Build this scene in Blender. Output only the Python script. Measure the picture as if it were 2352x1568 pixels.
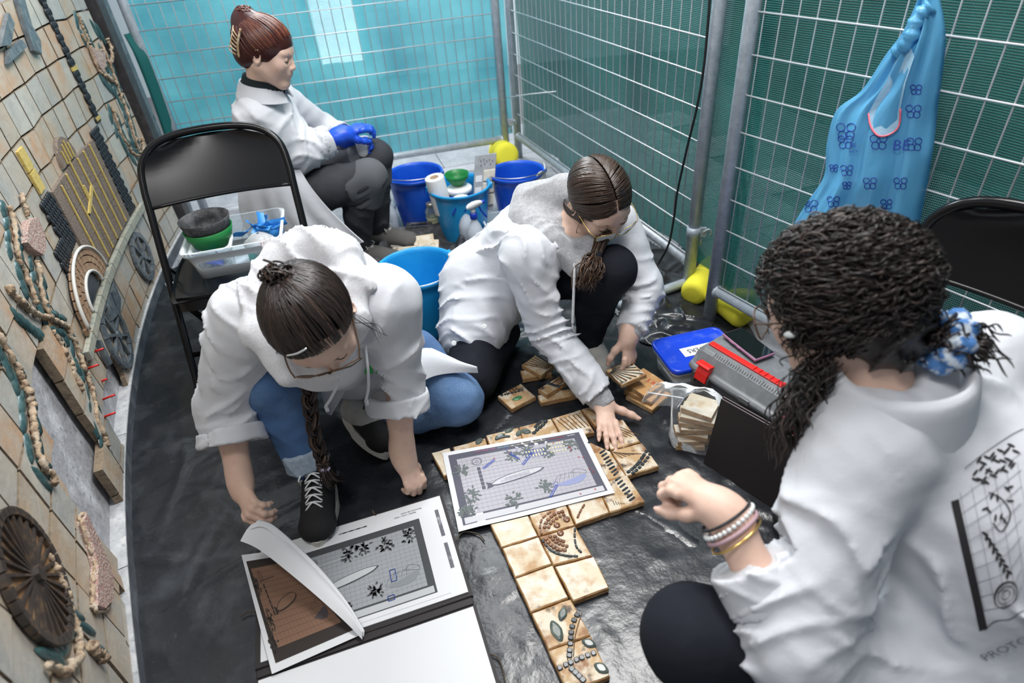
import bpy, bmesh, math, random
import numpy as np
from mathutils import Matrix, Vector
random.seed(7); RNG = np.random.RandomState(7)
for _o in list(bpy.data.objects): bpy.data.objects.remove(_o)
SC = bpy.context.scene; COL = SC.collection
V = lambda *a: np.array(a, float)
# ------------------------------------------------------------------ camera
F_PX, CX, CY, NADIR, CAM_H = 1420.0, 1176.0, 784.0, (1348.0, 2700.0), 1.40
def _cam_basis():
    d = V(NADIR[0]-CX, NADIR[1]-CY, F_PX); up = -d/np.linalg.norm(d)
    fw = V(0, 0, 1) - up*up[2]; fw /= np.linalg.norm(fw)
    return np.stack([np.cross(fw, up), fw, up])
CB = _cam_basis()
CAM = V(0, 0, CAM_H)
cd = bpy.data.cameras.new('camera'); cam = bpy.data.objects.new('camera', cd); COL.objects.link(cam)
cd.sensor_width = 36.0; cd.lens = F_PX/2352*36; cd.clip_start = .02; cd.clip_end = 60
_r, _u, _b = CB@V(1, 0, 0), CB@V(0, -1, 0), -(CB@V(0, 0, 1))
cam.matrix_world = Matrix(((_r[0], _u[0], _b[0], 0), (_r[1], _u[1], _b[1], 0), (_r[2], _u[2], _b[2], CAM_H), (0, 0, 0, 1)))
cd.dof.use_dof = True; cd.dof.focus_distance = 1.75; cd.dof.aperture_fstop = 2.6
SC.camera = cam
# ------------------------------------------------------------------ light
SC.view_settings.view_transform = 'Standard'; SC.view_settings.look = 'None'
SC.view_settings.gamma = 1; SC.view_settings.use_curve_mapping = False
SC.view_settings.exposure = 0.0
W = bpy.data.worlds.new('hall_ambient'); SC.world = W; W.use_nodes = True
W.node_tree.nodes['Background'].inputs[0].default_value = (.80, .90, 1.0, 1)
W.node_tree.nodes['Background'].inputs[1].default_value = .26
def area(name, loc, target, size, power, col=(1, 1, 1)):
    l = bpy.data.lights.new(name, 'AREA'); l.shape = 'RECTANGLE'; l.size, l.size_y = size; l.energy = power; l.color = col
    o = bpy.data.objects.new(name, l); COL.objects.link(o); o.location = loc
    o.rotation_euler = (Vector(target)-Vector(loc)).to_track_quat('-Z', 'Y').to_euler(); return o
area('ceiling_lamp_main', (.5, 1.9, 3.3), (0, 1.8, 0), (1.1, .8), 94, (1, .985, .97))
area('ceiling_lamp_near', (-.6, .1, 3.3), (-.3, 1.3, 0), (1.0, .5), 42, (1, .985, .97))
area('added_fill_back', (-.5, 3.1, 3.3), (-.5, 3.0, 0), (1.2, .5), 34, (.95, .98, 1))  # fill light added to brighten the back area and buckets
area('added_net_backlight', (-.6, 5.0, 3.2), (-.6, 4.4, .6), (2.2, .8), 170, (.93, .98, 1))  # area light added beyond the fence to backlight the net

# ------------------------------------------------------------------ helpers
def ray(px, py):
    v = CB@V(px-CX, py-CY, F_PX); return v/np.linalg.norm(v)
def at(px, py, z=0.0):                      # point of the place at height z that the photograph shows at this pixel
    r = ray(px, py); return CAM + r*((z-CAM_H)/r[2])
def onplane(px, py, P, n):
    r = ray(px, py); n = np.asarray(n, float); return CAM + r*((n@(np.asarray(P)-CAM))/(n@r))
def nrm(v):
    v = np.asarray(v, float); return v/(np.linalg.norm(v)+1e-12)
def lerp(a, b, t): return np.asarray(a, float)*(1-t)+np.asarray(b, float)*t
ORG = {}
def tag(o, label=None, cat=None, group=None, kind=None):
    if label: o['label'] = label
    if cat: o['category'] = cat
    if group: o['group'] = group
    if kind: o['kind'] = kind
    return o
def thing(name, label, cat, loc, group=None):
    o = bpy.data.objects.new(name, None); COL.objects.link(o); o.location = tuple(loc); o.empty_display_size = .05
    ORG[o.name] = np.asarray(loc, float); return tag(o, label, cat, group)
def link(name, me, parent=None, loc=None):
    o = bpy.data.objects.new(name, me); COL.objects.link(o)
    if parent is not None: o.parent = parent
    if loc is not None: o.location = tuple(loc)
    return o
def inst(src, parent, loc=(0, 0, 0), rot=None, name=None, scale=None):   # shares mesh data
    o = src.copy(); COL.objects.link(o); o.parent = parent; o.location = tuple(loc)
    if name: o.name = name
    if rot is not None: o.rotation_euler = rot
    if scale is not None: o.scale = scale
    return o
class MB:
    def __init__(s): s.v = []; s.f = []; s.sm = []; s.mi = []; s.n = 0; s.m = 0; s.tint = []; s.ct = 0.0
    def add(s, vs, fs, smooth=True):
        vs = np.asarray(vs, float).reshape(-1, 3); b = s.n; s.v.append(vs); s.n += len(vs)
        s.tint.append(np.full(len(vs), s.ct))
        for q in fs: s.f.append([i+b for i in q]); s.sm.append(smooth); s.mi.append(s.m)
        return s
    def box(s, c, size, ax=None, taper=1.0, smooth=False):
        hx, hy, hz = [q/2 for q in size]; A = np.eye(3) if ax is None else np.asarray(ax, float)
        P = []
        for z in (-1, 1):
            k = 1 if z < 0 else taper
            for x, y in ((-1, -1), (1, -1), (1, 1), (-1, 1)): P.append(np.asarray(c)+A[0]*x*hx*k+A[1]*y*hy*k+A[2]*z*hz)
        return s.add(P, [(3, 2, 1, 0), (4, 5, 6, 7), (0, 1, 5, 4), (1, 2, 6, 5), (2, 3, 7, 6), (3, 0, 4, 7)], smooth)
    def tube(s, path, r, n=8, closed=False, caps=True, flat=None, up=None, smooth=True):
        P = np.asarray(path, float); m = len(P); rr = np.full(m, r, float) if np.isscalar(r) else np.asarray(r, float)
        if closed: T = np.roll(P, -1, 0)-np.roll(P, 1, 0)
        else: T = np.gradient(P, axis=0)
        T /= np.linalg.norm(T, axis=1)[:, None]+1e-12
        u = V(*up) if up is not None else (V(0, 0, 1) if abs(T[0][2]) < .9 else V(1, 0, 0))
        vs = []
        for i in range(m):
            u = u - T[i]*(u@T[i]); u = nrm(u); w = np.cross(T[i], u)
            for k in range(n):
                a = 2*math.pi*k/n; vs.append(P[i]+rr[i]*(u*math.cos(a)*(flat or 1)+w*math.sin(a)))
        fs = []
        for i in range(m if closed else m-1):
            j = (i+1) % m
            for k in range(n): fs.append((i*n+k, i*n+(k+1) % n, j*n+(k+1) % n, j*n+k))
        if caps and not closed: fs.append(tuple(range(n))[::-1]); fs.append(tuple((m-1)*n+k for k in range(n)))
        return s.add(vs, fs, smooth)
    def lathe(s, prof, c=(0, 0, 0), n=32, ax=None, arc=None, smooth=True):
        A = np.eye(3) if ax is None else np.asarray(ax, float); vs = []; c = np.asarray(c, float)
        for r, z in prof:
            for k in range(n):
                a = 2*math.pi*k/n; vs.append(c+A[0]*r*math.cos(a)+A[1]*r*math.sin(a)+A[2]*z)
        fs = []
        for i in range(len(prof)-1):
            for k in range(n): fs.append((i*n+k, i*n+(k+1) % n, (i+1)*n+(k+1) % n, (i+1)*n+k))
        if prof[0][0] > 1e-6: fs.append(tuple(range(n))[::-1])
        if prof[-1][0] > 1e-6: fs.append(tuple((len(prof)-1)*n+k for k in range(n)))
        return s.add(vs, fs, smooth)
    def prism(s, poly, o, x, y, z, th, smooth=False, inset=0.0):   # poly in (x,y), extruded along z by th
        o, x, y, z = [np.asarray(q, float) for q in (o, x, y, z)]; n = len(poly); c = np.mean(np.asarray(poly, float), 0)
        vs = [o+x*a+y*b for a, b in poly]
        top = [c+(np.asarray(p)-c)*(1-inset) for p in poly]
        vs += [o+x*a+y*b+z*th for a, b in top]
        fs = [tuple(range(n))[::-1], tuple(range(n, 2*n))]+[(i, (i+1) % n, n+(i+1) % n, n+i) for i in range(n)]
        return s.add(vs, fs, smooth)
    def grid(s, G, closeu=False, closev=False, smooth=True):
        G = np.asarray(G, float); a, b = G.shape[:2]; fs = []
        for i in range(a if closeu else a-1):
            for j in range(b if closev else b-1):
                i2, j2 = (i+1) % a, (j+1) % b; fs.append((i*b+j, i2*b+j, i2*b+j2, i*b+j2))
        return s.add(G.reshape(-1, 3), fs, smooth)
    def sheet(s, G, th, smooth=True):        # grid with thickness
        G = np.asarray(G, float); du = np.gradient(G, axis=0); dv = np.gradient(G, axis=1)
        N = np.cross(du, dv); N /= np.linalg.norm(N, axis=2)[..., None]+1e-12
        a, b = G.shape[:2]; T, B = G+N*th/2, G-N*th/2
        s.grid(T, smooth=smooth); s.grid(B[:, ::-1], smooth=smooth)
        for e1, e2 in ((T[0], B[0]), (B[-1], T[-1]), (B[:, 0], T[:, 0]), (T[:, -1], B[:, -1])): s.grid(np.stack([e1, e2]), smooth=False)
        return s
    def ball(s, c, r, n=12, m=8, ax=None):
        r = (r, r, r) if np.isscalar(r) else r; A = np.eye(3) if ax is None else np.asarray(ax, float); c = np.asarray(c, float)
        vs = [c-A[2]*r[2]]
        for i in range(1, m):
            t = math.pi*i/m
            for k in range(n):
                a = 2*math.pi*k/n; vs.append(c+A[0]*r[0]*math.sin(t)*math.cos(a)+A[1]*r[1]*math.sin(t)*math.sin(a)-A[2]*r[2]*math.cos(t))
        vs.append(c+A[2]*r[2]); fs = [(0, 1+(k+1) % n, 1+k) for k in range(n)]
        for i in range(m-2):
            for k in range(n): fs.append((1+i*n+k, 1+i*n+(k+1) % n, 1+(i+1)*n+(k+1) % n, 1+(i+1)*n+k))
        L = 1+(m-1)*n; fs += [(L, 1+(m-2)*n+k, 1+(m-2)*n+(k+1) % n) for k in range(n)]
        return s.add(vs, fs, True)
    def mesh(s, name, mats, o=(0, 0, 0), bevel=0, seg=2, tint=False, merge=False):
        me = bpy.data.meshes.new(name); vs = np.concatenate(s.v)-np.asarray(o, float)
        me.from_pydata(vs.tolist(), [], s.f)
        me.polygons.foreach_set('use_smooth', s.sm); me.polygons.foreach_set('material_index', s.mi)
        for m in (mats if isinstance(mats, (list, tuple)) else [mats]): me.materials.append(m)
        if tint:
            a = me.attributes.new('tint', 'FLOAT', 'POINT'); a.data.foreach_set('value', np.concatenate(s.tint).astype(np.float32))
        if bevel or merge:
            bm = bmesh.new(); bm.from_mesh(me)
            if merge: bmesh.ops.remove_doubles(bm, verts=bm.verts, dist=1e-5)
            if bevel:
                es = [e for e in bm.edges if len(e.link_faces) == 2 and e.calc_face_angle(0) > .5]
                bmesh.ops.bevel(bm, geom=es, offset=bevel, segments=seg, profile=.5, affect='EDGES', clamp_overlap=True)
            bm.to_mesh(me); bm.free()
        me.update(); return me
    def build(s, name, mats, parent=None, origin=None, **k):
        if parent is not None: o = ORG[parent.name]
        elif origin is not None: o = np.asarray(origin, float)
        else:
            vs = np.concatenate(s.v); lo, hi = vs.min(0), vs.max(0); o = V((lo[0]+hi[0])/2, (lo[1]+hi[1])/2, lo[2])
        ob = link(name, s.mesh(name, mats, o, **k), parent, None if parent is not None else o)
        ORG[ob.name] = np.asarray(o, float); return ob
def axes(z, x=(1, 0, 0)):
    z = nrm(z); x = np.asarray(x, float); x = nrm(x-z*(x@z)); return np.stack([x, np.cross(z, x), z])
def yaw(deg):
    a = math.radians(deg); return np.array([[math.cos(a), math.sin(a), 0], [-math.sin(a), math.cos(a), 0], [0, 0, 1]])
def spline(pts, n=24, closed=False):        # Catmull-Rom
    P = np.asarray(pts, float); m = len(P); out = []
    segs = m if closed else m-1; per = max(2, n//segs)
    for i in range(segs):
        g = (lambda k: P[k % m]) if closed else (lambda k: P[min(max(k, 0), m-1)])
        a, b, c, d = g(i-1), g(i), g(i+1), g(i+2)
        for k in range(per):
            t = k/per; out.append(.5*((2*b)+(c-a)*t+(2*a-5*b+4*c-d)*t*t+(3*b-a-3*c+d)*t**3))
    if not closed: out.append(P[-1])
    return np.array(out)
def text_mb(mb, body, o, x, y, size, z=None, lift=.0004):
    cu = bpy.data.curves.new('lettering', 'FONT'); cu.body = body; cu.size = 1; cu.resolution_u = 2
    ob = bpy.data.objects.new('lettering', cu); COL.objects.link(ob)
    me = ob.to_mesh(); vs = np.array([v.co[:] for v in me.vertices]); fs = [tuple(p.vertices) for p in me.polygons]; ob.to_mesh_clear()
    bpy.data.objects.remove(ob); bpy.data.curves.remove(cu)
    x, y = np.asarray(x, float), np.asarray(y, float); zz = np.cross(nrm(x), nrm(y)) if z is None else np.asarray(z)
    mb.add(np.asarray(o, float)+vs[:, :1]*size*x+vs[:, 1:2]*size*y+zz*lift, fs, False); return mb
# ------------------------------------------------------------------ materials
def mat(name, col, rough=.5, metal=0, var=None, bump=None, spec=.5, trans=0, ior=1.45, alpha=1, sheen=0, coat=0, sss=0, weave=None, tint=None, tl=0):
    m = bpy.data.materials.new(name); m.use_nodes = True; nt = m.node_tree; N = nt.nodes; L = nt.links
    b = N['Principled BSDF']; b.inputs['Base Color'].default_value = (*col, 1); b.inputs['Roughness'].default_value = rough
    b.inputs['Metallic'].default_value = metal; b.inputs['Specular IOR Level'].default_value = spec; b.inputs['IOR'].default_value = ior
    b.inputs['Transmission Weight'].default_value = trans; b.inputs['Alpha'].default_value = alpha
    b.inputs['Sheen Weight'].default_value = sheen; b.inputs['Coat Weight'].default_value = coat
    if sss: b.inputs['Subsurface Weight'].default_value = sss; b.inputs['Subsurface Radius'].default_value = (.012, .005, .003); b.inputs['Subsurface Scale'].default_value = .6
    geo = N.new('ShaderNodeNewGeometry'); cur = None
    def noise(scale, detail=4, stretch=None, rough_=.55):
        n = N.new('ShaderNodeTexNoise'); n.inputs['Scale'].default_value = scale; n.inputs['Detail'].default_value = detail; n.inputs['Roughness'].default_value = rough_
        if stretch:
            mp = N.new('ShaderNodeMapping'); mp.inputs['Scale'].default_value = stretch; L.new(geo.outputs['Position'], mp.inputs['Vector']); L.new(mp.outputs[0], n.inputs['Vector'])
        else: L.new(geo.outputs['Position'], n.inputs['Vector'])
        return n
    for vv in (var or []):
        c2, scale, lo, hi = vv[:4]; n = noise(scale, 5, vv[4] if len(vv) > 4 else None)
        r = N.new('ShaderNodeMapRange'); r.inputs[1].default_value = lo; r.inputs[2].default_value = hi; L.new(n.outputs[0], r.inputs[0])
        mx = N.new('ShaderNodeMixRGB'); mx.inputs[2].default_value = (*c2, 1); L.new(r.outputs[0], mx.inputs[0])
        if cur is None: mx.inputs[1].default_value = (*col, 1)
        else: L.new(cur, mx.inputs[1])
        cur = mx.outputs[0]
    if tint:                                  # per-piece colour stored on the mesh
        at_ = N.new('ShaderNodeAttribute'); at_.attribute_name = 'tint'
        rp = N.new('ShaderNodeValToRGB'); e = rp.color_ramp.elements
        for i, (p, c) in enumerate(tint):
            q = e[i] if i < 2 else e.new(p)
            q.position = p; q.color = (*c, 1)
        L.new(at_.outputs['Fac'], rp.inputs[0]); cur = rp.outputs[0]
    if cur is not None: L.new(cur, b.inputs['Base Color'])
    h = None
    for bb in (bump or []):
        rg = len(bb) > 3 and bb[3] == 'R'; n = noise(bb[0], 3 if rg or len(bb) < 4 else bb[3], bb[2] if len(bb) > 2 else None)
        if rg: n.noise_type = 'RIDGED_MULTIFRACTAL'; n.inputs['Detail'].default_value = 2.5; n.inputs['Distortion'].default_value = .6
        bp = N.new('ShaderNodeBump'); bp.inputs['Strength'].default_value = bb[1]; bp.inputs['Distance'].default_value = .25/bb[0] if len(bb) < 5 else bb[4]
        L.new(n.outputs[0], bp.inputs['Height'])
        if h: L.new(h, bp.inputs['Normal'])
        h = bp.outputs[0]
    if h: L.new(h, b.inputs['Normal'])
    if tl:
        t = N.new('ShaderNodeBsdfTranslucent'); t.inputs[0].default_value = (*col, 1)
        if cur is not None: L.new(cur, t.inputs[0])
        ms = N.new('ShaderNodeMixShader'); ms.inputs[0].default_value = tl
        L.new(b.outputs[0], ms.inputs[1]); L.new(t.outputs[0], ms.inputs[2]); L.new(ms.outputs[0], N['Material Output'].inputs[0])
    return m
def clear_mat(name, col, opac, rough=.15, spec=.5, frost=0):   # thin clear plastic film / tub wall
    m = bpy.data.materials.new(name); m.use_nodes = True; nt = m.node_tree; N = nt.nodes; L = nt.links
    b = N['Principled BSDF']; b.inputs['Base Color'].default_value = (*col, 1); b.inputs['Roughness'].default_value = rough; b.inputs['Specular IOR Level'].default_value = spec
    t = N.new('ShaderNodeBsdfTransparent'); t.inputs[0].default_value = (*[.5+.5*c for c in col], 1)
    fr = N.new('ShaderNodeFresnel'); fr.inputs[0].default_value = 1.28
    ad = N.new('ShaderNodeMath'); ad.operation = 'ADD'; ad.inputs[1].default_value = opac; ad.use_clamp = True; L.new(fr.outputs[0], ad.inputs[0])
    ms = N.new('ShaderNodeMixShader'); L.new(ad.outputs[0], ms.inputs[0]); L.new(t.outputs[0], ms.inputs[1]); L.new(b.outputs[0], ms.inputs[2]); L.new(ms.outputs[0], N['Material Output'].inputs[0])
    if frost:
        n = N.new('ShaderNodeTexNoise'); n.inputs['Scale'].default_value = frost; bp = N.new('ShaderNodeBump'); bp.inputs['Strength'].default_value = .6; bp.inputs['Distance'].default_value = .004
        g = N.new('ShaderNodeNewGeometry'); L.new(g.outputs['Position'], n.inputs['Vector']); L.new(n.outputs[0], bp.inputs['Height']); L.new(bp.outputs[0], b.inputs['Normal'])
    return m
# ================================================================== materials of the setting
M = {}
M['stone_floor'] = mat('grey_stone_floor', (.30, .31, .34), .45, var=[((.42, .43, .46), 9, .4, .7), ((.22, .23, .25), 60, .5, .75)], bump=[(120, .12)])
M['grout'] = mat('grout', (.16, .16, .17), .9)
M['black_plastic'] = mat('black_plastic_sheeting', (.016, .018, .022), .27, var=[((.06, .067, .078), 7, .52, .78), ((.10, .105, .11), 160, .66, .82)], bump=[(38, .30, None, 3, .004), (130, .2, None, 2, .0015), (4.5, .42, None, 'R', .03), (11, .30, None, 'R', .012)], spec=.6)
M['plinth'] = mat('dark_slate_plinth', (.07, .08, .095), .5, var=[((.16, .175, .2), 14, .45, .75)], bump=[(40, .2)])
M['plinth_top'] = mat('pale_slate_ledge', (.42, .43, .45), .8, var=[((.62, .62, .62), 25, .4, .7), ((.24, .26, .29), 60, .55, .8)], bump=[(80, .4)])  # top ledge coloured paler than the plinth face
M['cement'] = mat('cement_render', (.36, .36, .38), .9, var=[((.62, .63, .66), 11, .45, .7), ((.2, .2, .21), 45, .55, .75)], bump=[(60, .7)])
M['plaster'] = mat('plaster', (.5, .5, .5), .9, bump=[(40, .3)])
TG = [((.50, .47, .41), (.40, .385, .35), (.45, .36, .26)), ((.47, .41, .33), (.46, .32, .20), (.38, .36, .32)), ((.50, .40, .31), (.52, .30, .165), (.44, .41, .35)), ((.43, .42, .385), (.36, .355, .335), (.47, .40, .32))]
M['mtile'] = [mat('glazed_wall_tile_%s' % n, a, .42, var=[(b, 13, .42, .66), (c, 6, .45, .7, (1, 1, .4)), ((.2, .17, .14), 70, .66, .82)], bump=[(30, .35), (160, .12)]) for n, (a, b, c) in zip(('grey', 'buff', 'orange', 'pale'), TG)]
M['clay_edge'] = mat('raw_clay', (.25, .19, .13), .95, var=[((.14, .11, .08), 60, .45, .7)], bump=[(90, .8)])
M['leaf_glaze'] = mat('teal_glazed_leaf', (.030, .075, .08), .32, var=[((.07, .135, .135), 55, .45, .7)], coat=.08, bump=[(60, .3)])
M['stem_clay'] = mat('modelled_clay_stem', (.46, .345, .235), .85, var=[((.20, .125, .08), 60, .45, .62), ((.58, .49, .38), 30, .5, .7)], bump=[(90, 1.0, None, 4, .006)])
M['dark_glaze'] = mat('black_glazed_piece', (.022, .027, .034), .32, var=[((.1, .075, .055), 80, .58, .8)])
M['brown_pebble'] = mat('brown_pebble_dash', (.17, .125, .095), .85, var=[((.30, .25, .21), 260, .45, .62), ((.07, .05, .045), 200, .55, .7)], bump=[(260, 1.0, None, 2, .003)])
M['yellow_glaze'] = mat('yellow_glaze', (.62, .46, .13), .4, var=[((.40, .27, .08), 90, .5, .75)], bump=[(90, .5)])
M['band_stone'] = mat('grey_green_band', (.40, .40, .33), .6, var=[((.25, .27, .24), 60, .45, .7), ((.45, .3, .18), 30, .58, .8)], bump=[(90, .6)])
M['slate_glaze'] = mat('slate_blue_glaze', (.10, .125, .145), .35, var=[((.2, .22, .22), 40, .45, .75), ((.05, .05, .06), 30, .5, .8)], bump=[(40, .4)])
M['white_line'] = mat('white_relief_line', (.62, .60, .56), .6)
M['arch_brick'] = mat('brown_relief_brick', (.30, .185, .115), .7, var=[((.42, .29, .18), 60, .45, .75)])
M['pink_clay'] = mat('pink_flower_pebbles', (.42, .24, .21), .5, var=[((.55, .48, .40), 180, .45, .6), ((.16, .11, .13), 140, .55, .7)], bump=[(180, 1.0, None, 2, .004)])
M['wheel_clay'] = mat('orange_brown_wheel_clay', (.26, .14, .065), .7, var=[((.12, .075, .05), 22, .45, .65), ((.36, .24, .12), 30, .52, .7)], bump=[(60, .6)])
M['wheel_dark'] = mat('dark_brown_glaze', (.05, .04, .035), .4, var=[((.14, .09, .055), 50, .5, .75)])
M['red_plastic'] = mat('red_plastic', (.62, .02, .018), .35)
M['galv'] = mat('galvanised_steel', (.40, .45, .50), .45, metal=.35, var=[((.52, .57, .62), 35, .4, .7), ((.28, .32, .37), 90, .55, .8)], bump=[(140, .1)])
M['wire'] = mat('galvanised_wire', (.60, .64, .67), .45, metal=.45)
M['dark_steel'] = mat('dark_painted_steel', (.045, .042, .045), .5, var=[((.09, .08, .08), 30, .5, .75)])
M['bright_edge'] = mat('brushed_aluminium', (.6, .66, .7), .3, metal=.8)
M['foam'] = mat('yellow_foam', (.78, .72, .05), .85, bump=[(300, .4)])
M['hall_wall'] = mat('hall_wall_paint', (.62, .70, .74), .8)
M['dark_wall'] = mat('dark_hall_wall', (.085, .07, .06), .8, var=[((.16, .13, .1), 3, .4, .7)])
M['cable'] = mat('black_rubber_cable', (.012, .012, .013), .5)
M['white_plastic'] = mat('white_plastic', (.78, .79, .80), .4)
def net_mat(name, c1, c2, open_, tl, period):
    m = bpy.data.materials.new(name); m.use_nodes = True; nt = m.node_tree; N = nt.nodes; L = nt.links
    b = N['Principled BSDF']; b.inputs['Roughness'].default_value = .55
    uv = N.new('ShaderNodeUVMap'); uv.uv_map = 'weave'
    def wave(dirn, scale, dist=1.2):
        w = N.new('ShaderNodeTexWave'); w.bands_direction = dirn; w.inputs['Scale'].default_value = scale; w.inputs['Distortion'].default_value = dist; w.inputs['Detail'].default_value = 2; w.inputs['Detail Scale'].default_value = 2.5
        L.new(uv.outputs[0], w.inputs['Vector']); return w
    w1 = wave('Y', .314/period, .9); w2 = wave('X', .314/(period*.8), .6)
    n = N.new('ShaderNodeTexNoise'); n.inputs['Scale'].default_value = 2.2; n.inputs['Detail'].default_value = 5; L.new(uv.outputs[0], n.inputs['Vector'])
    mx = N.new('ShaderNodeMixRGB'); mx.inputs[1].default_value = (*c1, 1); mx.inputs[2].default_value = (*c2, 1)
    r = N.new('ShaderNodeMapRange'); r.inputs[1].default_value = .35; r.inputs[2].default_value = .68; L.new(n.outputs[0], r.inputs[0]); L.new(r.outputs[0], mx.inputs[0])
    L.new(mx.outputs[0], b.inputs['Base Color'])
    t = N.new('ShaderNodeBsdfTranslucent'); L.new(mx.outputs[0], t.inputs[0])
    ms = N.new('ShaderNodeMixShader'); ms.inputs[0].default_value = tl; L.new(b.outputs[0], ms.inputs[1]); L.new(t.outputs[0], ms.inputs[2])
    tr = N.new('ShaderNodeBsdfTransparent')
    mu = N.new('ShaderNodeMath'); mu.operation = 'MULTIPLY'; L.new(w1.outputs['Fac'], mu.inputs[0])
    r2 = N.new('ShaderNodeMapRange'); r2.inputs[1].default_value = 0; r2.inputs[2].default_value = 1; r2.inputs[3].default_value = .45; r2.inputs[4].default_value = 1; L.new(w2.outputs['Fac'], r2.inputs[0]); L.new(r2.outputs[0], mu.inputs[1])
    r3 = N.new('ShaderNodeMapRange'); r3.inputs[1].default_value = .45; r3.inputs[2].default_value = .8; r3.inputs[3].default_value = 0; r3.inputs[4].default_value = open_; L.new(mu.outputs[0], r3.inputs[0])
    m2 = N.new('ShaderNodeMixShader'); L.new(r3.outputs[0], m2.inputs[0]); L.new(ms.outputs[0], m2.inputs[1]); L.new(tr.outputs[0], m2.inputs[2]); L.new(m2.outputs[0], N['Material Output'].inputs[0])
    bp = N.new('ShaderNodeBump'); bp.inputs['Strength'].default_value = .8; bp.inputs['Distance'].default_value = .002; L.new(w1.outputs['Fac'], bp.inputs['Height']); L.new(bp.outputs[0], b.inputs['Normal'])
    return m
M['net_back'] = net_mat('turquoise_shade_net', (.032, .28, .36), (.14, .54, .61), .5, .5, .0062)  # noise contrast paints lit patches and fold shading into the colour
M['net_side'] = net_mat('dim_tinted_shade_net', (.014, .17, .16), (.045, .31, .28), .6, .4, .0058)  # same netting, weaker light behind it put into a darker green
M['net_edge'] = net_mat('dark_green_net', (.01, .13, .13), (.02, .2, .19), .2, .3, .006)
M['window_light'] = bpy.data.materials.new('daylight_window'); M['window_light'].use_nodes = True
_n = M['window_light'].node_tree.nodes; _e = _n.new('ShaderNodeEmission'); _e.inputs[0].default_value = (.95, 1, 1, 1); _e.inputs[1].default_value = 4.0
M['window_light'].node_tree.links.new(_e.outputs[0], _n['Material Output'].inputs[0])

# ================================================================== floor: stone slabs, then the black sheeting
fl = MB().box((0, 1.9, -.03), (9, 9, .04)).build('floor', M['grout'], origin=(0, 1.9, -.05)); tag(fl, 'grey stone slab floor under the black sheeting', 'floor', kind='structure')
slab = MB().box((0, 0, 0), (.596, .296, .012)).mesh('slab', M['stone_floor'], bevel=.0015, seg=1)
_A = yaw(14)
for i in range(-4, 4):
    for j in range(5, 16):
        c = _A.T@V(i*.6+(j % 2)*.3, j*.3, 0)
        if -2.2 < c[0] < 1.6 and 1.7 < c[1] < 4.7: link('stone_slab', slab, fl, V(*c)+V(0, -1.9, .044)).rotation_euler = (0, 0, math.radians(14))
def vnoise(P, seed, n=14, f0=1.0, f1=3.0):            # sum of random plane waves, roughly in [-1,1]
    r = np.random.RandomState(seed); out = 0
    for _ in range(n):
        d = r.normal(size=P.shape[-1]); d /= np.linalg.norm(d); out = out+np.sin(P@d*r.uniform(f0, f1)*2*math.pi+r.uniform(0, 6.28))
    return out/math.sqrt(n/2)*.6
def crease(P, c, ang, L, w, h):                        # one raised fold line in the sheet
    d = V(math.cos(ang), math.sin(ang)); q = P-np.asarray(c); a = q@d; b = q@V(-d[1], d[0])+.03*np.sin(a*9+ang*7)
    return h*np.exp(-(a/L)**2)*np.maximum(0, 1-np.abs(b)/w)**1.5
WCO = (0.0952, -0.6951, -0.4465)
def wall_x(y): return WCO[0]*y*y+WCO[1]*y+WCO[2]
def plastic(name, inside, x0, x1, y0, y1, base, seed, label, step=.011):
    xs, ys = np.arange(x0, x1, step), np.arange(y0, y1, step); X, Y = np.meshgrid(xs, ys, indexing='ij'); P = np.stack([X, Y], -1)
    Z = base+.0015*vnoise(P, seed, 12, .8, 3)
    r = np.random.RandomState(seed)
    rid = 1-np.abs(vnoise(P, seed+1, 8, .6, 2.2)); Z = Z+.0045*np.maximum(rid, 0)**6
    rid = 1-np.abs(vnoise(P+.03*np.stack([np.sin(Y*7), np.cos(X*6)], -1), seed+2, 9, 2, 6)); Z = Z+.0022*np.maximum(rid, 0)**5
    for _ in range(170):
        c = (r.uniform(x0, x1), r.uniform(y0, y1)); Z = Z+crease(P, c, r.choice((.5, 1.9, 2.5))+r.normal(0, .45), r.uniform(.03, .26), r.uniform(.012, .024), r.uniform(.002, .008))
    Z = np.maximum(Z, base-.002); Z = np.where((X < .45) & (Y > .3), np.minimum(Z, .0104), Z)   # pressed flat under the album and tiles
    ok = inside(X, Y); idx = -np.ones(X.shape, int); idx[ok] = np.arange(ok.sum())
    fs = []; q = ok[:-1, :-1] & ok[1:, :-1] & ok[1:, 1:] & ok[:-1, 1:]
    for i, j in zip(*np.nonzero(q)): fs.append((idx[i, j], idx[i+1, j], idx[i+1, j+1], idx[i, j+1]))
    ob = MB().add(np.stack([X[ok], Y[ok], Z[ok]], -1), fs).build(name, M['black_plastic'], origin=((x0+x1)/2, (y0+y1)/2, base))
    return tag(ob, label, 'plastic sheet')
_e0, _e1 = at(318, 1388), at(560, 1262)
def sideline(X, Y): return (_e1[0]-_e0[0])*(Y-_e0[1])-(_e1[1]-_e0[1])*(X-_e0[0])
_back = [(-1.7, 2.75), (-.75, 2.72), (-.45, 2.55), (.15, 2.62), (.45, 2.95), (.75, 2.5)]
def backedge(X): return np.interp(X, [p[0] for p in _back], [p[1] for p in _back])+.02*np.sin(X*23)
plastic('plastic_sheet', lambda X, Y: (X > wall_x(Y)-.022) & (Y < backedge(X)) & (X < .9+.0*Y) & (sideline(X, Y) > -.25+.0*X), -1.75, 1.0, .6, 2.98, .0035, 21, 'large black plastic sheet under the unfolded chair and kneeling people, reaching the plinth')
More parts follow.
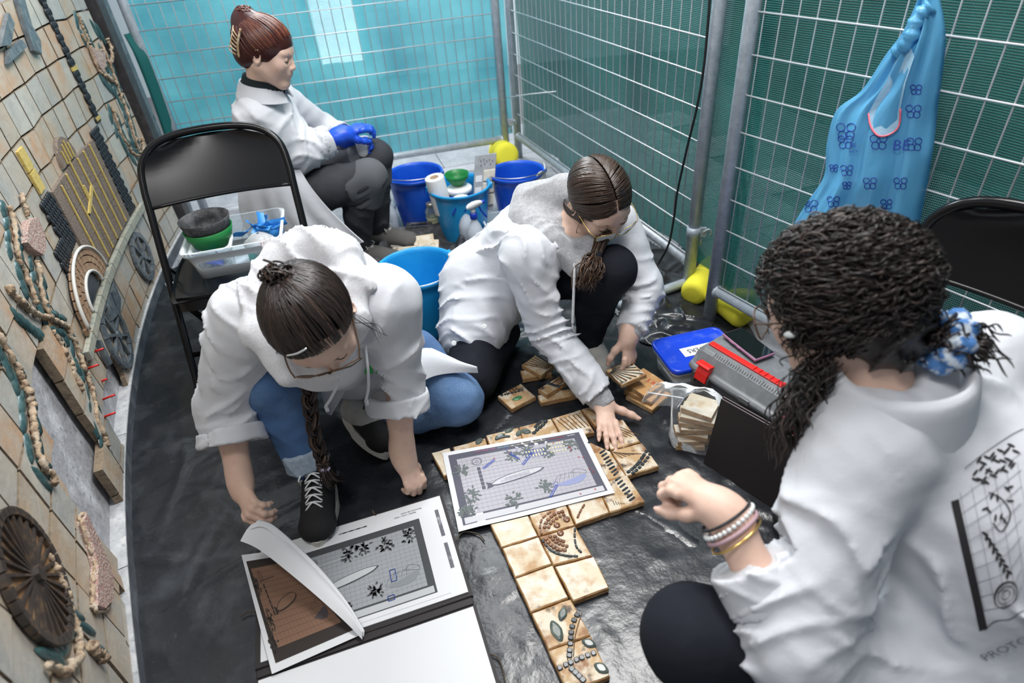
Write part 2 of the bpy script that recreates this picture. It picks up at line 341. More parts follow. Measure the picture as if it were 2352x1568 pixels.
plastic('plastic_sheet', lambda X, Y: (sideline(X, Y) < .02*np.sin(X*9)) & (X > wall_x(Y)-.022), -1.1, 1.05, -.25, 1.56, .0085, 44, 'wrinkled black plastic sheet in the foreground under the tiles and the open album')
def foldedge(pts, name, label, w=.03):                 # raised loose edges
    P = spline(pts, 40); G = []
    for i, p in enumerate(P):
        G.append([p+V(0, 0, .010), p+V(.005, w*.5, .018+.008*math.sin(i*.9)), p+V(0, w, .012)])
    return tag(MB().sheet(np.array(G), .001).build(name, M['black_plastic']), label, 'plastic sheet')
# ================================================================== left wall: curved mosaic mural
_ys = np.linspace(-1.0, 5, 6001); _xs = wall_x(_ys); _ss = np.concatenate([[0], np.cumsum(np.hypot(np.diff(_xs), np.diff(_ys)))]); _ss -= np.interp(.4, _ys, _ss)
def WP(s, z, off=0.0):                                  # off: distance out of the wall face into the room
    y = np.interp(s, _ss, _ys); t = 2*WCO[0]*y+WCO[1]; n = V(1, -t)/math.hypot(1, t)
    return V(wall_x(y)-.022*n[0]+n[0]*off, y-.022*n[1]+n[1]*off, z)
def wuv(px, py):                                        # (s,z) on the mural of what the photograph shows at a pixel
    r = ray(px, py); a, b, c = WCO[0]*r[1]**2, WCO[1]*r[1]-r[0], WCO[2]-.02
    t = min(q.real for q in np.roots([a, b, c]) if abs(q.imag) < 1e-9 and q.real > 0); return float(np.interp(r[1]*t, _ys, _ss)), float(CAM_H+r[2]*t)
Z1 = lambda x, y: wuv(x/4.355, 400+y/4.355)
Z2 = lambda x, y: wuv(x/4.355, 720+y/4.355)
Z3 = lambda x, y: wuv(x/3.085, 1060+y/3.085)
Z4 = lambda x, y: wuv(140+x/4.126, y/4.126)
Z5 = lambda x, y: wuv(140+x/3.92, 500+y/3.92)
S0, S1 = -1.0, 2.93
G = np.array([[WP(s, z, -.03) for z in (0, 2.5)] for s in np.linspace(S0, S1, 60)])
wl = MB().sheet(G, .03).build('wall_left', M['cement'], origin=WP(1, 0)); tag(wl, 'curved tiled mosaic mural wall with vines, a carriage and a building', 'wall', kind='structure')
# render the cement face under the tiles
SC_ = np.linspace(S0, S1, 160)
pl = MB()
for k in range(len(SC_)-1): pass
def strip(mb, s0, s1, z0, z1, o0, o1, n=None):          # curved slab standing on the wall face
    n = n or max(2, int((s1-s0)/.12)+1); ss = np.linspace(s0, s1, n)
    ring = np.array([[WP(s, z0, o0), WP(s, z0, o1), WP(s, z1, o1), WP(s, z1, o0)] for s in ss])
    mb.grid(ring, closev=True, smooth=False); mb.add(ring[0], [(0, 1, 2, 3)], False); mb.add(ring[-1], [(3, 2, 1, 0)], False); return mb
bb = strip(MB(), S0, S1+.03, 0, .052, -.02, .022, 60).build('baseboard_left', M['plinth'], origin=WP(1, 0)); tag(bb, 'dark slate plinth along the foot of the mosaic wall', 'plinth', kind='structure')
for k in range(7):                                      # ledge stones
    a, b = S0+k*(S1-S0)/7, S0+(k+1)*(S1-S0)/7-.003
    strip(MB(), a, b, .0525, .058, -.02, .024, 12).build('ledge_stone', M['plinth_top'], bb)
ROWZ = [.058]+[.083+.1126*k for k in range(0, 11)]; CW = .1225
def inpoly(p, poly):
    x, y = p; c = False; n = len(poly)
    for i in range(n):
        (x1, y1), (x2, y2) = poly[i], poly[i-1]
        if (y1 > y) != (y2 > y) and x < (x2-x1)*(y-y1)/(y2-y1)+x1: c = not c
    return c
PATCH = [(1.09, .53), (1.0, .30), (.965, .05), (.60, .05), (.64, .20), (.66, .31), (.76, .42), (.9, .50)]
PATCH2 = [(1.45, .20), (1.32, .22), (1.2, .14), (1.2, .05), (1.52, .05), (1.56, .12)]
def wpiece(poly, th, m, name='wall_tile', parent=None, off=0.0, inset=.03, edge=None):   # polygon in (s,z) as a proud slab
    n = len(poly); c = np.mean(poly, 0); lo = [WP(s, z, off) for s, z in poly]; hi = [WP(c[0]+(s-c[0])*(1-inset), c[1]+(z-c[1])*(1-inset), off+th) for s, z in poly]
    mb = MB(); mb.add(lo+hi, [tuple(range(n, 2*n))], False)
    mb.m = 1 if edge else 0
    mb.add(lo+hi, [(i, (i+1) % n, n+(i+1) % n, n+i) for i in range(n)], False)
    o = link(name, mb.mesh(name, [m, edge] if edge else [m], WP(1, 0)), parent or wl); return o
ncol = int((S1-(-.05))/CW)
jit = RNG.uniform(-.006, .006, (40, 20, 2))
for i in range(ncol):
    for k in range(len(ROWZ)-1):
        s0 = -.05+i*CW; c = (s0+CW/2, (ROWZ[k]+ROWZ[k+1])/2)
        if inpoly(c, PATCH) or inpoly(c, PATCH2): continue
        g = .0022; cor = [(i, k), (i+1, k), (i+1, k+1), (i, k+1)]; sg = [(1, 1), (-1, 1), (-1, -1), (1, -1)]
        poly = [(-.05+a*CW+jit[a, b, 0]+sx*g, ROWZ[b]+(jit[a, b, 1] if b else 0)+sy*g) for (a, b), (sx, sy) in zip(cor, sg)]
        near = 1 if (abs(c[0]-1.0) < .2 and c[1] < .5) else 0
        r = RNG.rand(); mi = 2 if r < .27 else (1 if r < .5 else (0 if r < .8 else 3))
        wpiece(poly, .013+RNG.uniform(0, .004)+.008*near, M['mtile'][mi], edge=M['clay_edge'])
# a few broken tile remnants at the edge of the bare patch
for poly in ([(.60, .06), (.60, .155), (.625, .17), (.635, .08)], [(.66, .31), (.60, .30), (.60, .40), (.70, .41), (.70, .36)], [(1.52, .06), (1.57, .06), (1.58, .10), (1.53, .09)]):
    wpiece(poly, .016, M['mtile'][2], edge=M['clay_edge'])
# --- building, columns, dome, yellow strip
def wrect(s0, s1, z0, z1, th, m, name, off=.016, inset=.01): return wpiece([(s0, z0), (s1, z0), (s1, z1), (s0, z1)], th, m, name, off=off, inset=inset)
for i in range(5):
    for k in range(3):
        a, b = 1.76+i*.118, 1.76+(i+1)*.118-.003; z0 = .365+k*.1126; wrect(a, b, z0, z0+.110, .010, M['brown_pebble'], 'pebble_panel')
for i, (a, b, z0, z1) in enumerate([(1.845, 1.85, .40, .69), (1.935, 1.94, .37, .70), (2.02, 2.025, .37, .715), (2.105, 2.11, .37, .70), (2.19, 2.195, .37, .70), (2.275, 2.28, .37, .70)]):
    wrect(a, b+.004, z0, z1, .004, M['yellow_glaze'], 'yellow_line', off=.027)
wpiece([(1.95, .545), (1.965, .535), (2.12, .585), (2.115, .60)], .005, M['yellow_glaze'], 'yellow_line', off=.027)
wpiece([(2.03, .57), (2.04, .565), (2.045, .62), (2.035, .62)], .005, M['yellow_glaze'], 'yellow_line', off=.027)
dome = [(2.045+.09*math.cos(a), .712+.085*math.sin(a)) for a in np.linspace(0, math.pi, 11)]
wpiece(dome, .012, M['brown_pebble'], 'dome_panel', off=.015)
for d in (-.05, -.02, .01, .04): wrect(2.045+d, 2.051+d, .715, .785-abs(d)*.5, .004, M['yellow_glaze'], 'yellow_line', off=.028)
_b1 = MB().ball((0, 0, 0), (.011, .0055, .0085), 6, 4).mesh('glazed_pebble', M['dark_glaze'])
_b2 = MB().ball((0, 0, 0), (.0085, .005, .006), 6, 4).mesh('glazed_pebble', M['dark_glaze'])
def wang(s): 
    y = np.interp(s, _ss, _ys); return math.atan2(-(2*WCO[0]*y+WCO[1]), 1)-math.pi/2  # rotation of the wall tangent
def beads(rect, ds, dz, me, name, off=.018):
    s0, s1, z0, z1 = rect; k = 0; mb = MB(); z = z0
    while z < z1:
        s = s0+(ds/2 if k % 2 else 0)
        while s < s1:
            p = WP(s, z, off+.003); t = nrm(WP(s+.01, z)-WP(s-.01, z)); n = np.cross(t, V(0, 0, 1)); n = n if n[0] > 0 else -n
            mb.ball(p, (ds*.42, .006, dz*.72), 6, 4, np.stack([t, n, np.cross(t, n)])); s += ds
        z += dz; k += 1
    o = link(name, mb.mesh(name, M['dark_glaze'], WP(1, 0)), wl); o['kind'] = 'stuff'; return o
beads((2.365, 2.455, .37, .72), .022, .019, None, 'dark_pebble_column')
beads((2.475, 2.515, .74, 1.25), .019, .022, None, 'dark_pebble_column')
beads((1.63, 1.755, .54, .71), .021, .02, None, 'dark_pebble_column'); beads((1.53, 1.64, .46, .6), .021, .02, None, 'dark_pebble_column')
for z in (.735, .93, 1.18): wrect(2.47, 2.52, z, z+.014, .008, M['yellow_glaze'], 'yellow_band', off=.018)
for z0, z1 in ((.725, .79), (.795, .86)): wrect(1.675, 1.735, z0, z1, .008, M['yellow_glaze'], 'yellow_band', off=.014)
# --- arch with brick bands
AC = (1.62, .375)
def arcpoly(r0, r1, a0, a1, e=1.0): return [(AC[0]+r0*math.cos(a)*e, AC[1]+r0*math.sin(a)) for a in np.linspace(a0, a1, 3)]+[(AC[0]+r1*math.cos(a)*e, AC[1]+r1*math.sin(a)) for a in np.linspace(a1, a0, 3)]
for r0, r1, nn in ((.085, .105, 12), (.108, .128, 14), (.131, .15, 16)):
    for q in range(nn): wpiece(arcpoly(r0, r1, math.pi*q/nn+.012, math.pi*(q+1)/nn-.012, 1.45), .014, M['arch_brick'], 'arch_brick', off=.024, inset=.06)
for r in (.079, .156):
    pth = [WP(AC[0]+r*math.cos(a)*1.45, AC[1]+r*math.sin(a), .04) for a in np.linspace(0, math.pi, 28)]
    o = MB().tube(pth, .0055, 6).mesh('arch_rim', M['white_line'], WP(1, 0)); link('arch_rim', o, wl)
wpiece([(AC[0]+.074*math.cos(a)*1.45, AC[1]+.074*math.sin(a)) for a in np.linspace(0, math.pi, 12)], .01, M['dark_glaze'], 'arch_opening', off=.022)
for q in range(5): wrect(1.385+q*.004, 1.415+q*.004, .36-.0*q, .38, .01, M['arch_brick'], 'arch_brick', off=.024) if q == 0 else None
# --- carriage sill band
for q in range(10):
    a = 1.30+q*.124; wrect(a, a+.121, .322, .352, .016, M['band_stone'], 'band_stone', off=.020, inset=.02)
# --- wheels
def wheel(c, r, spokes, m, nseg=14, w=.022, e=1.0, name='wheel', thin=1.0):
    for q in range(nseg):
        a0, a1 = 2*math.pi*q/nseg+.01, 2*math.pi*(q+1)/nseg-.01
        wpiece([(c[0]+rr*math.cos(a)*e, c[1]+rr*math.sin(a)) for rr, a in ((r-w, a0), (r, a0), (r, (a0+a1)/2), (r, a1), (r-w, a1), (r-w, (a0+a1)/2))], .012, m, 'wheel_rim_segment', off=.018)
    for q in range(spokes):
        a = 2*math.pi*(q+.3)/spokes; d = V(math.cos(a), math.sin(a)); t = V(-d[1], d[0])
        wpiece([tuple(np.asarray(c)+(d*l+t*k)*V(e, 1)) for l, k in ((.012, -.005*thin), (r-w, -.007*thin), (r-w, .007*thin), (.012, .005*thin))], .010, m, 'wheel_spoke', off=.018)
    wpiece([(c[0]+.016*math.cos(a)*e, c[1]+.016*math.sin(a)) for a in np.linspace(0, 6.28, 9)[:-1]], .018, m, 'wheel_hub', off=.018)
wheel((2.285, .2), .108, 7, M['slate_glaze'])
wheel((1.64, .2), .125, 8, M['slate_glaze'])
wpiece([(.315+.118*math.cos(a), .49+.118*math.sin(a)) for a in np.linspace(0, 6.283, 24, endpoint=False)], .006, M['wheel_clay'], 'wheel_disc', off=.016)
wheel((.315, .49), .13, 26, M['wheel_dark'], 34, .016, thin=.45)
wpiece([(1.78, .30), (1.86, .31), (1.84, .24), (1.76, .22)], .014, M['slate_glaze'], 'carriage_panel', off=.018); wpiece([(1.68, .30), (1.77, .31), (1.74, .23), (1.66, .25)], .014, M['slate_glaze'], 'carriage_panel', off=.018)
wpiece([Z5(250, 1110), Z5(280, 1110), Z5(385, 1320), Z5(365, 1340)], .014, M['slate_glaze'], 'carriage_shaft', off=.018)
# airship fin, top left
for poly in ([Z5(-470, -1900), ] if 0 else [wuv(20, 0), wuv(38, 0), wuv(55, 60), wuv(75, 95), wuv(78, 127), wuv(60, 118), wuv(42, 70)], [wuv(0, 30), wuv(14, 55), wuv(5, 105), wuv(-20, 110)], [wuv(0, 118), wuv(30, 92), wuv(44, 108), wuv(0, 148)]):
    wpiece(poly, .014, M['slate_glaze'], 'airship_panel', off=.017, inset=.02)
# --- vines: modelled stems with glazed leaves
def stem(pts, r=.009, seed=1, lump=.4):
    r *= .62; lump *= .8
    P = spline([WP(s, z, .024) for s, z in pts], max(24, len(pts)*7)); rr = np.random.RandomState(seed).uniform(1-lump, 1+lump, len(P))*r
    P = P+np.random.RandomState(seed+9).normal(0, .0018, P.shape)
    link('stem', MB().tube(P, rr, 7).mesh('stem', M['stem_clay'], WP(1, 0)), wl)
def leaf(c, ang, L, w, rs=1):
    L, w = L*1.5, w*1.3; d = V(math.cos(ang), math.sin(ang)); t = V(-d[1], d[0]); mb = MB(); ring = []
    n = 12
    for q in range(n):
        a = 2*math.pi*q/n; k = abs(math.cos(a))**1.5*math.copysign(1, math.cos(a)); ring.append(np.asarray(c)+d*L/2*(.35*math.cos(a)+.65*k)+t*w/2*math.sin(a))
    vs = [WP(p[0], p[1], .015) for p in ring]+[WP(*(np.asarray(c)+(p-np.asarray(c))*.80), .021) for p in ring]+[WP(c[0], c[1], .0225)]
    fs = [(i, (i+1) % n, n+(i+1) % n, n+i) for i in range(n)]+[(n+i, n+(i+1) % n, 2*n) for i in range(n)]
    link('leaf', mb.add(vs, fs).mesh('leaf', M['leaf_glaze'], WP(1, 0)), wl)
def vine(pts, L=.05, w=.02, seed=3, gap=.032, r=.009, spread=.25, sides=(-1, 1), dist=.027):
    stem(pts, r, seed); P = spline([V(*p) for p in pts], 120); acc = np.concatenate([[0], np.cumsum(np.linalg.norm(np.diff(P, axis=0), axis=1))]); q = np.random.RandomState(seed)
    t = gap*.6; k = 0
    while t < acc[-1]:
        i = min(np.searchsorted(acc, t), len(P)-2); d = nrm(P[i+1]-P[i-1 if i else 0]); a = math.atan2(d[1], d[0])
        for sd in sides:
            nn = V(-d[1], d[0])*sd; c = P[i]+nn*(dist+q.uniform(-.003, .004))+d*.012*sd
            leaf(c, a+sd*spread+q.uniform(-.2, .2), L*q.uniform(.8, 1.15), w*q.uniform(.8, 1.15))
        t += gap*q.uniform(.85, 1.2); k += 1
full = lambda l: [wuv(*p) for p in l]
vine(full([(67, 600), (76, 643), (85, 696), (99, 730), (120, 742), (135, 750), (147, 773), (163, 805), (174, 839), (186, 865), (193, 894), (202, 927), (204, 956), (224, 1005), (230, 1025)]), .048, .021, 3, .05, .011)
vine(full([(5, 476), (18, 538), (25, 595), (39, 623), (57, 673), (67, 698)]), .05, .024, 5, .05, .011)
vine(full([(103, 761), (119, 787), (133, 816), (147, 839), (156, 867), (170, 897)]), .045, .021, 6, .045, .010, sides=(1,))
stem(full([(0, 666), (23, 689), (46, 710), (76, 728), (94, 731)]), .014, 8)
for x, y in ((25, 727), (42, 740), (57, 752), (73, 766), (85, 772)): leaf(wuv(x, y), -1.45, .045, .02)
vine(full([(-25, 770), (7, 830), (23, 858), (34, 885), (44, 915), (51, 945), (55, 973), (57, 996), (62, 1025), (78, 1076), (97, 1092), (104, 1118)]), .055, .022, 9, .05, .011)
vine([Z4(*p) for p in [(120, 150), (150, 230), (190, 330), (230, 420)]], .06, .02, 11, .05, .007)
vine([Z4(*p) for p in [(350, 440), (400, 560), (450, 690), (500, 830), (540, 950), (580, 1040), (620, 1170), (650, 1280), (690, 1400), (715, 1450)]], .058, .018, 12, .048, .009)
vine([Z4(*p) for p in [(440, 1020), (480, 1130), (530, 1270), (600, 1390), (650, 1460), (730, 1490)]], .06, .022, 13, .06, .009)
stem([Z4(*p) for p in [(390, 365), (425, 440), (440, 560), (420, 600)]], .012, 14, .6); stem([Z4(*p) for p in [(370, 710), (430, 760), (490, 800)]], .014, 15); stem([Z4(*p) for p in [(730, 1310), (742, 1390), (730, 1470)]], .012, 16, .6)
for x, y in ((370, 770), (410, 820), (450, 855), (485, 900)): leaf(Z4(x, y), -1.2, .05, .022)
for x, y in ((295, 290), (345, 320)): leaf(Z4(x, y), -1.35, .07, .02)
tri = [Z4(*p) for p in [(225, 450), (290, 480), (355, 500), (365, 600), (340, 690), (280, 600)]]
wpiece(tri, .016, M['pink_clay'], 'flower', off=.016); stem([Z4(*p) for p in [(150, 330), (215, 450), (280, 600), (340, 700), (370, 620), (355, 490), (290, 480), (230, 440)]], .008, 17, .5)
wpiece([Z1(*p) for p in [(180, 470), (260, 440), (330, 600), (350, 760), (320, 830), (220, 780), (140, 700), (150, 560)]], .02, M['pink_clay'], 'flower', off=.016); stem([Z1(*p) for p in [(150, 210), (160, 300), (210, 420)]], .010, 18)
vine([Z3(*p) for p in [(270, 680), (310, 760), (350, 850), (390, 950), (410, 1050), (450, 1150), (480, 1260), (480, 1340), (430, 1450), (370, 1500), (250, 1450)]], .05, .02, 19, .055, .011, sides=(-1,))
stem([Z3(*p) for p in [(570, 1320), (620, 1370), (660, 1410)]], .016, 20)
for x, y in ((560, 1180), (655, 1330), (480, 1080), (345, 1320), (285, 1370)): leaf(Z3(x, y), -1.3, .06, .018)
fe = [(520, 370), (500, 430), (560, 600), (600, 740), (590, 900), (590, 1050), (650, 1070), (710, 1000), (715, 850), (690, 740), (620, 580)]
wpiece([Z3(*p) for p in fe], .016, M['pink_clay'], 'flower', off=.016); stem([Z3(*p) for p in fe+fe[:1]], .007, 22, .4)
for x, y, lab_ in ((905, 385, 'red plastic pin in the mosaic wall beside the carriage shaft, the highest one'), (845, 550, 'red plastic pin in the mosaic wall beside the end of the leafy vine'), (1015, 850, 'red plastic pin in the mosaic wall, second from the bottom'), (1015, 1030, 'lowest red plastic pin in the mosaic wall'), (1008, 670, 'tiny red pin in the bare cement patch of the mosaic wall')):
    s, z = Z2(x-28, y+8); p = WP(s, z, .012); n = WP(s, z, .045)-p
    if 'tiny' in lab_: n = n*.4
    tag(MB().tube([p, p+n*.5+V(.003, 0, .003), p+n*1.0+V(.008, 0, .006)], .0035, 8).build('spacer_pin', M['red_plastic'], origin=p), lab_, 'pin', 'red pins in the mosaic wall')
# end frame of the wall
e0 = WP(S1, 0, 0); tdir = nrm(WP(S1, 0)-WP(S1-.05, 0)); ndir = V(-tdir[1], tdir[0], 0)*-1
ax_ = np.stack([tdir, ndir, V(0, 0, 1)])
tag(MB().box(e0+tdir*.035+V(0, 0, 1.1)+ndir*.0, (.07, .09, 2.2), ax_).build('trim_1', M['dark_steel'], bevel=.003), 'dark steel frame closing the end of the mosaic wall', 'frame', kind='structure')
tag(MB().box(e0+tdir*.115+V(0, 0, 1.1)+ndir*.01, (.05, .05, 2.2), ax_).build('trim_2', M['slate_glaze'], bevel=.003), 'blue grey steel strip beside the frame of the mosaic wall', 'frame', kind='structure')
# ================================================================== fence panels
def fence(name, label, A, B, zr, z0, top, spacing, rowz, first=.04, wr=.0028, pr=.0235, low=(0, 0)):
    A, B = V(A[0], A[1], 0), V(B[0], B[1], 0); d = nrm(B-A); L = np.linalg.norm(B-A); n = V(-d[1], d[0], 0)
    t = thing(name, label, 'fence panel', A, 'galvanised mesh fence panels')
    for P, lo in ((A, low[0]), (B, low[1])): 
        MB().tube([P+V(0, 0, lo), P+V(0, 0, top)], pr, 14).build('post', M['galv'], t)
    for z in (zr, top-.02): MB().tube([A+V(0, 0, z), B+V(0, 0, z)], pr*.88, 14).build('rail', M['galv'], t)
    for P, sgn in ((A, 1), (B, -1)):
        MB().tube([P+d*sgn*.016+V(0, 0, zr), P+d*sgn*.026+V(0, 0, zr)], pr*1.08, 14).build('weld_collar', M['galv'], t)
    hm = MB().tube([V(0, 0, 0), d*(L-.01)], wr, 6).mesh('wire', M['wire']); z = rowz[0]
    for z in rowz: link('wire', hm, t, d*.005+V(0, 0, z)-n*.004)
    zz = np.linspace(zr, top, 2); vm = MB().tube([V(0, 0, zr), V(0, 0, top-.02)], wr*.85, 6).mesh('wire', M['wire'])
    k = first
    while k < L-.02: link('wire', vm, t, d*k); k += spacing
    return t, d, n
TOP = 1.95; ROWS = [.165+.1122*k for k in range(16)]
PA, PAL = (.070, 3.785), (-1.70, 3.42); PB, PC = (.150, 3.86), (.738, 2.137); PD, PE = (.761, 1.92), (1.62, .311)
fb, dB_, nB_ = fence('mesh_fence', 'galvanised mesh fence panel at the back, in front of the bright turquoise net', PAL, PA, .148, 0, TOP, .0565, ROWS)
fs1, d1_, n1_ = fence('mesh_fence', 'galvanised mesh fence panel on the right between the corner and the black cable', PB, PC, .135, 0, TOP, .0565, ROWS, low=(0, .03))
fs2, d2_, n2_ = fence('mesh_fence', 'galvanised mesh fence panel behind the blue plastic bag', PD, PE, .14, 0, TOP, .0565, ROWS)
def clamp(P, name, label):
    P = np.asarray(P); t = thing(name, label, 'clamp', P-V(0, 0, .03), 'fence clamps')
    MB().lathe([(.022, -.022), (.027, -.022), (.027, .022), (.022, .022), (.022, -.022)], P, 20).build('collar', M['galv'], t)
    MB().box(P+V(.03, -.01, 0), (.03, .012, .04)).build('flange', M['galv'], t, bevel=.002)
    MB().tube(spline([P+V(.03, -.015, .0), P+V(.05, -.02, .015), P+V(.062, -.02, .0), P+V(.06, -.015, -.012)], 12), .004, 8).build('hook_bolt', M['galv'], t)
    MB().tube([P+V(.03, -.005, -.02), P+V(.03, -.005, -.055)], .005, 8).build('bolt', M['galv'], t)
clamp((PC[0], PC[1], .27), 'fence_clamp', 'steel clamp with hook bolt near the foot of the post beside the cable')
clamp((PA[0]+.01, PA[1]+.02, .24), 'fence_clamp', 'small steel clamp joining the corner posts at the back')
# netting behind the panels
def net(name, label, A, B, z0, z1, m, off, n, seed, amp=.012, x0=0, x1=0, hem=0):
    A, B = V(A[0], A[1], 0), V(B[0], B[1], 0); d = nrm(B-A); A = A-d*x0; B = B+d*x1; L = np.linalg.norm(B-A); nu, nv = int(L/.035)+2, 34
    U, Wz = np.meshgrid(np.linspace(0, L, nu), np.linspace(z0, z1, nv), indexing='ij'); P2 = np.stack([U*1.0, Wz*.35], -1)
    w = vnoise(P2, seed, 10, 1.2, 3.2)*amp*.6 + amp*.5*np.sin(U*21+vnoise(P2, seed+5, 6, .3, 1)*2)*np.exp(-Wz*.6)
    zz = Wz+hem*vnoise(P2[:, :1]*1.0, seed+2, 6, .6, 1.6)*np.exp(-(Wz-z0)*6)
    Pt = A+U[..., None]*d+V(0, 0, 1)*zz[..., None]+n*(off+w)[..., None]
    mb = MB().grid(Pt); ob = mb.build(name, m, origin=(A+B)/2+V(0, 0, z0)); me = ob.data
    uvl = me.uv_layers.new(name='weave'); uvs = np.stack([U.ravel(), Wz.ravel()], -1); li = np.empty(len(me.loops), int); me.loops.foreach_get('vertex_index', li); uvl.data.foreach_set('uv', uvs[li].ravel().astype(np.float32))
    return tag(ob, label, 'netting')
up = lambda n, ref: n if n@ref > 0 else -n
net('shade_net', 'bright turquoise shade net hung behind the back fence panel', PAL, PA, .155, TOP, M['net_back'], .035, up(nB_, V(0, 1, 0)), 31, .014, .02, .06, .012)
net('shade_net', 'shade net tinted green for weak backlight, behind the fence panel beside the black cable', PB, PC, .10, TOP, M['net_side'], .05, up(n1_, V(1, 0, 0)), 32, .02, .0, .20, .02)
net('shade_net', 'shade net tinted green for weak backlight, behind the blue plastic bag and the right-hand chair', PD, PE, .09, TOP, M['net_side'], .05, up(n2_, V(1, 0, 0)), 33, .02, .03, .1, .02)
_q = V(PAL[0], PAL[1], 0)
G = np.array([[_q+V(-.035-.01*math.sin(z*6)+.05*u*(1 if z < .85 else max(0, 1-(z-.85)*8)), -.035-.02*math.sin(u*5), z) for u in np.linspace(0, 1, 5)] for z in np.linspace(.4, .95, 16)])
tag(MB().sheet(G, .004).build('net_edge', M['net_edge']), 'dark green folded edge of net wrapped round the left end post', 'netting')
# fence feet
def footbar(P, d, L0, L1, label, z=.055, r=.019):
    P = V(P[0], P[1], z); t = thing('tube_stand', label, 'fence foot', P-V(0, 0, z-.0), 'tubular fence feet')
    MB().tube([P-d*L0, P+d*L1], r, 14).build('bar', M['galv'], t); return t
ft_d = nrm(at(1605, 655, .055)-at(1480, 700, .055))
footbar(PC, ft_d, .34, .10, 'galvanised tube foot of the fence post beside the crouching woman', .045)
def foam(P0, P1, r, label, r2=None):
    d = nrm(np.asarray(P1)-P0); n = 18; L = np.linalg.norm(np.asarray(P1)-P0); prof = [(r*.55, 0), (r*.9, .004), (r, .02), (r, L*.5-.004), (r*.96, L*.5), (r, L*.5+.004), (r, L-.02), (r*.9, L-.004), (r*.55, L)]
    t = tag(MB().lathe(prof, P0, 20, axes(d, V(.3, .9, .1))).build('foam_cover', M['foam']), label, 'foam cover', 'yellow foam covers on the fence feet'); return t
foam(at(1590, 690, .05)-V(.02, .03, 0)+V(.03, .07, .0), at(1640, 640, .05)+V(.03, .09, .01), .052, 'yellow foam sleeve behind the post beside the cable')
foam(V(.80, 2.02, .055), V(.86, 1.84, .05), .045, 'yellow foam tube lying under the rail of the right fence')
foam(at(1700, 735, .0)+V(0, 0, .005), at(1700, 735, .0)+V(.0, .03, .115), .052, 'upright yellow foam stub strapped with a black tie by the toolbox')
foam(V(.03, 3.83, .06), V(.07, 3.62, .10), .075, 'pale yellow foam roll on the corner fence foot')
MB().tube([V(.068, 3.8, .03), V(.085, 3.55, .03)], .018, 12)
tag(MB().tube([V(.03, 3.95, .05), V(.10, 3.60, .05)], .018, 12).build('tube_stand', M['galv']), 'tubular foot at the back corner of the fence', 'fence foot', 'tubular fence feet')
# black plastic bunched up by the fence foot
def heap(name, label, c, rx, ry, h, seed):
    n = 60; xs = np.linspace(-1, 1, n); X, Y = np.meshgrid(xs, xs, indexing='ij'); R2 = X*X+Y*Y; P = np.stack([X*rx, Y*ry], -1)
    rid = np.maximum(0, 1-np.abs(vnoise(P, seed, 8, 3, 8)))**3; Z = .010+h*np.maximum(0, 1-R2)**.7*(.25+.75*rid)+.002*vnoise(P, seed+3, 8, 5, 10)*(R2 < 1); ok = R2 < 1
    idx = -np.ones(X.shape, int); idx[ok] = np.arange(ok.sum()); q = ok[:-1, :-1] & ok[1:, :-1] & ok[1:, 1:] & ok[:-1, 1:]; fs = [(idx[i, j], idx[i+1, j], idx[i+1, j+1], idx[i, j+1]) for i, j in zip(*np.nonzero(q))]
    return tag(MB().add(np.stack([c[0]+X[ok]*rx+.03*np.sin(Y[ok]*5), c[1]+Y[ok]*ry, np.maximum(.006, Z[ok])], -1), fs).build(name, M['black_plastic']), label, 'plastic sheet')
heap('plastic_sheet', 'bunched up black plastic by the fence foot beside the crouching woman', (.60, 2.10), .17, .26, .05, 71)
heap('plastic_sheet', 'crumpled black plastic between the fence foot and the blue-lid container', (.62, 1.86), .13, .14, .035, 74)
# tie, cable
zt = [onplane(1160, 225, V(*PA, 0), V(0, 1, 0)), onplane(1277, 210, V(*PB, 0)+d1_*.35, n1_)-n1_*.0]
tag(MB().tube([zt[0], lerp(*zt, .5)+V(0, 0, .004), zt[1]], .0025, 6).build('cable_tie', M['white_plastic']), 'long white cable tie stretched across the fence corner', 'cable tie')
cpts = [(1634, -40), (1628, 30), (1617, 150), (1600, 250), (1578, 340), (1556, 440), (1548, 500), (1536, 560), (1515, 600), (1490, 632)]
zz_ = [1.12, 1.0, .8, .64, .5, .34, .25, .16, .09, .03]
CP = []
for (x, y) in cpts[:-2]: CP.append(onplane(x, y, V(*PB, 0)-up(n1_, V(1, 0, 0))*.035, n1_))
CP += [at(1515, 600, .06), at(1490, 632, .02), at(1440, 650, .015), at(1400, 640, .015)]
CP = [CP[0]+V(0, 0, .5)]+CP
tag(MB().tube(spline(CP, 80), .0045, 8).build('power_cable', M['cable']), 'thin black cable hanging down the right fence to the floor', 'cable')
# hall beyond the fences
wb = MB().box((0, 6.6, 1.6), (9, .1, 3.3)).build('wall_back', M['hall_wall']); tag(wb, 'pale hall wall beyond the back fence', 'wall', kind='structure')
_w0, _w1 = onplane(700, 0, V(0, 6.54, 0), V(0, 1, 0)), onplane(838, 138, V(0, 6.54, 0), V(0, 1, 0))
_p = V(0, 4.75, 0); _n4 = V(0, 1, 0)
_w0, _w1 = onplane(700, -30, _p, _n4), onplane(838, 138, _p, _n4)
wx0, wx1, wz0 = _w0[0], _w1[0], _w1[2]
win = MB().box(((wx0+wx1)/2, 4.75, wz0+.9), (wx1-wx0, .01, 1.8)).build('window_1', M['window_light']); tag(win, 'bright daylit glass door seen through the turquoise net', 'window', kind='structure')
for x, w in ((wx0-.03, .06), (wx1+.03, .06)): MB().box((x, 4.75, .95), (w, .06, 1.9+wz0)).build('window_frame', M['white_plastic'], win, bevel=.004)
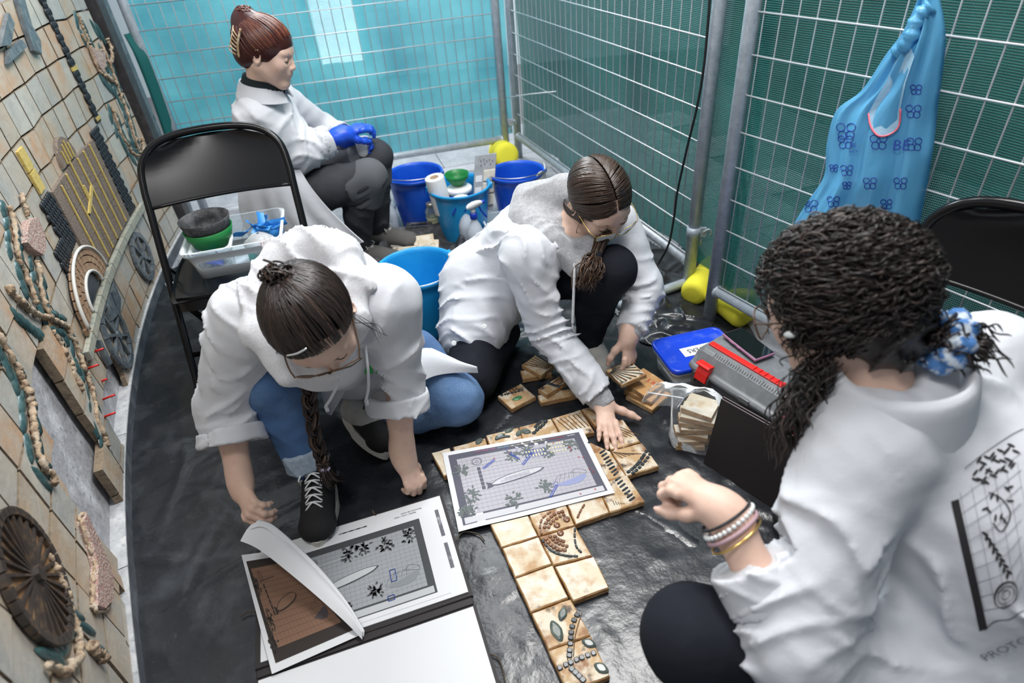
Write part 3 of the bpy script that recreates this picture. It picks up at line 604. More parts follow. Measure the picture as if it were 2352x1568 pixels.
tag(MB().box((2.55, 2.6, 1.4), (.1, 5.2, 2.8), yaw(14)).build('wall_right', M['dark_wall']), 'dark hall wall behind the green nets', 'wall', kind='structure')
# ================================================================== object materials
M['chair_black'] = mat('black_gloss_paint', (.005, .005, .006), .2, spec=.35)
M['rubber'] = mat('black_rubber', (.018, .018, .02), .65, var=[((.09, .09, .095), 24, .5, .8)], bump=[(60, .25)])
M['rubber_dusty'] = mat('dusty_black_rubber', (.022, .023, .026), .6, var=[((.16, .165, .175), 18, .45, .75), ((.09, .09, .1), 120, .5, .8)], bump=[(50, .3)])
M['green_rubber'] = mat('green_rubber', (.012, .19, .045), .4)
M['green_light'] = mat('green_silicone', (.03, .34, .12), .45)
M['bucket_light'] = mat('light_blue_plastic', (.01, .27, .62), .32, var=[((.02, .34, .70), 8, .4, .7)], bump=[(30, .05)])
M['bucket_dark'] = mat('royal_blue_plastic', (.008, .08, .56), .32, var=[((.012, .12, .66), 8, .4, .7)], bump=[(30, .05)])
M['steel_wire'] = mat('steel_wire', (.6, .62, .63), .3, metal=1)
M['clear'] = clear_mat('clear_tub_plastic', (.86, .92, .96), .10, .12)
M['film'] = clear_mat('clear_bag_film', (.92, .95, .97), .05, .12, .7, 70)
M['milky'] = mat('milky_bottle_plastic', (.72, .79, .88), .35, trans=.25, spec=.4)
M['liquid'] = mat('cloudy_liquid', (.62, .72, .80), .3, trans=.2)
M['glass'] = clear_mat('jar_glass', (.82, .90, .88), .10, .05, .8)
M['milk'] = mat('white_sediment', (.72, .71, .64), .7)
M['blue_plastic'] = mat('dark_blue_plastic', (.012, .045, .42), .3)
M['lid_blue'] = mat('blue_lid_plastic', (.010, .055, .58), .3, var=[((.08, .14, .55), 14, .62, .8)])
M['paper'] = mat('white_paper', (.68, .69, .71), .75)
M['kitchen_paper'] = mat('kitchen_paper', (.82, .82, .82), .9, bump=[(160, .7)])
M['card'] = mat('brown_card', (.34, .25, .16), .85)
M['glove'] = mat('blue_nitrile', (.03, .22, .62), .45, var=[((.06, .32, .72), 30, .4, .7)])
M['glove_dark'] = mat('royal_blue_nitrile', (.012, .07, .58), .4, var=[((.02, .12, .7), 30, .4, .7)])
M['teal_plastic'] = mat('teal_plastic', (.02, .30, .27), .35)
M['grey_board'] = mat('grey_mortar_board', (.30, .31, .33), .8, var=[((.4, .41, .43), 20, .4, .7)], bump=[(90, .4)])
M['cream_tile'] = mat('cream_sample_tile', (.62, .58, .50), .6, var=[((.52, .49, .42), 18, .45, .7)], bump=[(30, .3)])
M['ink'] = mat('black_ink', (.02, .018, .02), .7)
M['ink_red'] = mat('red_ink', (.45, .02, .025), .7)
M['ink_blue'] = mat('blue_ink', (.02, .06, .38), .7)
M['ink_yellow'] = mat('yellow_ink', (.66, .58, .16), .7)
M['ink_green'] = mat('green_ink', (.1, .38, .2), .7)
M['ink_pink'] = mat('pink_ink', (.62, .12, .35), .7)
M['ink_cyan'] = mat('cyan_ink', (.3, .6, .7), .7)
M['white_ink'] = mat('white_ink', (.8, .8, .82), .7)
M['tin'] = mat('tin_lid', (.55, .53, .42), .35, metal=.8)
M['toolgrey'] = mat('grey_toolbox_plastic', (.15, .16, .17), .42, var=[((.2, .21, .22), 40, .45, .75)], bump=[(200, .08)])
M['tooldark'] = mat('translucent_grey_body', (.07, .075, .08), .35, bump=[(200, .08)])
M['tool_red'] = mat('red_latch_plastic', (.68, .018, .014), .35)
M['phone_case'] = mat('mauve_phone_case', (.33, .16, .26), .4)
M['screen'] = mat('phone_glass', (.006, .008, .008), .06, spec=.7)
M['black_card'] = mat('black_cover_board', (.020, .016, .017), .62, bump=[(200, .15)])
M['card_edge'] = mat('grey_board_edge', (.16, .13, .14), .7)
M['tcream'] = mat('cream_fired_tile', (.46, .30, .15), .55, var=[((.62, .54, .42), 22, .44, .56), ((.26, .12, .045), 17, .52, .64), ((.07, .045, .035), 26, .58, .68)], bump=[(45, .35), (200, .12)])
M['tplain'] = mat('plain_cream_tile', (.60, .51, .37), .5, var=[((.66, .61, .52), 24, .42, .58), ((.42, .25, .11), 13, .54, .68), ((.11, .08, .065), 15, .62, .72)], bump=[(45, .3), (26, .25, (1, 6, 1))])
M['torange'] = mat('orange_fired_tile', (.50, .28, .11), .6, var=[((.36, .17, .06), 10, .45, .7), ((.60, .42, .22), 22, .52, .75)], bump=[(60, .4)])
M['tedge'] = mat('fired_clay_edge', (.40, .22, .09), .85, var=[((.55, .38, .2), 30, .45, .7), ((.2, .1, .05), 40, .55, .75)], bump=[(80, .7)])
M['inlay'] = mat('dark_glazed_inlay', (.03, .037, .042), .3, spec=.35, var=[((.13, .15, .155), 90, .5, .75)], coat=.15)
M['inlay_brown'] = mat('brown_glazed_inlay', (.16, .065, .03), .25, var=[((.3, .15, .08), 70, .45, .75)], coat=.15)
M['inlay_leaf'] = mat('grey_green_glazed_leaf', (.075, .095, .085), .25, var=[((.17, .19, .16), 50, .45, .75)], coat=.15)
M['groove'] = mat('brown_groove', (.09, .048, .025), .7)
M['leaf_green'] = mat('green_glazed_leaf', (.05, .20, .08), .3, coat=.4)
M['bag_blue'] = mat('blue_bin_bag', (.14, .48, .78), .26, var=[((.16, .52, .80), 6, .4, .7)], bump=[(26, .5, (1, 1, .35), 3, .006), (9, .8, (1, 1, .5), 'R', .02)], spec=.6, tl=.3)
M['bag_pale'] = mat('pale_blue_film', (.42, .66, .82), .28, bump=[(40, .6, None, 3, .005)], spec=.7, tl=.3)
M['grey_foam'] = mat('grey_cloth', (.5, .52, .52), .9)
def spath(f, pts, z, n=24, closed=False): return spline([f(x, y, z) for x, y in pts], n, closed)
# ================================================================== folding chairs
def folding_chair(O, u, label, folded=False, ln=.62):
    u = nrm(V(u[0], u[1], 0)); b = V(-u[1], u[0], 0); z = V(0, 0, 1); P = lambda x, y, h: O+u*x+b*y+z*h
    t = thing('folding_chair', label, 'chair', O, 'black folding chairs'); hw = .232
    lean = lambda h: .50*h-.0*h
    ys = lambda h: ln*h
    path = [P(-hw, 0, .012), P(-hw, ys(.3), .3), P(-hw, ys(.6), .6), P(-hw*1.0, ys(.68), .68), P(-hw*.95, ys(.745), .745), P(-hw*.76, ys(.79), .79), P(-hw*.45, ys(.812), .812), P(0, ys(.818), .818)]
    path = path+[P(*(p2)) for p2 in [(hw*.45, ys(.812), .812), (hw*.76, ys(.79), .79), (hw*.95, ys(.745), .745), (hw, ys(.68), .68), (hw, ys(.6), .6), (hw, ys(.3), .3), (hw, 0, .012)]]
    MB().tube(spline(path, 112), .0125, 12).build('back_frame', M['chair_black'], t)
    G = []                                                # backrest panel, bowed
    for i, a in enumerate(np.linspace(0, 1, 12)):
        h = .625+a*.175; w = hw*(1.0 if a < .45 else math.sqrt(max(.02, 1-((a-.45)/.62)**2.6)))-.008
        G.append([P(x*w, ys(h)+.028*(1-x*x)-.004, h) for x in np.linspace(-1, 1, 15)])
    bk = MB().sheet(np.array(G), .004).build('backrest', M['chair_black'], t)
    G = np.array(G); MB().tube(np.concatenate([G[0]]), .006, 8).build('backrest_lower_edge', M['chair_black'], bk)
    # seat: dished pressed steel pan
    S = []
    for y in np.linspace(0, 1, 13):
        row = []
        for x in np.linspace(-1, 1, 15):
            r = max(abs(x), abs(2*y-1)); cx = .205*x*(1-.06*max(0, (abs(2*y-1)-.8)/.2)**2); row.append(P(cx, .075+.37*y, .437-.010*max(0, 1-r**6)-(.012 if r > .999 else 0)) if not folded else P(cx*.92, ys(.12+.36*y)+.02, .12+.36*y))
        S.append(row)
    MB().sheet(np.array(S), .004).build('seat', M['chair_black'], t)
    sk = []
    for a in np.linspace(0, 2*math.pi, 49)[:-1]:
        c, s = math.cos(a), math.sin(a); k = 1/max(abs(c), abs(s))*(1-.10*(1-abs(abs(c)-abs(s)))**3); sk.append([P(.207*c*k, .26+.187*s*k, h) if not folded else P(.19*c*k, ys(.30+.18*s*k)+.02+(.436-h)*.6, .30+.18*s*k) for h in (.436, .425, .385)])
    MB().grid(np.array(sk), closeu=True).build('seat_apron', M['chair_black'], t)
    for sx in (-1, 1):
        MB().tube([P(sx*.205, .16, .41), P(sx*.200, .32, .22), P(sx*.195, .44, .012)] if not folded else [P(sx*.205, ys(.46)+.03, .46), P(sx*.2, ys(.25)+.03, .25), P(sx*.195, .035, .02)], .0115, 10).build('rear_leg', M['chair_black'], t)
        MB().tube([P(sx*.195, .425 if not folded else .03, .03), P(sx*.195, .448 if not folded else .036, .0)], .015, 10).build('rubber_foot', M['rubber'], t)
        MB().tube([P(sx*hw, .012, .03), P(sx*hw, -.004, .0)], .016, 10).build('rubber_foot', M['rubber'], t)
        MB().tube([P(sx*(hw+.0), ys(.46), .46), P(sx*.21, .30 if not folded else ys(.415)+.03, .415)], .006, 8).build('hinge_link', M['chair_black'], t)
        MB().tube([P(sx*(hw+.014), ys(.41), .41), P(sx*(hw-.03), ys(.41), .41)], .007, 8).build('pivot_bolt', M['galv'], t)
    MB().tube([P(-.198, .37 if not folded else ys(.11)+.03, .11), P(.198, .37 if not folded else ys(.11)+.03, .11)], .009, 10).build('crossbar', M['chair_black'], t)
    MB().tube([P(-hw, ys(.2), .2), P(hw, ys(.2), .2)], .009, 10).build('crossbar', M['chair_black'], t)
    return t, P
CH1, CP1 = folding_chair(V(-.833, 1.645, 0), (.97, .243), 'black metal folding chair holding a clear tub of bowls')
CH2, CP2 = folding_chair(V(.895, .925, 0), (.471, -.882), 'folded black chair leaning on the fence behind the curly-haired woman', True, .24)
# ================================================================== tubs, bowls
def rbox(mb, c, u, L, Wd, h0, h1, taper, th, rim=.012, nc=5, r=.03, base=True):   # open tub with rounded corners, from outline lofts
    u = nrm(V(u[0], u[1], 0)); v = V(-u[1], u[0], 0)
    def ring(l, w, z, rr):
        out = []
        for sx, sy, a0 in ((1, 1, 0), (-1, 1, 90), (-1, -1, 180), (1, -1, 270)):
            for a in np.linspace(a0, a0+90, nc): 
                a = math.radians(a); out.append(c+u*(sx*(l/2-rr)+rr*math.cos(a))+v*(sy*(w/2-rr)+rr*math.sin(a))+V(0, 0, z))
        return out
    k = taper
    rings = [ring(L*k, Wd*k, h0, r*.8), ring(L*k, Wd*k, h0, r*.8), ring(lerp(L*k, L, .5), lerp(Wd*k, Wd, .5), (h0+h1)/2, r), ring(L, Wd, h1-.018, r), ring(L+rim, Wd+rim, h1-.016, r), ring(L+rim*1.6, Wd+rim*1.6, h1, r), ring(L, Wd, h1, r)]
    rings += [ring(L-th*2, Wd-th*2, h1-.02, r), ring(lerp(L*k, L, .5)-th*2, lerp(Wd*k, Wd, .5)-th*2, (h0+h1)/2, r), ring(L*k-th*2, Wd*k-th*2, h0+th, r*.8)]
    G = np.array(rings); n = G.shape[1]; mb.grid(G, closev=True)
    mb.add(G[0], [tuple(range(n))[::-1]], False); mb.add(G[-1], [tuple(range(n))], False); return mb
tubc = V(-.892, 1.935, .432)
def tub(name, label, c, u, L, Wd, h, taper, m, group=None):
    return tag(rbox(MB(), c, u, L, Wd, 0, h, taper, .002).build(name, m), label, 'tub', group)
tub('storage_tub', 'large clear plastic tub resting on the folding chair seat', tubc, (.972, .20), .30, .25, .105, .86, M['clear'], 'clear plastic tubs')
tub('storage_tub', 'small deep clear pot inside the chair tub under the stacked bowls', tubc+V(-.062, -.065, .003), (.972, .20), .115, .11, .09, .85, M['clear'], 'clear plastic tubs')
def bowl(name, label, c, r, h, m, rb=.55, group='rubber mixing bowls'):
    pr = [(r*rb, 0), (r*(rb+.12), h*.1), (r*.9, h*.6), (r, h), (r*.96, h), (r*.86, h*.6), (r*(rb+.06), h*.14), (r*rb*.8, h*.08), (0, h*.07)]
    return tag(MB().lathe(pr, c, 40).build(name, m), label, 'bowl', group)
bc = V(-.965, 1.912, .0)
bowl('mixing_bowl', 'green rubber bowl nested under the black bowl on the chair', bc+V(0, 0, .50), .078, .065, M['green_rubber'], .6)
bowl('mixing_bowl', 'dusty black rubber bowl on top of the stack on the chair', bc+V(0, 0, .525), .080, .075, M['rubber_dusty'], .72)
def crumple(name, label, cat, c, r, m, seed, n=22, group=None, flat=.6):
    rr = np.random.RandomState(seed); mb = MB()
    for k in range(n):                                   # folded sheets fanned out
        p = c+rr.normal(0, 1, 3)*V(r*.42, r*.42, r*.25*flat); d = nrm(rr.normal(0, 1, 3)*V(1, 1, .6)); e = nrm(np.cross(d, rr.normal(0, 1, 3))); a, b_ = r*rr.uniform(.35, .75), r*rr.uniform(.2, .4)
        G = np.array([[p+d*a*x+e*b_*y+np.cross(d, e)*(.25*b_*math.sin(3*x+k)+.3*b_*abs(y)) for y in np.linspace(-1, 1, 5)] for x in np.linspace(-1, 1, 6)]); mb.sheet(G, .0012)
    ob = mb.build(name, m); return tag(ob, label, cat, group)
crumple('disposable_glove', 'crumpled light blue nitrile gloves in the tub on the chair', 'gloves', tubc+V(.085, .035, .095), .055, M['glove'], 3, 16)
crumple('disposable_glove', 'blue gloves squashed at the bottom of the small clear pot', 'gloves', tubc+V(-.062, -.06, .03), .04, M['glove_dark'], 5, 8)
_b = MB(); bag_c = tubc+V(.085, -.03, .055)
G = np.array([[bag_c+V(.052*math.cos(a)*math.sin(t)*(1+.15*math.sin(5*a+3*t)), .045*math.sin(a)*math.sin(t)*(1+.15*math.cos(4*a)), .045*math.cos(t)) for a in np.linspace(0, 6.283, 20)[:-1]] for t in np.linspace(.1, 3.0, 10)])
_b.grid(G, closev=True); pb = _b.build('plastic_bag', clear_mat('frosted_bag', (.85, .85, .87), .45, .3, .5, 60)); tag(pb, 'crumpled frosted bag with red lettering in the chair tub', 'bag')
G = np.array([[bag_c+V(.01+.05*x, -.035-.02*y+.0, .035-.022*y*y*0-.03*y+.004*math.sin(4*x)) for y in np.linspace(0, 1, 5)] for x in np.linspace(0, 1, 6)]); lab = MB().sheet(G, .0008).build('label_tag', M['paper'], pb)
tb = MB(); text_mb(tb, 'LA', bag_c+V(.016, -.048, .023), V(.9, -.1, .2), V(-.1, .55, .8), .022); tb.build('lettering', M['ink_red'], pb)
MB()
tag(MB().box(tubc+V(.085, -.05, .03), (.075, .06, .05), axes((0, .25, 1)), smooth=False).build('plastic_box', M['teal_plastic'], bevel=.006), 'teal plastic case standing in the tub on the chair', 'box')
# ================================================================== buckets
def bucket(c, rim_r, base_r, h, m, label, handle='front', ang=0, water=False):
    t = thing('bucket', label, 'bucket', c, 'plastic buckets')
    rr = lambda z: base_r+(rim_r-base_r)*(z/h)**.85
    pr = [(base_r*.93, .004), (base_r*.97, 0), (base_r, .006)]+[(rr(z), z) for z in np.linspace(.02, h-.016, 7)]+[(rim_r+.001, h-.016), (rim_r+.0075, h-.014), (rim_r+.009, h-.004), (rim_r+.006, h), (rim_r-.001, h-.002)]
    pr += [(rr(z)-.003, z) for z in np.linspace(h-.016, .02, 7)]+[(base_r-.004, .008), (0, .007)]
    MB().lathe(pr, c, 56).build('body', m, t)
    a = math.radians(ang); d = V(math.cos(a), math.sin(a), 0); e = V(-d[1], d[0], 0)
    for s in (-1, 1): MB().box(c+d*s*(rim_r+.010)+V(0, 0, h-.012), (.012, .026, .026), np.stack([d, e, V(0, 0, 1)])).build('handle_lug', m, t, bevel=.003)
    if handle:
        R_ = rim_r+.012; sg = 1 if handle == 'back' else -1; tilt = .10 if handle != 'up' else 1.2
        pth = [c+d*R_*math.cos(x)+e*sg*R_*math.sin(x)*math.cos(tilt)*1.0+V(0, 0, h+.001+R_*math.sin(x)*math.sin(tilt)*(1 if sg > 0 else .25)-.0) for x in np.linspace(0, math.pi, 32)]
        MB().tube(pth, .0021, 6).build('handle', M['steel_wire'], t)
    return t
BK0 = V(-.333, 2.045, .004); BKr = .150
bucket(BK0, .150, .108, .275, M['bucket_light'], 'light blue bucket standing empty between the two women in front', 'front', 38)
BK1, BK2, BK3 = V(-.415, 3.03, -.003), V(-.185, 2.815, -.003), V(.098, 2.93, -.003)
bucket(BK1, .137, .100, .275, M['bucket_dark'], 'royal blue bucket at the back nearest the seated woman', 'back', 170)
bucket(BK2, .143, .104, .275, M['bucket_light'], 'light blue bucket packed with paper roll, bowls and a sample board', 'front', 175)
bucket(BK3, .131, .098, .275, M['bucket_dark'], 'royal blue bucket at the back near the fence corner', 'back', 185)
# contents of the packed bucket
c = BK2
t = thing('paper_roll', 'white kitchen paper roll leaning in the light blue bucket', 'paper roll', c+V(-.085, -.035, .16)); ax = axes((-.12, -.05, 1))
MB().lathe([(.020, 0), (.044, 0), (.045, .004), (.045, .176), (.044, .18), (.021, .18), (.021, .004)], c+V(-.085, -.035, .16), 28, ax).build('paper', M['kitchen_paper'], t)
MB().lathe([(.0205, .02), (.0205, .181), (.019, .181), (.019, .02)], c+V(-.085, -.035, .16), 20, ax).build('cardboard_core', M['card'], t)
t = thing('plaster_tub', 'white lidded tub with a printed blue and yellow band in the packed bucket', 'tub', c+V(.0, .0, .13))
MB().lathe([(.050, 0), (.055, .11), (.060, .112), (.061, .13), (.056, .134), (0, .134)], c+V(.0, .0, .13), 32).build('body', M['white_plastic'], t)
MB().lathe([(.0545, .07), (.0556, .108)], c+V(.0, .0, .13), 32).build('blue_band', M['blue_plastic'], t)
for a in range(7): MB().box(c+V(.0558*math.cos(3.7+a*.3), .0558*math.sin(3.7+a*.3), .13+.085), (.003, .013, .018), np.stack([V(math.cos(3.7+a*.3), math.sin(3.7+a*.3), 0), V(-math.sin(3.7+a*.3), math.cos(3.7+a*.3), 0), V(0, 0, 1)])).build('printed_patch', [M['ink_yellow'], M['white_ink'], M['ink_red']][a % 3], t)
bowl('mixing_bowl', 'small green rubber bowl on the lid in the packed bucket', c+V(-.005, .02, .268), .058, .055, M['green_rubber'], .42)
sb_o = c+V(.055, .0, .13); sx_, sy_ = nrm(V(.93, .25, -.05)), nrm(V(.16, .32, .93)); sn_ = np.cross(sx_, sy_)
t = thing('sample_board', 'grey mortar board with cream sample tiles and paper labels in the packed bucket', 'sample board', sb_o)
MB().box(sb_o+sx_*.045+sy_*.13, (.105, .27, .012), np.stack([sx_, sy_, sn_])).build('board', M['grey_board'], t, bevel=.003)
for k in range(3):
    MB().box(sb_o+sx_*.066+sy_*(.05+.058*k)+sn_*.010, (.058, .052, .012), np.stack([sx_, sy_, sn_])).build('sample_tile', M['cream_tile'], t, bevel=.004)
    MB().box(sb_o+sx_*.015+sy_*(.045+.055*k)+sn_*.0068, (.032, .03, .0015), np.stack([sx_, sy_, sn_])).build('paper_label', M['paper'], t)
for k, (x, y) in enumerate([(.02, .235), (.035, .24), (.05, .232), (.063, .236), (.078, .23), (.07, .215), (.04, .22), (.022, .215)]): MB().box(sb_o+sx_*x+sy_*y+sn_*.0062, (.003, .009, .001), np.stack([sx_, sy_, sn_])).build('scratched_mark', M['ink'], t)
G = np.array([[BK3+V(.128*math.cos(a)+.01, .128*math.sin(a), .28-.10*y+.01*math.sin(a*7)) for y in np.linspace(0, 1, 5)] for a in np.linspace(-.9, .35, 9)]); tag(MB().sheet(G, .006).build('cleaning_cloth', M['grey_foam']), 'pale grey cloth hanging over the rim of the corner bucket', 'cloth')
# ================================================================== jar and spray bottles
def jar():
    c = V(-.338, 2.865, .0); t = thing('glass_jar', 'glass jar with white sediment and a masking tape label', 'jar', c)
    MB().lathe([(.030, 0), (.034, .004), (.034, .055), (.029, .075), (.029, .09), (.032, .105), (.033, .13), (.022, .152), (.022, .165), (.020, .165), (.020, .152), (.031, .13), (.031, .105), (.027, .09), (.027, .075), (.032, .055), (.032, .006), (0, .005)], c, 28).build('body', M['glass'], t)
    MB().lathe([(.0315, .006), (.0315, .05), (.02, .056), (0, .057)], c, 24).build('sediment', M['milk'], t)
    MB().lathe([(.024, .156), (.0245, .170), (.022, .173), (0, .173)], c, 24).build('lid', M['tin'], t)
    lb = MB().lathe([(.0345, .075), (.0300, .078), (.0300, .09), (.0335, .102)], c, 24).build('tape_label', mat('masking_tape', (.62, .60, .38), .8), t)
    tb = MB(); text_mb(tb, 'YTM', c+V(-.012, -.0335, .083), V(1, 0, 0), V(0, 0, 1), .013); tb.build('lettering', M['ink_green'], t)
jar()
def spray(c, ang, label, h=.20):
    t = thing('spray_bottle', label, 'spray bottle', c, 'white and blue spray bottles'); a = math.radians(ang); d = V(math.cos(a), math.sin(a), 0); e = V(-d[1], d[0], 0); z = V(0, 0, 1); k = h/.20
    MB().lathe([(.034*1, 0), (.038, .004), (.0385, .11*k), (.036, .125*k), (.026, .155*k), (.014, .178*k), (.014, .195*k)], c, 28).build('bottle', M['milky'], t)
    MB().lathe([(.0365, .004), (.0365, .085*k)], c, 24).build('liquid', M['liquid'], t)
    MB().lathe([(.0165, .188*k), (.0175, .191*k), (.0175, .213*k), (.0155, .216*k)], c, 24).build('collar', M['blue_plastic'], t)
    b = c+z*(.216*k); X = np.stack([d, e, z])
    MB().lathe([(.013, 0), (.010, .014), (.010, .03)], b, 16).build('neck', M['white_plastic'], t)
    hd = MB(); G = []
    for x, w, zl, zh in ((-.030, .008, .026, .034), (-.02, .011, .022, .043), (0, .012, .02, .05), (.02, .011, .026, .052), (.038, .009, .032, .050), (.046, .007, .035, .046)): G.append([b+d*x+e*w*sy+z*zz for sy, zz in ((-1, zl), (1, zl), (1, zh-.004), (.6, zh), (-.6, zh), (-1, zh-.004))])
    hd.grid(np.array(G), closev=True); hd.add(G[0], [tuple(range(6))], False); hd.add(G[-1], [tuple(range(6))[::-1]], False); hd.build('head', M['white_plastic'], t)
    MB().lathe([(.007, 0), (.009, .002), (.009, .012), (.006, .014), (0, .014)], b+d*.045+z*.041, 12, axes(d, e)).build('nozzle', M['blue_plastic'], t)
    tr = spline([b+d*.026+z*.034, b+d*.034+z*.012, b+d*.045-z*.012, b+d*.062-z*.035], 12); MB().tube(tr, [.007]*len(tr), 8, flat=.6).build('trigger', M['blue_plastic'], t)
    return t
spray(V(-.122, 2.60, .004), 20, 'front spray bottle of the pair right of the black tray')
spray(V(-.165, 2.70, .002), 200, 'spray bottle half hidden behind its twin beside the light blue bucket')
spray(V(-.560, 2.93, .0), 155, 'spray bottle beside the shin of the seated woman', .185)
spray(V(.115, 2.70, .0), -60, 'spray bottle mostly hidden behind the shoulder of the hooded woman', .185)
# ================================================================== black tray with tiles
def frame3(c0, c1, c2):                      # origin, x dir, y dir on a level plane
    x = nrm(c1-c0); y = c2-c0; y = nrm(y-x*(y@x)); return c0, x, y, np.cross(x, y)
trc = V(-.385, 2.655, .012); tx = nrm(V(.97, .10, 0)); tx = nrm(V(.985, -.05, .0)); ty = V(-tx[1], tx[0], 0)
t = thing('rubber_tray', 'dusty black rubber tray with a carrying slot, holding tile pieces', 'tray', trc)
def traygrid(off):
    rings = []
    for l, w, h in ((.30, .20, 0), (.37, .28, .055), (.405, .315, .058), (.40, .31, .052)): rings.append([trc+tx*sx*l/2+ty*sy*w/2+V(0, 0, h+off+.012*(sx*.3+sy*.5)*(h > .02)) for sx, sy in [(-1, -1), (-.5, -1), (0, -1), (.5, -1), (1, -1), (1, -.5), (1, 0), (1, .5), (1, 1), (.5, 1), (0, 1), (-.5, 1), (-1, 1), (-1, .5), (-1, 0), (-1, -.5)]])
    return np.array(rings)
mb = MB(); g0 = traygrid(0); g1 = traygrid(.006); mb.grid(g0, closev=True, smooth=False); mb.grid(g1[:, ::-1], closev=True, smooth=False); mb.add(g0[0], [tuple(range(16))[::-1]], False); mb.add(g1[0], [tuple(range(16))], False); mb.grid(np.stack([g0[-1], g1[-1]]), closev=True); mb.build('body', M['rubber_dusty'], t)
hb = trc+ty*.165+V(0, 0, .066)+tx*-.03
mb = MB()
for q in (-.052, .052): mb.box(hb+tx*q, (.024, .045, .012), np.stack([tx, ty, V(0, 0, 1)]))
mb.box(hb+ty*.021, (.128, .016, .012), np.stack([tx, ty, V(0, 0, 1)])); mb.box(hb-ty*.02, (.128, .012, .012), np.stack([tx, ty, V(0, 0, 1)])); mb.build('handle_slot', M['rubber_dusty'], t, bevel=.003)
def slab_tile(name, label, c, x, y, sx, sy, th, m, group, up=None):
    x = nrm(x); y = np.asarray(y, float); y = nrm(y-x*(y@x)); n = np.cross(x, y)
    if n[2] < 0: x, y = y, x; n = -n
    t = thing(name, label, 'tile', np.asarray(c, float), group); mb = MB(); r = np.random.RandomState(sum(map(ord, label)) % 9999)
    q = [(-sx/2, -sy/2), (0, -sy/2), (sx/2, -sy/2), (sx/2, 0), (sx/2, sy/2), (0, sy/2), (-sx/2, sy/2), (-sx/2, 0)]; q = [(a+r.uniform(-.0015, .0015), b+r.uniform(-.0015, .0015)) for a, b in q]
    lo = [c+x*a+y*b for a, b in q]; md = [p+n*(th-.002) for p in lo]; hi = [c+x*a*.975+y*b*.975+n*th for a, b in q]
    mb.add(hi, [tuple(range(8))], False); mb.m = 1; mb.grid(np.array([lo, md, hi]), closev=True, smooth=False); mb.add(lo, [tuple(range(8))[::-1]], False)
    b_ = mb.build('slab', [m, M['tedge']], t); return t, (lambda a, b, h=0: np.asarray(c)+x*a+y*b+n*(th+h)), (x, y, n)
zin = trc+V(0, 0, .010)
slab_tile('ceramic_tile', 'cream tile piece lying in the left of the black tray', zin+V(-.09, -.02, .0), V(1, -.12, .05), V(0, 1, .15), .115, .095, .014, M['tplain'], 'tiles in the black tray')
tt, f_, (x_, y_, n_) = slab_tile('ceramic_tile', 'cream tile marked R13 standing up in the black tray', zin+V(.03, -.01, .006), V(1, -.1, 0), V(.0, .72, .55), .10, .10, .014, M['tplain'], 'tiles in the black tray')
slab_tile('ceramic_tile', 'plain tile directly behind the one marked R13 in the tray', zin+V(.005, .05, .004), V(1, .1, 0), V(.0, .70, .55), .10, .10, .014, M['tplain'], 'tiles in the black tray')
tb = MB(); text_mb(tb, 'R13', f_(-.005, -.04), x_, y_, .026); tb.build('lettering', M['ink'], tt)
for cx_, cy_, r_ in ((-.012, .012, .011), (.02, .018, .012), (-.028, -.012, .007)): MB().tube([f_(cx_+r_*math.cos(a)*(1+.15*math.sin(3*a)), cy_+r_*math.sin(a), .0003) for a in np.linspace(0, 5.6, 20)], .0006, 4).build('pencil_outline', M['ink'], tt)
# ================================================================== boxes at the back
b2 = V(.02, 2.62, .0); tub('storage_tub', 'clear plastic tub with a tile and gloves behind the hooded woman', b2+V(.035, .12, .003), (.97, .2), .26, .22, .10, .9, M['clear'], 'clear plastic tubs')
slab_tile('ceramic_tile', 'pinkish tile poking out of the clear tub behind the hooded woman', b2+V(-.005, .10, .055), V(1, .2, -.25), V(-.1, .6, .75), .085, .075, .012, M['torange'], 'tiles behind the hooded woman')
crumple('disposable_glove', 'blue gloves in the clear tub behind the hooded woman', 'gloves', b2+V(.0, .06, .06), .045, M['glove'], 8, 10)
tub('storage_tub', 'clear tub of packets beside the knee of the seated woman', V(-.645, 3.05, -.003), (.98, .1), .20, .16, .12, .9, M['clear'], 'clear plastic tubs')
crumple('plastic_bag', 'pale crumpled bag in the tub beside the seated woman', 'bag', V(-.645, 3.05, .07), .06, M['milky'], 11, 8)
t = thing('small_packet', 'small printed packet with a magenta stripe by the seated woman', 'packet', V(-.70, 2.86, .0)); MB().box(V(-.70, 2.86, .028), (.045, .02, .055), yaw(-10)).build('box', M['paper'], t, bevel=.002); MB().box(V(-.70, 2.849, .045), (.046, .002, .014), yaw(-10)).build('printed_stripe', M['ink_pink'], t); MB().box(V(-.70, 2.849, .02), (.03, .002, .018), yaw(-10)).build('printed_mark', M['ink'], t)
# flat black bag behind the hooded woman
t = thing('tool_bag', 'flat black zipped bag on the sheet behind the hooded woman', 'bag', V(-.13, 2.22, .01)); G = []
for a in np.linspace(0, 2*math.pi, 28, endpoint=False):
    cx_, sy_ = math.cos(a), math.sin(a); k = 1/(abs(cx_)**4+abs(sy_)**4)**.25; G.append([V(-.13, 2.22, 0)+V(.12*cx_*k*f, .19*sy_*k*f, z)@yaw(-12) for f, z in ((.9, .008), (1, .03), (.96, .055), (.7, .072), (.2, .074))])
G = np.array(G); mb = MB(); mb.grid(G, closeu=True); mb.add(G[:, -1], [tuple(range(28))], True); mb.build('pouch', M['rubber'], t)
MB().tube(spline([V(-.20, 2.40, .06), V(-.16, 2.46, .10), V(-.08, 2.44, .09), V(-.06, 2.38, .06)], 20), .006, 6, flat=.5).build('strap', M['rubber'], t)
MB().tube([V(-.23, 2.10, .052), V(-.05, 2.06, .055)], .002, 6).build('zip', M['galv'], t)
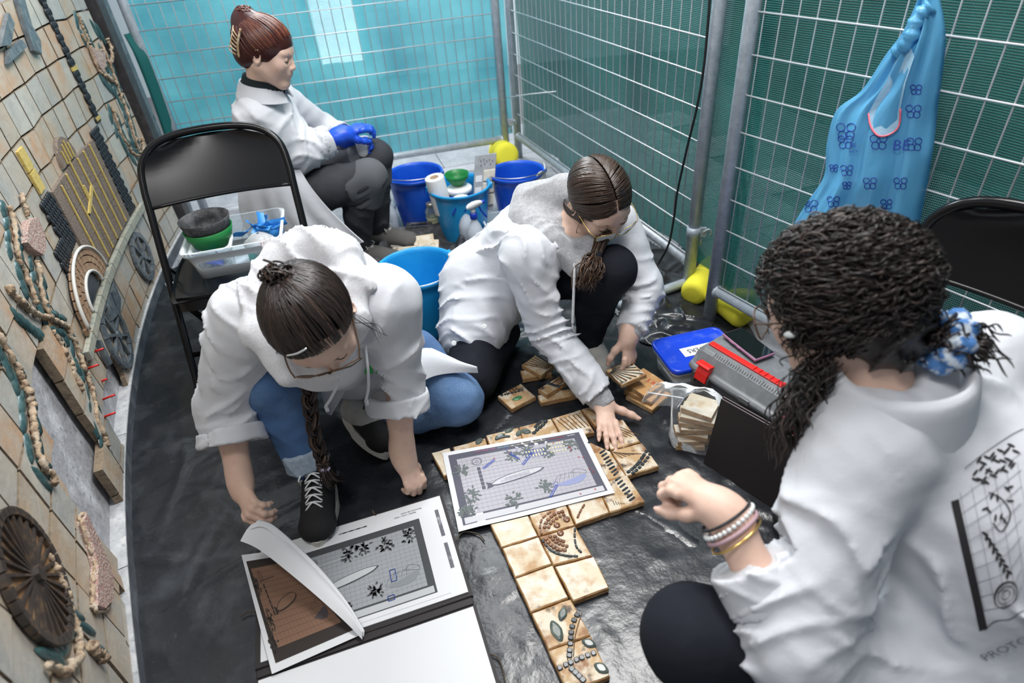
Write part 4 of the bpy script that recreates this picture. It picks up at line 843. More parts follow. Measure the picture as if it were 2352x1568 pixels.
# ================================================================== blue-lid container
lz = .105; P00, P10, P11, P01 = at(1492, 790, lz), at(1640, 757, lz), at(1715, 812, lz), at(1553, 848, lz); bx_c = (P00+P10+P11+P01)/4*V(1, 1, 0)+V(0, 0, .003)
bu = nrm(P10-P00); t = thing('food_container', 'clear container with a royal blue snap lid and a paper label', 'container', bx_c)
rbox(MB(), bx_c, bu, .235, .165, 0, lz-.012, .9, .002, r=.025).build('body', M['clear'], t)
rb = MB(); ud = nrm(V(bu[0], bu[1], 0)); vd = V(-ud[1], ud[0], 0)
def rring(l, w, z, rr=.028, nc=5):
    out = []
    for sx, sy, a0 in ((1, 1, 0), (-1, 1, 90), (-1, -1, 180), (1, -1, 270)):
        for a in np.linspace(a0, a0+90, nc): a = math.radians(a); out.append(bx_c+ud*(sx*(l/2-rr)+rr*math.cos(a))+vd*(sy*(w/2-rr)+rr*math.sin(a))+V(0, 0, z))
    return out
R4 = np.array([rring(.255, .185, lz-.016), rring(.258, .188, lz-.004), rring(.252, .182, lz), rring(.240, .170, lz+.001), rring(.236, .166, lz-.002)]); rb.grid(R4, closev=True); rb.add(R4[-1], [tuple(range(20))]); rb.build('lid', M['lid_blue'], t)
lbl = at(1608, 802, lz+.001); wx, wy = -ud, -vd
MB().box(lbl+V(0, 0, .0012), (.13, .046, .0012), np.stack([ud, vd, V(0, 0, 1)])).build('paper_label', M['paper'], t)
tb = MB(); text_mb(tb, 'MORTERS', lbl+ud*.072+vd*.009+V(0, 0, .0022), wx, wy, .027); tb.build('lettering', M['ink'], t)
crumple('brush_set', 'brown paper bundle inside the blue-lid container', 'bundle', bx_c+V(0, 0, .03), .05, M['card'], 15, 8)
# ================================================================== toolbox, phone
tz = .185; A0, A1 = at(1600, 838, .165), at(1832, 985, .165); tu = nrm(A1-A0); tu[2] = 0; tu = nrm(tu); tv = V(-tu[1], tu[0], 0)   # tu: along the front, tv: to the back
LT = np.linalg.norm(A1-A0)+.06; TO = A0*V(1, 1, 0)-tu*.02+V(0, 0, .004); WT = .205
TBX = np.stack([tu, tv, V(0, 0, 1)])
t = thing('toolbox', 'grey plastic toolbox with two red latches', 'toolbox', TO+tu*LT/2+tv*WT/2)
Tp = lambda a, b, h: TO+tu*a+tv*b+V(0, 0, h)
mb = MB(); G = []
for h, k in ((0, .012), (.01, .006), (.14, 0), (.145, 0)): G.append([Tp(k, k, h), Tp(LT-k, k, h), Tp(LT-k, WT-k, h), Tp(k, WT-k, h)])
mb.grid(np.array(G), closev=True, smooth=False); mb.add(G[0], [(3, 2, 1, 0)], False); mb.add(G[-1], [(0, 1, 2, 3)], False); mb.build('body', M['tooldark'], t, bevel=.006)
mb = MB(); prof = [(-.008, .140), (-.010, .150), (-.004, .158), (.006, .162), (.028, .198), (.040, .205), (WT-.04, .205), (WT-.028, .198), (WT-.006, .162), (WT+.008, .155), (WT+.008, .140)]
G = np.array([[Tp(a, b if not e else lerp(b, WT/2, .06), h-(.012 if e and h > .17 else 0)) for b, h in prof] for a, e in ((-.008, 1), (.012, 0), (LT-.012, 0), (LT+.008, 1))]); mb.grid(G, smooth=False); n = len(prof); mb.add(G[0], [tuple(range(n))[::-1]], False); mb.add(G[-1], [tuple(range(n))], False); mb.build('lid', M['toolgrey'], t, bevel=.003)
MB().box(Tp(LT/2, .068, .2075), (LT-.02, .020, .006), TBX).build('red_rail', M['tool_red'], t, bevel=.001)
for k in range(11): MB().box(Tp(LT*.42+k*.019, .068, .2115), (.003, .018, .004), TBX).build('rail_rib', M['tool_red'], t)
for k in range(int((LT-.1)/.0085)): MB().box(Tp(.055+k*.0085, .035, .204), (.0025, .010 if k % 5 else .016, .002), np.stack([tu, nrm(tv*.8+V(0, 0, .6)), nrm(np.cross(tu, nrm(tv*.8+V(0, 0, .6))))])).build('ruler_tick', M['toolgrey'], t)
for a in (.055, LT-.055):
    mb = MB(); pf = [(-.012, .128), (-.022, .132), (-.016, .158), (-.006, .172), (-.018, .186), (-.012, .190), (.012, .186), (.004, .170), (-.006, .150)]
    G = np.array([[Tp(a+s*.021*(1.15 if h > .18 else 1), b-.002, h) for b, h in pf] for s in (-1, 1)]); mb.grid(G, closev=True, smooth=False); mb.add(G[0], [tuple(range(9))], False); mb.add(G[1], [tuple(range(9))[::-1]], False); lt = mb.build('latch', M['tool_red'], t, bevel=.002)
    for s in (-1, 1): MB().box(Tp(a+s*.026, -.012, .130), (.005, .016, .04), TBX).build('latch_bracket', M['tooldark'], lt, bevel=.001)
MB().box(Tp(LT/2, -.010, .150), (.035, .006, .018), TBX).build('lock_tab', M['toolgrey'], t, bevel=.002)
for a in (LT*.62, LT*.3): MB().box(Tp(a, .15, .206), (.05, .025, .003), TBX).build('lid_recess', M['tooldark'], t, bevel=.001)
pz = .2165; q0, q1, q2 = at(1645, 770, pz), at(1733, 842, pz), at(1778, 823, pz)
pc = (q0+q2)/2+V(.012, .004, 0); pu = nrm(q1-q0); pv = V(-pu[1], pu[0], 0); t = thing('mobile_phone', 'mobile phone in a mauve case lying on the toolbox', 'phone', pc)
PX = np.stack([pu, pv, V(0, 0, 1)]); MB().box(pc+V(0, 0, .005), (.152, .074, .010), PX).build('case', M['phone_case'], t, bevel=.004, seg=3); MB().box(pc+V(0, 0, .0106), (.144, .067, .0016), PX).build('screen', M['screen'], t, bevel=.0006)
for k, l in ((-.03, .02), (.0, .012)): MB().box(pc+pu*k-pv*.0375+V(0, 0, .005), (l, .002, .003), PX).build('side_button', M['phone_case'], t)
# two black boards leaning on the toolbox
bt0, bt1 = at(1657, 916, .235), at(1820, 1008, .235); bd = nrm((bt1-bt0)*V(1, 1, 0)); bdn = nrm(V(.08*-bd[1]*0, 0, -1)+V(bd[1], -bd[0], 0)*.16); bt1 = bt0+bd*.30
for k, lb in ((0, 'outer black cover board leaning on the toolbox front'), (1, 'inner black cover board between the toolbox and its twin')):
    o = bt0-V(bd[1], -bd[0], 0)*(-.0+.0075*k)+V(0, 0, .002*k); nn = nrm(np.cross(bd, bdn)); t = thing('cover_board', lb, 'board', o+bdn*.23, 'leaning black boards')
    MB().box(o+bd*.15+bdn*.115, (.30, .232, .0035), np.stack([bd, -bdn, nn])).build('panel', M['black_card'], t); MB().box(o+bd*.15-bdn*.0012, (.30, .002, .0034), np.stack([bd, -bdn, nn])).build('top_edge', M['card_edge'], t)
# ================================================================== zip bag of tiles and tile piles
zc = V(.528, 1.305, .012); ti = 0
lays = [(-.022, -.012, .0, 8, .085, .07), (.03, .005, .0, -20, .07, .065), (-.02, -.008, .018, 16, .09, .075), (.032, .008, .018, 10, .07, .07), (-.012, -.006, .036, -6, .09, .07), (.03, .012, .037, 22, .075, .07), (-.01, .0, .056, 12, .09, .075), (.03, .01, .057, -12, .07, .06), (-.005, .006, .075, 2, .095, .08), (.0, .0, .093, -6, .10, .075), (.005, .01, .112, -16, .09, .08)]
wh = ['lowest', 'second lowest', 'third lowest', 'fourth lowest', 'fifth lowest', 'sixth lowest', 'fifth from the top', 'fourth from the top', 'third from the top', 'second from the top', 'topmost']
for (a, b, h, an, sx, sy), w_ in zip(lays, wh):
    A_ = yaw(an-20); slab_tile('ceramic_tile', '%s tile in the zip bag beside the toolbox' % w_, zc+V(a, b, h), A_[0]+V(0, 0, .05*math.sin(an)), A_[1], sx, sy, .016, M['tplain'], 'tiles in the zip bag')
rows = []
for h, l, w_, ox, oy in ((.001, .13, .10, .0, -.01), (.03, .155, .125, 0, 0), (.07, .155, .13, .0, 0), (.115, .15, .12, 0, .01), (.145, .14, .085, -.005, .02), (.17, .125, .045, -.02, .025), (.19, .115, .022, -.045, .025), (.20, .11, .012, -.075, .015), (.19, .105, .007, -.105, .0), (.165, .10, .005, -.125, -.015)):
    r = []
    for a in np.linspace(0, 2*math.pi, 40, endpoint=False):
        ca, sa = math.cos(a), math.sin(a); k = 1/(abs(ca)**5+abs(sa)**5)**.2; r.append(zc+V(ox, oy, h-.012*(h < .01))+yaw(-22).T@V(l/2*ca*k*(1+.03*math.sin(7*a+h*60)), w_/2*sa*k*(1+.04*math.cos(5*a+h*50)), .004*math.sin(6*a+h*90)))
    rows.append(r)
rows = np.array(rows); zb = thing('zip_bag', 'clear zip-lock bag packed with cream tile pieces', 'bag', zc); mb = MB(); mb.grid(rows, closev=True); mb.add(rows[0], [tuple(range(40))[::-1]]); mb.build('film', M['film'], zb)
zl = rows[-2]; MB().tube([lerp(zl[20], zl[0], .02), lerp(zl[20], zl[0], .98)], .0022, 6).build('zip_strip', M['white_plastic'], zb)
pc3 = (at(1440, 905, .02)+at(1540, 930, .02))/2+V(-.008, .035, 0); pc3[2] = .012
for k, (an, l, w_, dx, dy) in enumerate(((-18, .105, .105, .01, -.02), (-12, .10, .10, .004, -.005), (-26, .10, .10, .0, .005))):
    A_ = yaw(an-30); tt, f_, (x_, y_, n_) = slab_tile('ceramic_tile', ['bottom tile of the orange pile beside the zip bag', 'middle tile of the orange pile beside the zip bag', 'top orange tile marked in red beside the zip bag'][k], pc3+V(dx, dy, .018*k), A_[0], A_[1], l, w_, .016, M['torange'], 'orange tile pile')
tb = MB(); text_mb(tb, '5 R', f_(.0, .008), x_, y_, .024); text_mb(tb, 'Y', f_(.03, .03), x_, y_, .014); tb.build('lettering', M['ink_red'], tt)
tb = MB(); [tb.box(f_(-.002+.006*math.cos(k*2), .014+.003*k-.008, .0004), (.002, .002, .0006)) for k in range(7)]; tb.build('ink_dots', M['ink'], tt)
# ================================================================== tiles laid out on the sheet
ZT = .031
s5 = lambda x, y, z=ZT: at(980+x/2.457, 930+y/2.457, z)
LAY = [
 ('plain cream tile half under the printed sheet, top of the left column', [(358, 672), (573, 622), (630, 738), (420, 803)], 'tplain'),
 ('plain cream tile, second of the left column below the printed sheet', [(424, 806), (632, 742), (707, 895), (497, 972)], 'tplain'),
 ('cream tile with dark smoky stains, third of the left column', [(499, 977), (711, 900), (802, 1085), (586, 1168)], 'tplain'),
 ('tile with two dark glazed leaves and a bead stem', [(590, 1173), (812, 1091), (925, 1296), (686, 1380)], 'tcream'),
 ('lowest tile with crossing rows of dark glazed beads', [(687, 1385), (927, 1300), (1036, 1528), (800, 1622)], 'tcream'),
 ('tile carrying the upper half of a beaded brown bean shape', [(577, 621), (788, 562), (836, 678), (634, 736)], 'tcream'),
 ('tile carrying the lower half of a beaded brown bean shape', [(636, 741), (839, 681), (932, 847), (713, 905)], 'tcream'),
 ('large plain cream tile on the right under the bean shape', [(723, 910), (945, 850), (1031, 1030), (826, 1106)], 'tplain'),
 ('stained tile with a short bead stroke touching the printed sheet', [(792, 562), (988, 508), (1030, 606), (841, 674)], 'tplain'),
 ('tile with a ladder of dark glazed bars beside the printed sheet', [(1030, 425), (1130, 393), (1231, 541), (1034, 607), (992, 508)], 'tcream'),
 ('fan tile with beads and grooves at the right corner of the layout', [(1040, 257), (1216, 210), (1311, 343), (1128, 402)], 'tcream'),
 ('grooved fan tile under the fingers of the pressing hand', [(960, 120), (1108, 78), (1206, 206), (1040, 252)], 'tcream'),
 ('narrow tile with a dark bead ladder beside the sheet edge', [(900, 200), (1036, 258), (1126, 402), (1024, 425)], 'tcream'),
 ('fan tile with grooves at the top of the layout', [(707, 74), (868, 24), (948, 150), (770, 196)], 'tcream'),
 ('tile behind the pressing wrist with long brown grooves', [(872, 22), (935, 2), (1000, 90), (952, 118)], 'tcream'),
 ('tile with two grey green leaves and bead rows above the sheet', [(520, 122), (703, 75), (768, 196), (560, 245)], 'tcream'),
 ('tile with a grey green leaf and a bead branch, upper left of the layout', [(335, 170), (517, 124), (557, 240), (370, 285)], 'tcream'),
 ('dark stained tile fragment left of the layout', [(147, 236), (330, 185), (360, 270), (180, 315)], 'tcream'),
 ('pale green grey tile poking out at the left of the printed sheet', [(25, 268), (130, 238), (172, 372), (97, 402)], 'tplain')]
TILES = []
for lab_, poly, mm in LAY:
    P = [s5(*p) for p in poly]; c = np.mean(P, 0); t = thing('ceramic_tile', lab_, 'tile', V(c[0], c[1], .012), 'tiles laid out on the sheet'); mb = MB(); n = len(P)
    P2_ = [];
    for i in range(n):
        a, b = P[i], P[(i+1) % n]
        for k in range(4):
            q = lerp(a, b, k/4); inw = nrm(c-q); P2_.append(q+inw*RNG.uniform(-.0006, .0014))
    m_ = len(P2_); lo = [V(p[0], p[1], .0125) for p in P2_]; md = [p+V(0, 0, -.003) for p in P2_]; hi = [p+nrm(c-p)*.003 for p in P2_]
    mb.add(hi, [tuple(range(m_))], False); mb.m = 1; mb.grid(np.array([lo, md, hi]), closev=True, smooth=False); mb.build('slab', [M[mm], M['tedge']], t)
    TILES.append((t, poly))
def tile_at(x, y):
    for t, poly in TILES:
        if inpoly((x, y), poly): return t
    return None
def bead(x, y, dx, dy, L, w, m='inlay', h=.004, nm='inlay'):   # small rounded glazed piece, pixel-plan direction
    t = tile_at(x, y)
    if t is None: return
    o = s5(x, y, ZT-.0005); d = nrm(s5(x+dx, y+dy)-s5(x, y)); e = V(-d[1], d[0], 0); mb = MB(); rs = []
    for k, hh in ((1, 0), (.95, h*.7), (.7, h)): rs.append([o+d*L/2*k*cx+e*w/2*k*sy+V(0, 0, hh) for cx, sy in [(1, .55), (.7, 1), (-.7, 1), (-1, .55), (-1, -.55), (-.7, -1), (.7, -1), (1, -.55)]])
    mb.grid(np.array(rs), closev=True); mb.add(rs[-1], [tuple(range(8))]); mb.build(nm, M[m], t)
def chain(pts, n, L, w, m='inlay', across=False):
    P = spline([V(*p) for p in pts], 60); acc = np.concatenate([[0], np.cumsum(np.linalg.norm(np.diff(P, axis=0), axis=1))])
    for k in range(n):
        q = acc[-1]*(k+.5)/n; i = min(np.searchsorted(acc, q), len(P)-2); d = P[i+1]-P[i]; d = (-d[1], d[0]) if across else (d[0], d[1]); bead(P[i][0], P[i][1], d[0], d[1], L, w, m)
def groove(pts, r=.0016, m='groove'):
    t = tile_at(*np.mean(np.asarray(pts), 0))
    if t is None: return
    MB().tube(spline([s5(x, y, ZT) for x, y in pts], 14), r, 5).build('groove', M[m], t)
def tleaf(x, y, dx, dy, L, w, m='inlay_leaf'):
    t = tile_at(x, y); o = s5(x, y, ZT-.0005); d = nrm(s5(x+dx, y+dy)-s5(x, y)); e = V(-d[1], d[0], 0); mb = MB(); rs = []
    if t is None: return
    for k, hh in ((1, 0), (.9, .003), (.55, .0048)): rs.append([o+d*L/2*k*math.copysign(abs(math.cos(a))**.8, math.cos(a))+e*w/2*k*math.sin(a)*(1-.35*abs(math.cos(a)))+V(0, 0, hh) for a in np.linspace(0, 2*math.pi, 16, endpoint=False)])
    mb.grid(np.array(rs), closev=True); mb.add(rs[-1], [tuple(range(16))]); mb.build('leaf_inlay', M[m], t)
chain([(858, 1172), (832, 1215), (818, 1270), (812, 1330), (806, 1400), (805, 1430)], 8, .011, .013)
chain([(735, 1492), (800, 1460), (870, 1428), (950, 1398), (985, 1385)], 8, .012, .012)
chain([(808, 1480), (850, 1520), (890, 1560)], 4, .013, .013)
tleaf(768, 1180, 20, -60, .038, .022); tleaf(733, 1275, 45, 95, .056, .028); tleaf(915, 1345, 50, 20, .035, .022); tleaf(985, 1485, 50, 30, .036, .024)
for (a, b) in (((845, 1165), (795, 1440)), ((875, 1175), (828, 1420))): groove([a, ((a[0]+b[0])/2-12, (a[1]+b[1])/2), b], .0012)
chain([(705, 600), (655, 640), (640, 690), (650, 735)], 5, .014, .006, 'inlay_brown'); chain([(780, 598), (720, 620), (680, 655), (662, 700)], 7, .010, .010, 'inlay_brown'); chain([(785, 615), (735, 640), (700, 670), (685, 700)], 6, .009, .009, 'inlay_brown')
chain([(648, 755), (680, 800), (720, 832), (780, 850), (850, 855)], 9, .013, .006); chain([(665, 745), (700, 790), (745, 815), (790, 820)], 7, .010, .010, 'inlay_brown'); chain([(690, 735), (725, 770), (765, 790), (800, 800)], 6, .009, .009, 'inlay_brown'); chain([(718, 735), (745, 760), (780, 772)], 4, .009, .009, 'inlay_brown')
chain([(838, 690), (835, 740), (845, 800), (875, 835)], 5, .014, .006)
for x, y in ((735, 680), (790, 648), (755, 725)):
    t = tile_at(x, y); o = s5(x, y, ZT-.001); MB().lathe([(.009, 0), (.009, .003), (.006, .005), (0, .0045)], o, 16).build('round_boss', M['inlay_brown'], t)
chain([(892, 560), (868, 600), (850, 640)], 3, .016, .006, 'inlay_brown')
chain([(1070, 408), (1105, 455), (1140, 505), (1165, 540)], 7, .022, .006, across=True)
chain([(985, 255), (1020, 310), (1055, 370), (1075, 395)], 8, .022, .006, across=True)
chain([(1130, 385), (1180, 345), (1215, 300), (1245, 255)], 8, .013, .010); chain([(1155, 392), (1200, 355), (1235, 315), (1265, 270)], 7, .012, .009)
for k in range(6): groove([(1050+k*6, 262+k*2), (1105+k*22, 300-k*10+k*k*1.0)], .0014)
for k in range(7): groove([(990+k*13, 150-k*6), (1060+k*24, 190-k*3)], .0015)
for k in range(6): groove([(735+k*22, 85-k*7), (815+k*20, 150-k*6)], .0016)
for k in range(5): groove([(1050+k*14, 540+k*4), (1062+k*14, 565-k*2)], .0009, 'ink')
tleaf(560, 150, 60, 12, .036, .024); tleaf(415, 175, 50, -20, .036, .018); tleaf(465, 145, 50, -25, .032, .018); tleaf(520, 160, 20, -40, .03, .018)
chain([(680, 85), (655, 115), (625, 140), (600, 165)], 5, .014, .012); chain([(655, 88), (630, 108), (612, 128)], 4, .013, .011); chain([(470, 178), (430, 182), (390, 195)], 5, .012, .009)
tleaf(295, 205, 30, -40, .032, .022)
for k in range(12): x, y = 920+16*math.cos(k*.9)*(1+k*.05), 190+20*math.sin(k*.9)*(1+k*.04); bead(x, y, 1, .3, .008, .008)
# single tiles and little stacks near the feet
def px_tile(label, c4, z, m, group='loose tiles by the kneeling women', th=.017):
    P = [at(x, y, z) for x, y in c4]; c = np.mean(P, 0); x = nrm(P[1]-P[0]); return slab_tile('ceramic_tile', label, V(c[0], c[1], z-th), x, P[3]-P[0], np.linalg.norm(P[1]-P[0]), np.linalg.norm(P[3]-P[0]), th, M[m], group)
tt, f_, (x_, y_, n_) = px_tile('tile with a green glazed leaf beside the jeans knee', [(1142, 905), (1175, 935), (1229, 918), (1200, 882)], .029, 'tcream')
MB().ball(f_(.01, -.004, .0), (.018, .010, .003), 14, 6, np.stack([nrm(x_*.2+y_), nrm(x_-y_*.2), n_])).build('leaf_inlay', M['leaf_green'], tt)
for k in range(7): MB().box(f_(-.035+.004*k, -.035+.011*k, .001), (.007, .009, .004), np.stack([x_, y_, n_])).build('inlay', M['inlay'], tt, bevel=.001)
for k in range(4): MB().tube([f_(-.045, -.012+.012*k, .0005), f_(-.022+.004*k, -.02+.014*k, .0005)], .0014, 5).build('groove', M['groove'], tt)
px_tile('lower tile of the pair in the shade under the dark thigh', [(1195, 850), (1200, 868), (1270, 866), (1262, 838)], .029, 'tcream')
tt, f_, (x_, y_, n_) = px_tile('grooved tile on top of the pair in the shade under the dark thigh', [(1196, 838), (1240, 862), (1282, 840), (1225, 815)], .047, 'tcream')
for k in range(6): MB().tube([f_(-.04, .035-.012*k, .0005), f_(.04, .03-.005*k, .0005)], .0015, 5).build('groove', M['groove'], tt)
px_tile('lower tile of the stack left of the pressing sleeve', [(1241, 905), (1248, 922), (1315, 922), (1320, 880)], .029, 'tcream')
tt, f_, (x_, y_, n_) = px_tile('upper slanting tile with dark beads left of the pressing sleeve', [(1243, 895), (1262, 908), (1300, 880), (1275, 858)], .048, 'tcream')
for k in range(5): MB().ball(f_(-.02+.009*k, -.004+.003*k), (.006, .008, .003), 8, 5, np.stack([x_, y_, n_])).build('inlay', M['inlay'], tt)
for k in range(3): MB().box(f_(-.03+.02*k, .02, .0), (.004, .03, .002), np.stack([x_, y_, n_])).build('groove', M['groove'], tt)
# ================================================================== printed sheets of the mural
PI_ = {}
def ink(n, c):
    if n not in PI_: PI_[n] = mat('print_'+n, c, .7)
    return PI_[n]
def mural_print(parent, S, pal, name='print', grid=(26, 15), leaves=((.10, .30), (.13, .62), (.08, .80), (.46, .22), (.56, .20), (.70, .25), (.60, .72), (.87, .22), (.38, .80)), u0=0, u1=1, seed=3, marks=True, lift=.0004):
    """S(u,v,h): sheet surface. One flat ink layer per colour."""
    r = np.random.RandomState(seed); lay = {k: MB() for k in pal}
    def quad(k, u, v, w, h, z, n=1):
        us = np.linspace(u, u+w, max(2, int(w*14)+1)); G = np.array([[S(a, b, z) for b in np.linspace(v, v+h, max(2, int(h*10)+1))] for a in us]); lay[k].grid(G, smooth=False)
    def line(k, pts, w, z):
        P = spline([V(*p) for p in pts], max(6, len(pts)*5)); T = np.gradient(P, axis=0); Nn = np.stack([-T[:, 1], T[:, 0]], -1); Nn /= np.linalg.norm(Nn, axis=1)[:, None]+1e-9
        lay[k].grid(np.array([[S(*(p-n*w), z), S(*(p+n*w), z)] for p, n in zip(P, Nn)]), smooth=False)
    def leafp(k, u, v, a, l, w, z):
        lay[k].add([S(u+l*math.cos(a)*math.cos(q)-w*math.sin(a)*math.sin(q)*.7, v+1.4*(l*math.sin(a)*math.cos(q)+w*math.cos(a)*math.sin(q)*.7), z) for q in np.linspace(0, 6.283, 8, endpoint=False)], [tuple(range(8))], False)
    quad('dark', .035, .05, .93, .90, lift); quad('field', .085, .13, .83, .72, lift*1.6)
    if 'pale' in pal: quad('pale', .05, .87, .90, .07, lift*1.6)
    for i in range(grid[0]+1): u = .085+.83*i/grid[0]; line('line', [(u, .13), (u+.002*r.normal(), .5), (u, .85)], .0006, lift*2.2)
    for j in range(grid[1]+1): v = .13+.72*j/grid[1]; line('line', [(.085, v), (.5, v+.002*r.normal()), (.915, v)], .0010, lift*2.2)
    for u, v in leaves:
        for k in range(34): a = r.uniform(0, 6.28); q = r.uniform(.01, .06); leafp('leaf', u+q*math.cos(a), v+1.6*q*math.sin(a), a+r.uniform(-.5, .5), .013, .010, lift*3)
        line('leaf', [(u-.02, v-.07), (u, v), (u+.02, v+.08)], .0012, lift*3)
    # airship
    top = [(.27, .555), (.31, .515), (.40, .475), (.52, .45), (.60, .45), (.635, .465)]; bot = [(.635, .465), (.60, .50), (.52, .535), (.42, .56), (.32, .575), (.27, .565)]
    lay['pale' if 'pale' in pal else 'field'].add([S(a, b, lift*3) for a, b in top+bot], [tuple(range(12))], False); line('dark', top, .003, lift*3.4); line('dark', bot, .006, lift*3.4)
    lay['dark'].add([S(a, b, lift*3.4) for a, b in ((.27, .535), (.235, .52), (.245, .56), (.235, .60), (.28, .585))], [(0, 1, 2, 3, 4)], False)
    for k in range(8): line('dark', [(.42+.016*k, .555-.006*k), (.422+.016*k, .575-.006*k)], .0012, lift*3.4)
    # arch column, wheel, boat
    for k in range(6): quad('dark', .205, .30+.05*k, .022, .042, lift*3)
    for R_ in (.035, .028, .01): line('dark', [(.215+R_*math.cos(a), .215+R_*1.5*math.sin(a)) for a in np.linspace(0, 6.283, 14)], .0013, lift*3.2)
    line('pale' if 'pale' in pal else 'line', [(.16, .27), (.30, .26), (.44, .25)], .004, lift*3.2)
    lay['boat'].add([S(a, b, lift*3) for a, b in ((.66, .73), (.75, .70), (.87, .655), (.885, .68), (.86, .73), (.81, .765), (.74, .77))], [tuple(range(7))], False)
    for k in range(5): line('dark', [(.66+.035*k, .72-.012*k), (.69+.03*k, .64-.012*k), (.73+.02*k, .60)], .0010, lift*3.2)
    line('dark', [(.79, .61), (.83, .57), (.885, .60), (.89, .65), (.84, .63), (.79, .61)], .0012, lift*3.2)
    if marks:
        for k in range(14): u, v = .55+.02*(k % 7), .19+.06*(k//7); line('blue', [(u, v), (u+.018, v), (u+.018, v+.05), (u, v+.05), (u, v)], .0009, lift*4); quad('yellow', u+.004, v+.012, .010, .024, lift*3.6)
        for k in range(18): quad('yellow', .72+.02*(k % 6), .15+.055*(k//6), .010, .02, lift*3.6)
        for c0, c1, n in (((.24, .33), (.33, .24), 9), ((.44, .20), (.49, .30), 8), ((.50, .38), (.60, .22), 12), ((.60, .86), (.67, .73), 9)):
            for k in range(n): p = lerp(c0, c1, k/n); line('blue', [(p[0], p[1]), (p[0]+.008, p[1]-.02), (p[0]+.012, p[1]+.012), (p[0]+.018, p[1]-.012)], .0014, lift*4)
        for R_ in (.04,): line('blue', [(.47+R_*math.cos(a), .12+R_*1.6*math.sin(a)) for a in np.linspace(0, 6.283, 14)], .0009, lift*4); line('blue', [(.655, .695), (.68, .685), (.682, .725), (.657, .735), (.655, .695)], .0013, lift*4)
        x = S(.51, .5, 0)-S(.5, .5, 0); y = S(.5, .49, 0)-S(.5, .5, 0); X, Y = -nrm(x), -nrm(y); Z_ = V(0, 0, 1)
        for u, v in ((.815, .11), (.77, .135), (.86, .23), (.865, .25), (.86, .285), (.895, .40), (.92, .42), (.925, .60), (.94, .65), (.90, .885), (.80, .90), (.34, .21), (.45, .17)): text_mb(lay['red'], 'R', S(u, v, lift*4), X, Y, .009, Z_)
        for tx_, k, u in (('Llegenda:', 'white', .93), ('rajoles ratificades;', 'red', .85), ('rajoles perdudes i restituides amb morter;', 'yellow', .72), ('peces noves;', 'cyan', .455), ('rajoles extretes del mur', 'pink', .36)): text_mb(lay[k], tx_, S(u, .075, lift*4), X, Y, .0066, Z_)
    for k, mb in lay.items():
        if mb.n: mb.build(name, pal[k], parent)['kind'] = 'stuff'
# A3 sheet lying across the tiles
C4 = [at(1016, 1040, .037), at(1337, 983, .037), at(1412, 1133, .035), at(1053, 1219, .030)]
def S_a3(u, v, h=0):
    p = lerp(lerp(C4[0], C4[1], u), lerp(C4[3], C4[2], u), v); return p+V(0, 0, h+.0035*math.sin(u*5)*math.sin(v*4)-.010*max(0, .12-u)*3*v)
a3 = thing('printed_sheet', 'large printed plan of the mural lying across the tiles, with handwritten notes', 'printed sheet', np.mean(C4, 0)*V(1, 1, 0)+V(0, 0, .03))
MB().sheet(np.array([[S_a3(u, v) for v in np.linspace(0, 1, 12)] for u in np.linspace(0, 1, 16)]), .0006).build('paper', M['paper'], a3)
mural_print(a3, S_a3, dict(dark=ink('slate', (.085, .085, .115)), field=ink('lilac_grey', (.40, .39, .43)), pale=ink('pale_grey', (.52, .52, .55)), line=ink('grid_grey', (.22, .22, .26)), leaf=ink('leaf_grey', (.12, .14, .14)), boat=ink('boat_blue', (.26, .29, .47)), blue=M['ink_blue'], yellow=ink('soft_yellow', (.66, .62, .36)), red=M['ink_red'], white=M['white_ink'], cyan=M['ink_cyan'], pink=M['ink_pink']))
# --- album: black covers, white leaves
def plane3(c, n): return c
AZ = .014
K = [at(545, 1283, AZ), at(986, 1140, AZ), at(1082, 1372, AZ), at(592, 1540, AZ)]      # upper half: left-top, right-top, right-spine, left-spine
ex = nrm(K[2]-K[3]); ex[2] = 0; ex = nrm(ex); ey = V(-ex[1], ex[0], 0); SP0, SP1 = K[3], K[2]
LA = np.linalg.norm(SP1-SP0); HA = .335
al = thing('album', 'large open album with black covers and white pages', 'album', (K[0]+K[2])/2*V(1, 1, 0)+V(0, 0, .01))
AX = np.stack([ex, ey, V(0, 0, 1)])
Sp = lambda a, b, h: SP0*V(1, 1, 0)+ex*a*LA+ey*b+V(0, 0, h)
MB().box(Sp(.5, HA/2+.004, .0125), (LA+.012, HA, .004), AX).build('back_cover', M['black_card'], al)
MB().box(Sp(.5, -.175, .0125), (LA+.012, .31, .004), AX).build('front_cover', M['black_card'], al)
MB().box(Sp(.5, -.008, .016), (LA+.004, .024, .006), AX).build('spine', M['black_card'], al, bevel=.002)
MB().box(Sp(.5, -.170, .0155), (LA-.004, .29, .002), AX).build('endpaper', M['paper'], al)
MB().box(Sp(.505, HA/2+.006, .0165), (LA-.01, HA-.018, .004), AX).build('page_block', M['paper'], al)
MB().tube([Sp(-.004, -.0, .02), Sp(1.004, -.0, .02)], .0022, 8).build('spine_fold', M['black_card'], al)
for a, b, pts in ((.62, HA, [(.62, HA+.002), (.618, HA+.018), (.632, HA-.006)]), (1.0, HA*.55, [(1.01, HA*.5), (1.06, HA*.56), (1.13, HA*.5), (1.15, HA*.42)]), (1.0, -.18, [(1.01, -.15), (1.04, -.17), (1.035, -.22), (1.015, -.235)]), (0, HA*.4, [(-.01, HA*.45), (-.05, HA*.47), (-.08, HA*.45)])):
    MB().tube(spline([Sp(x, y, .018) for x, y in pts], 14), .0018, 6).build('tie_cord', mat('brown_cord', (.07, .055, .04), .9), al)
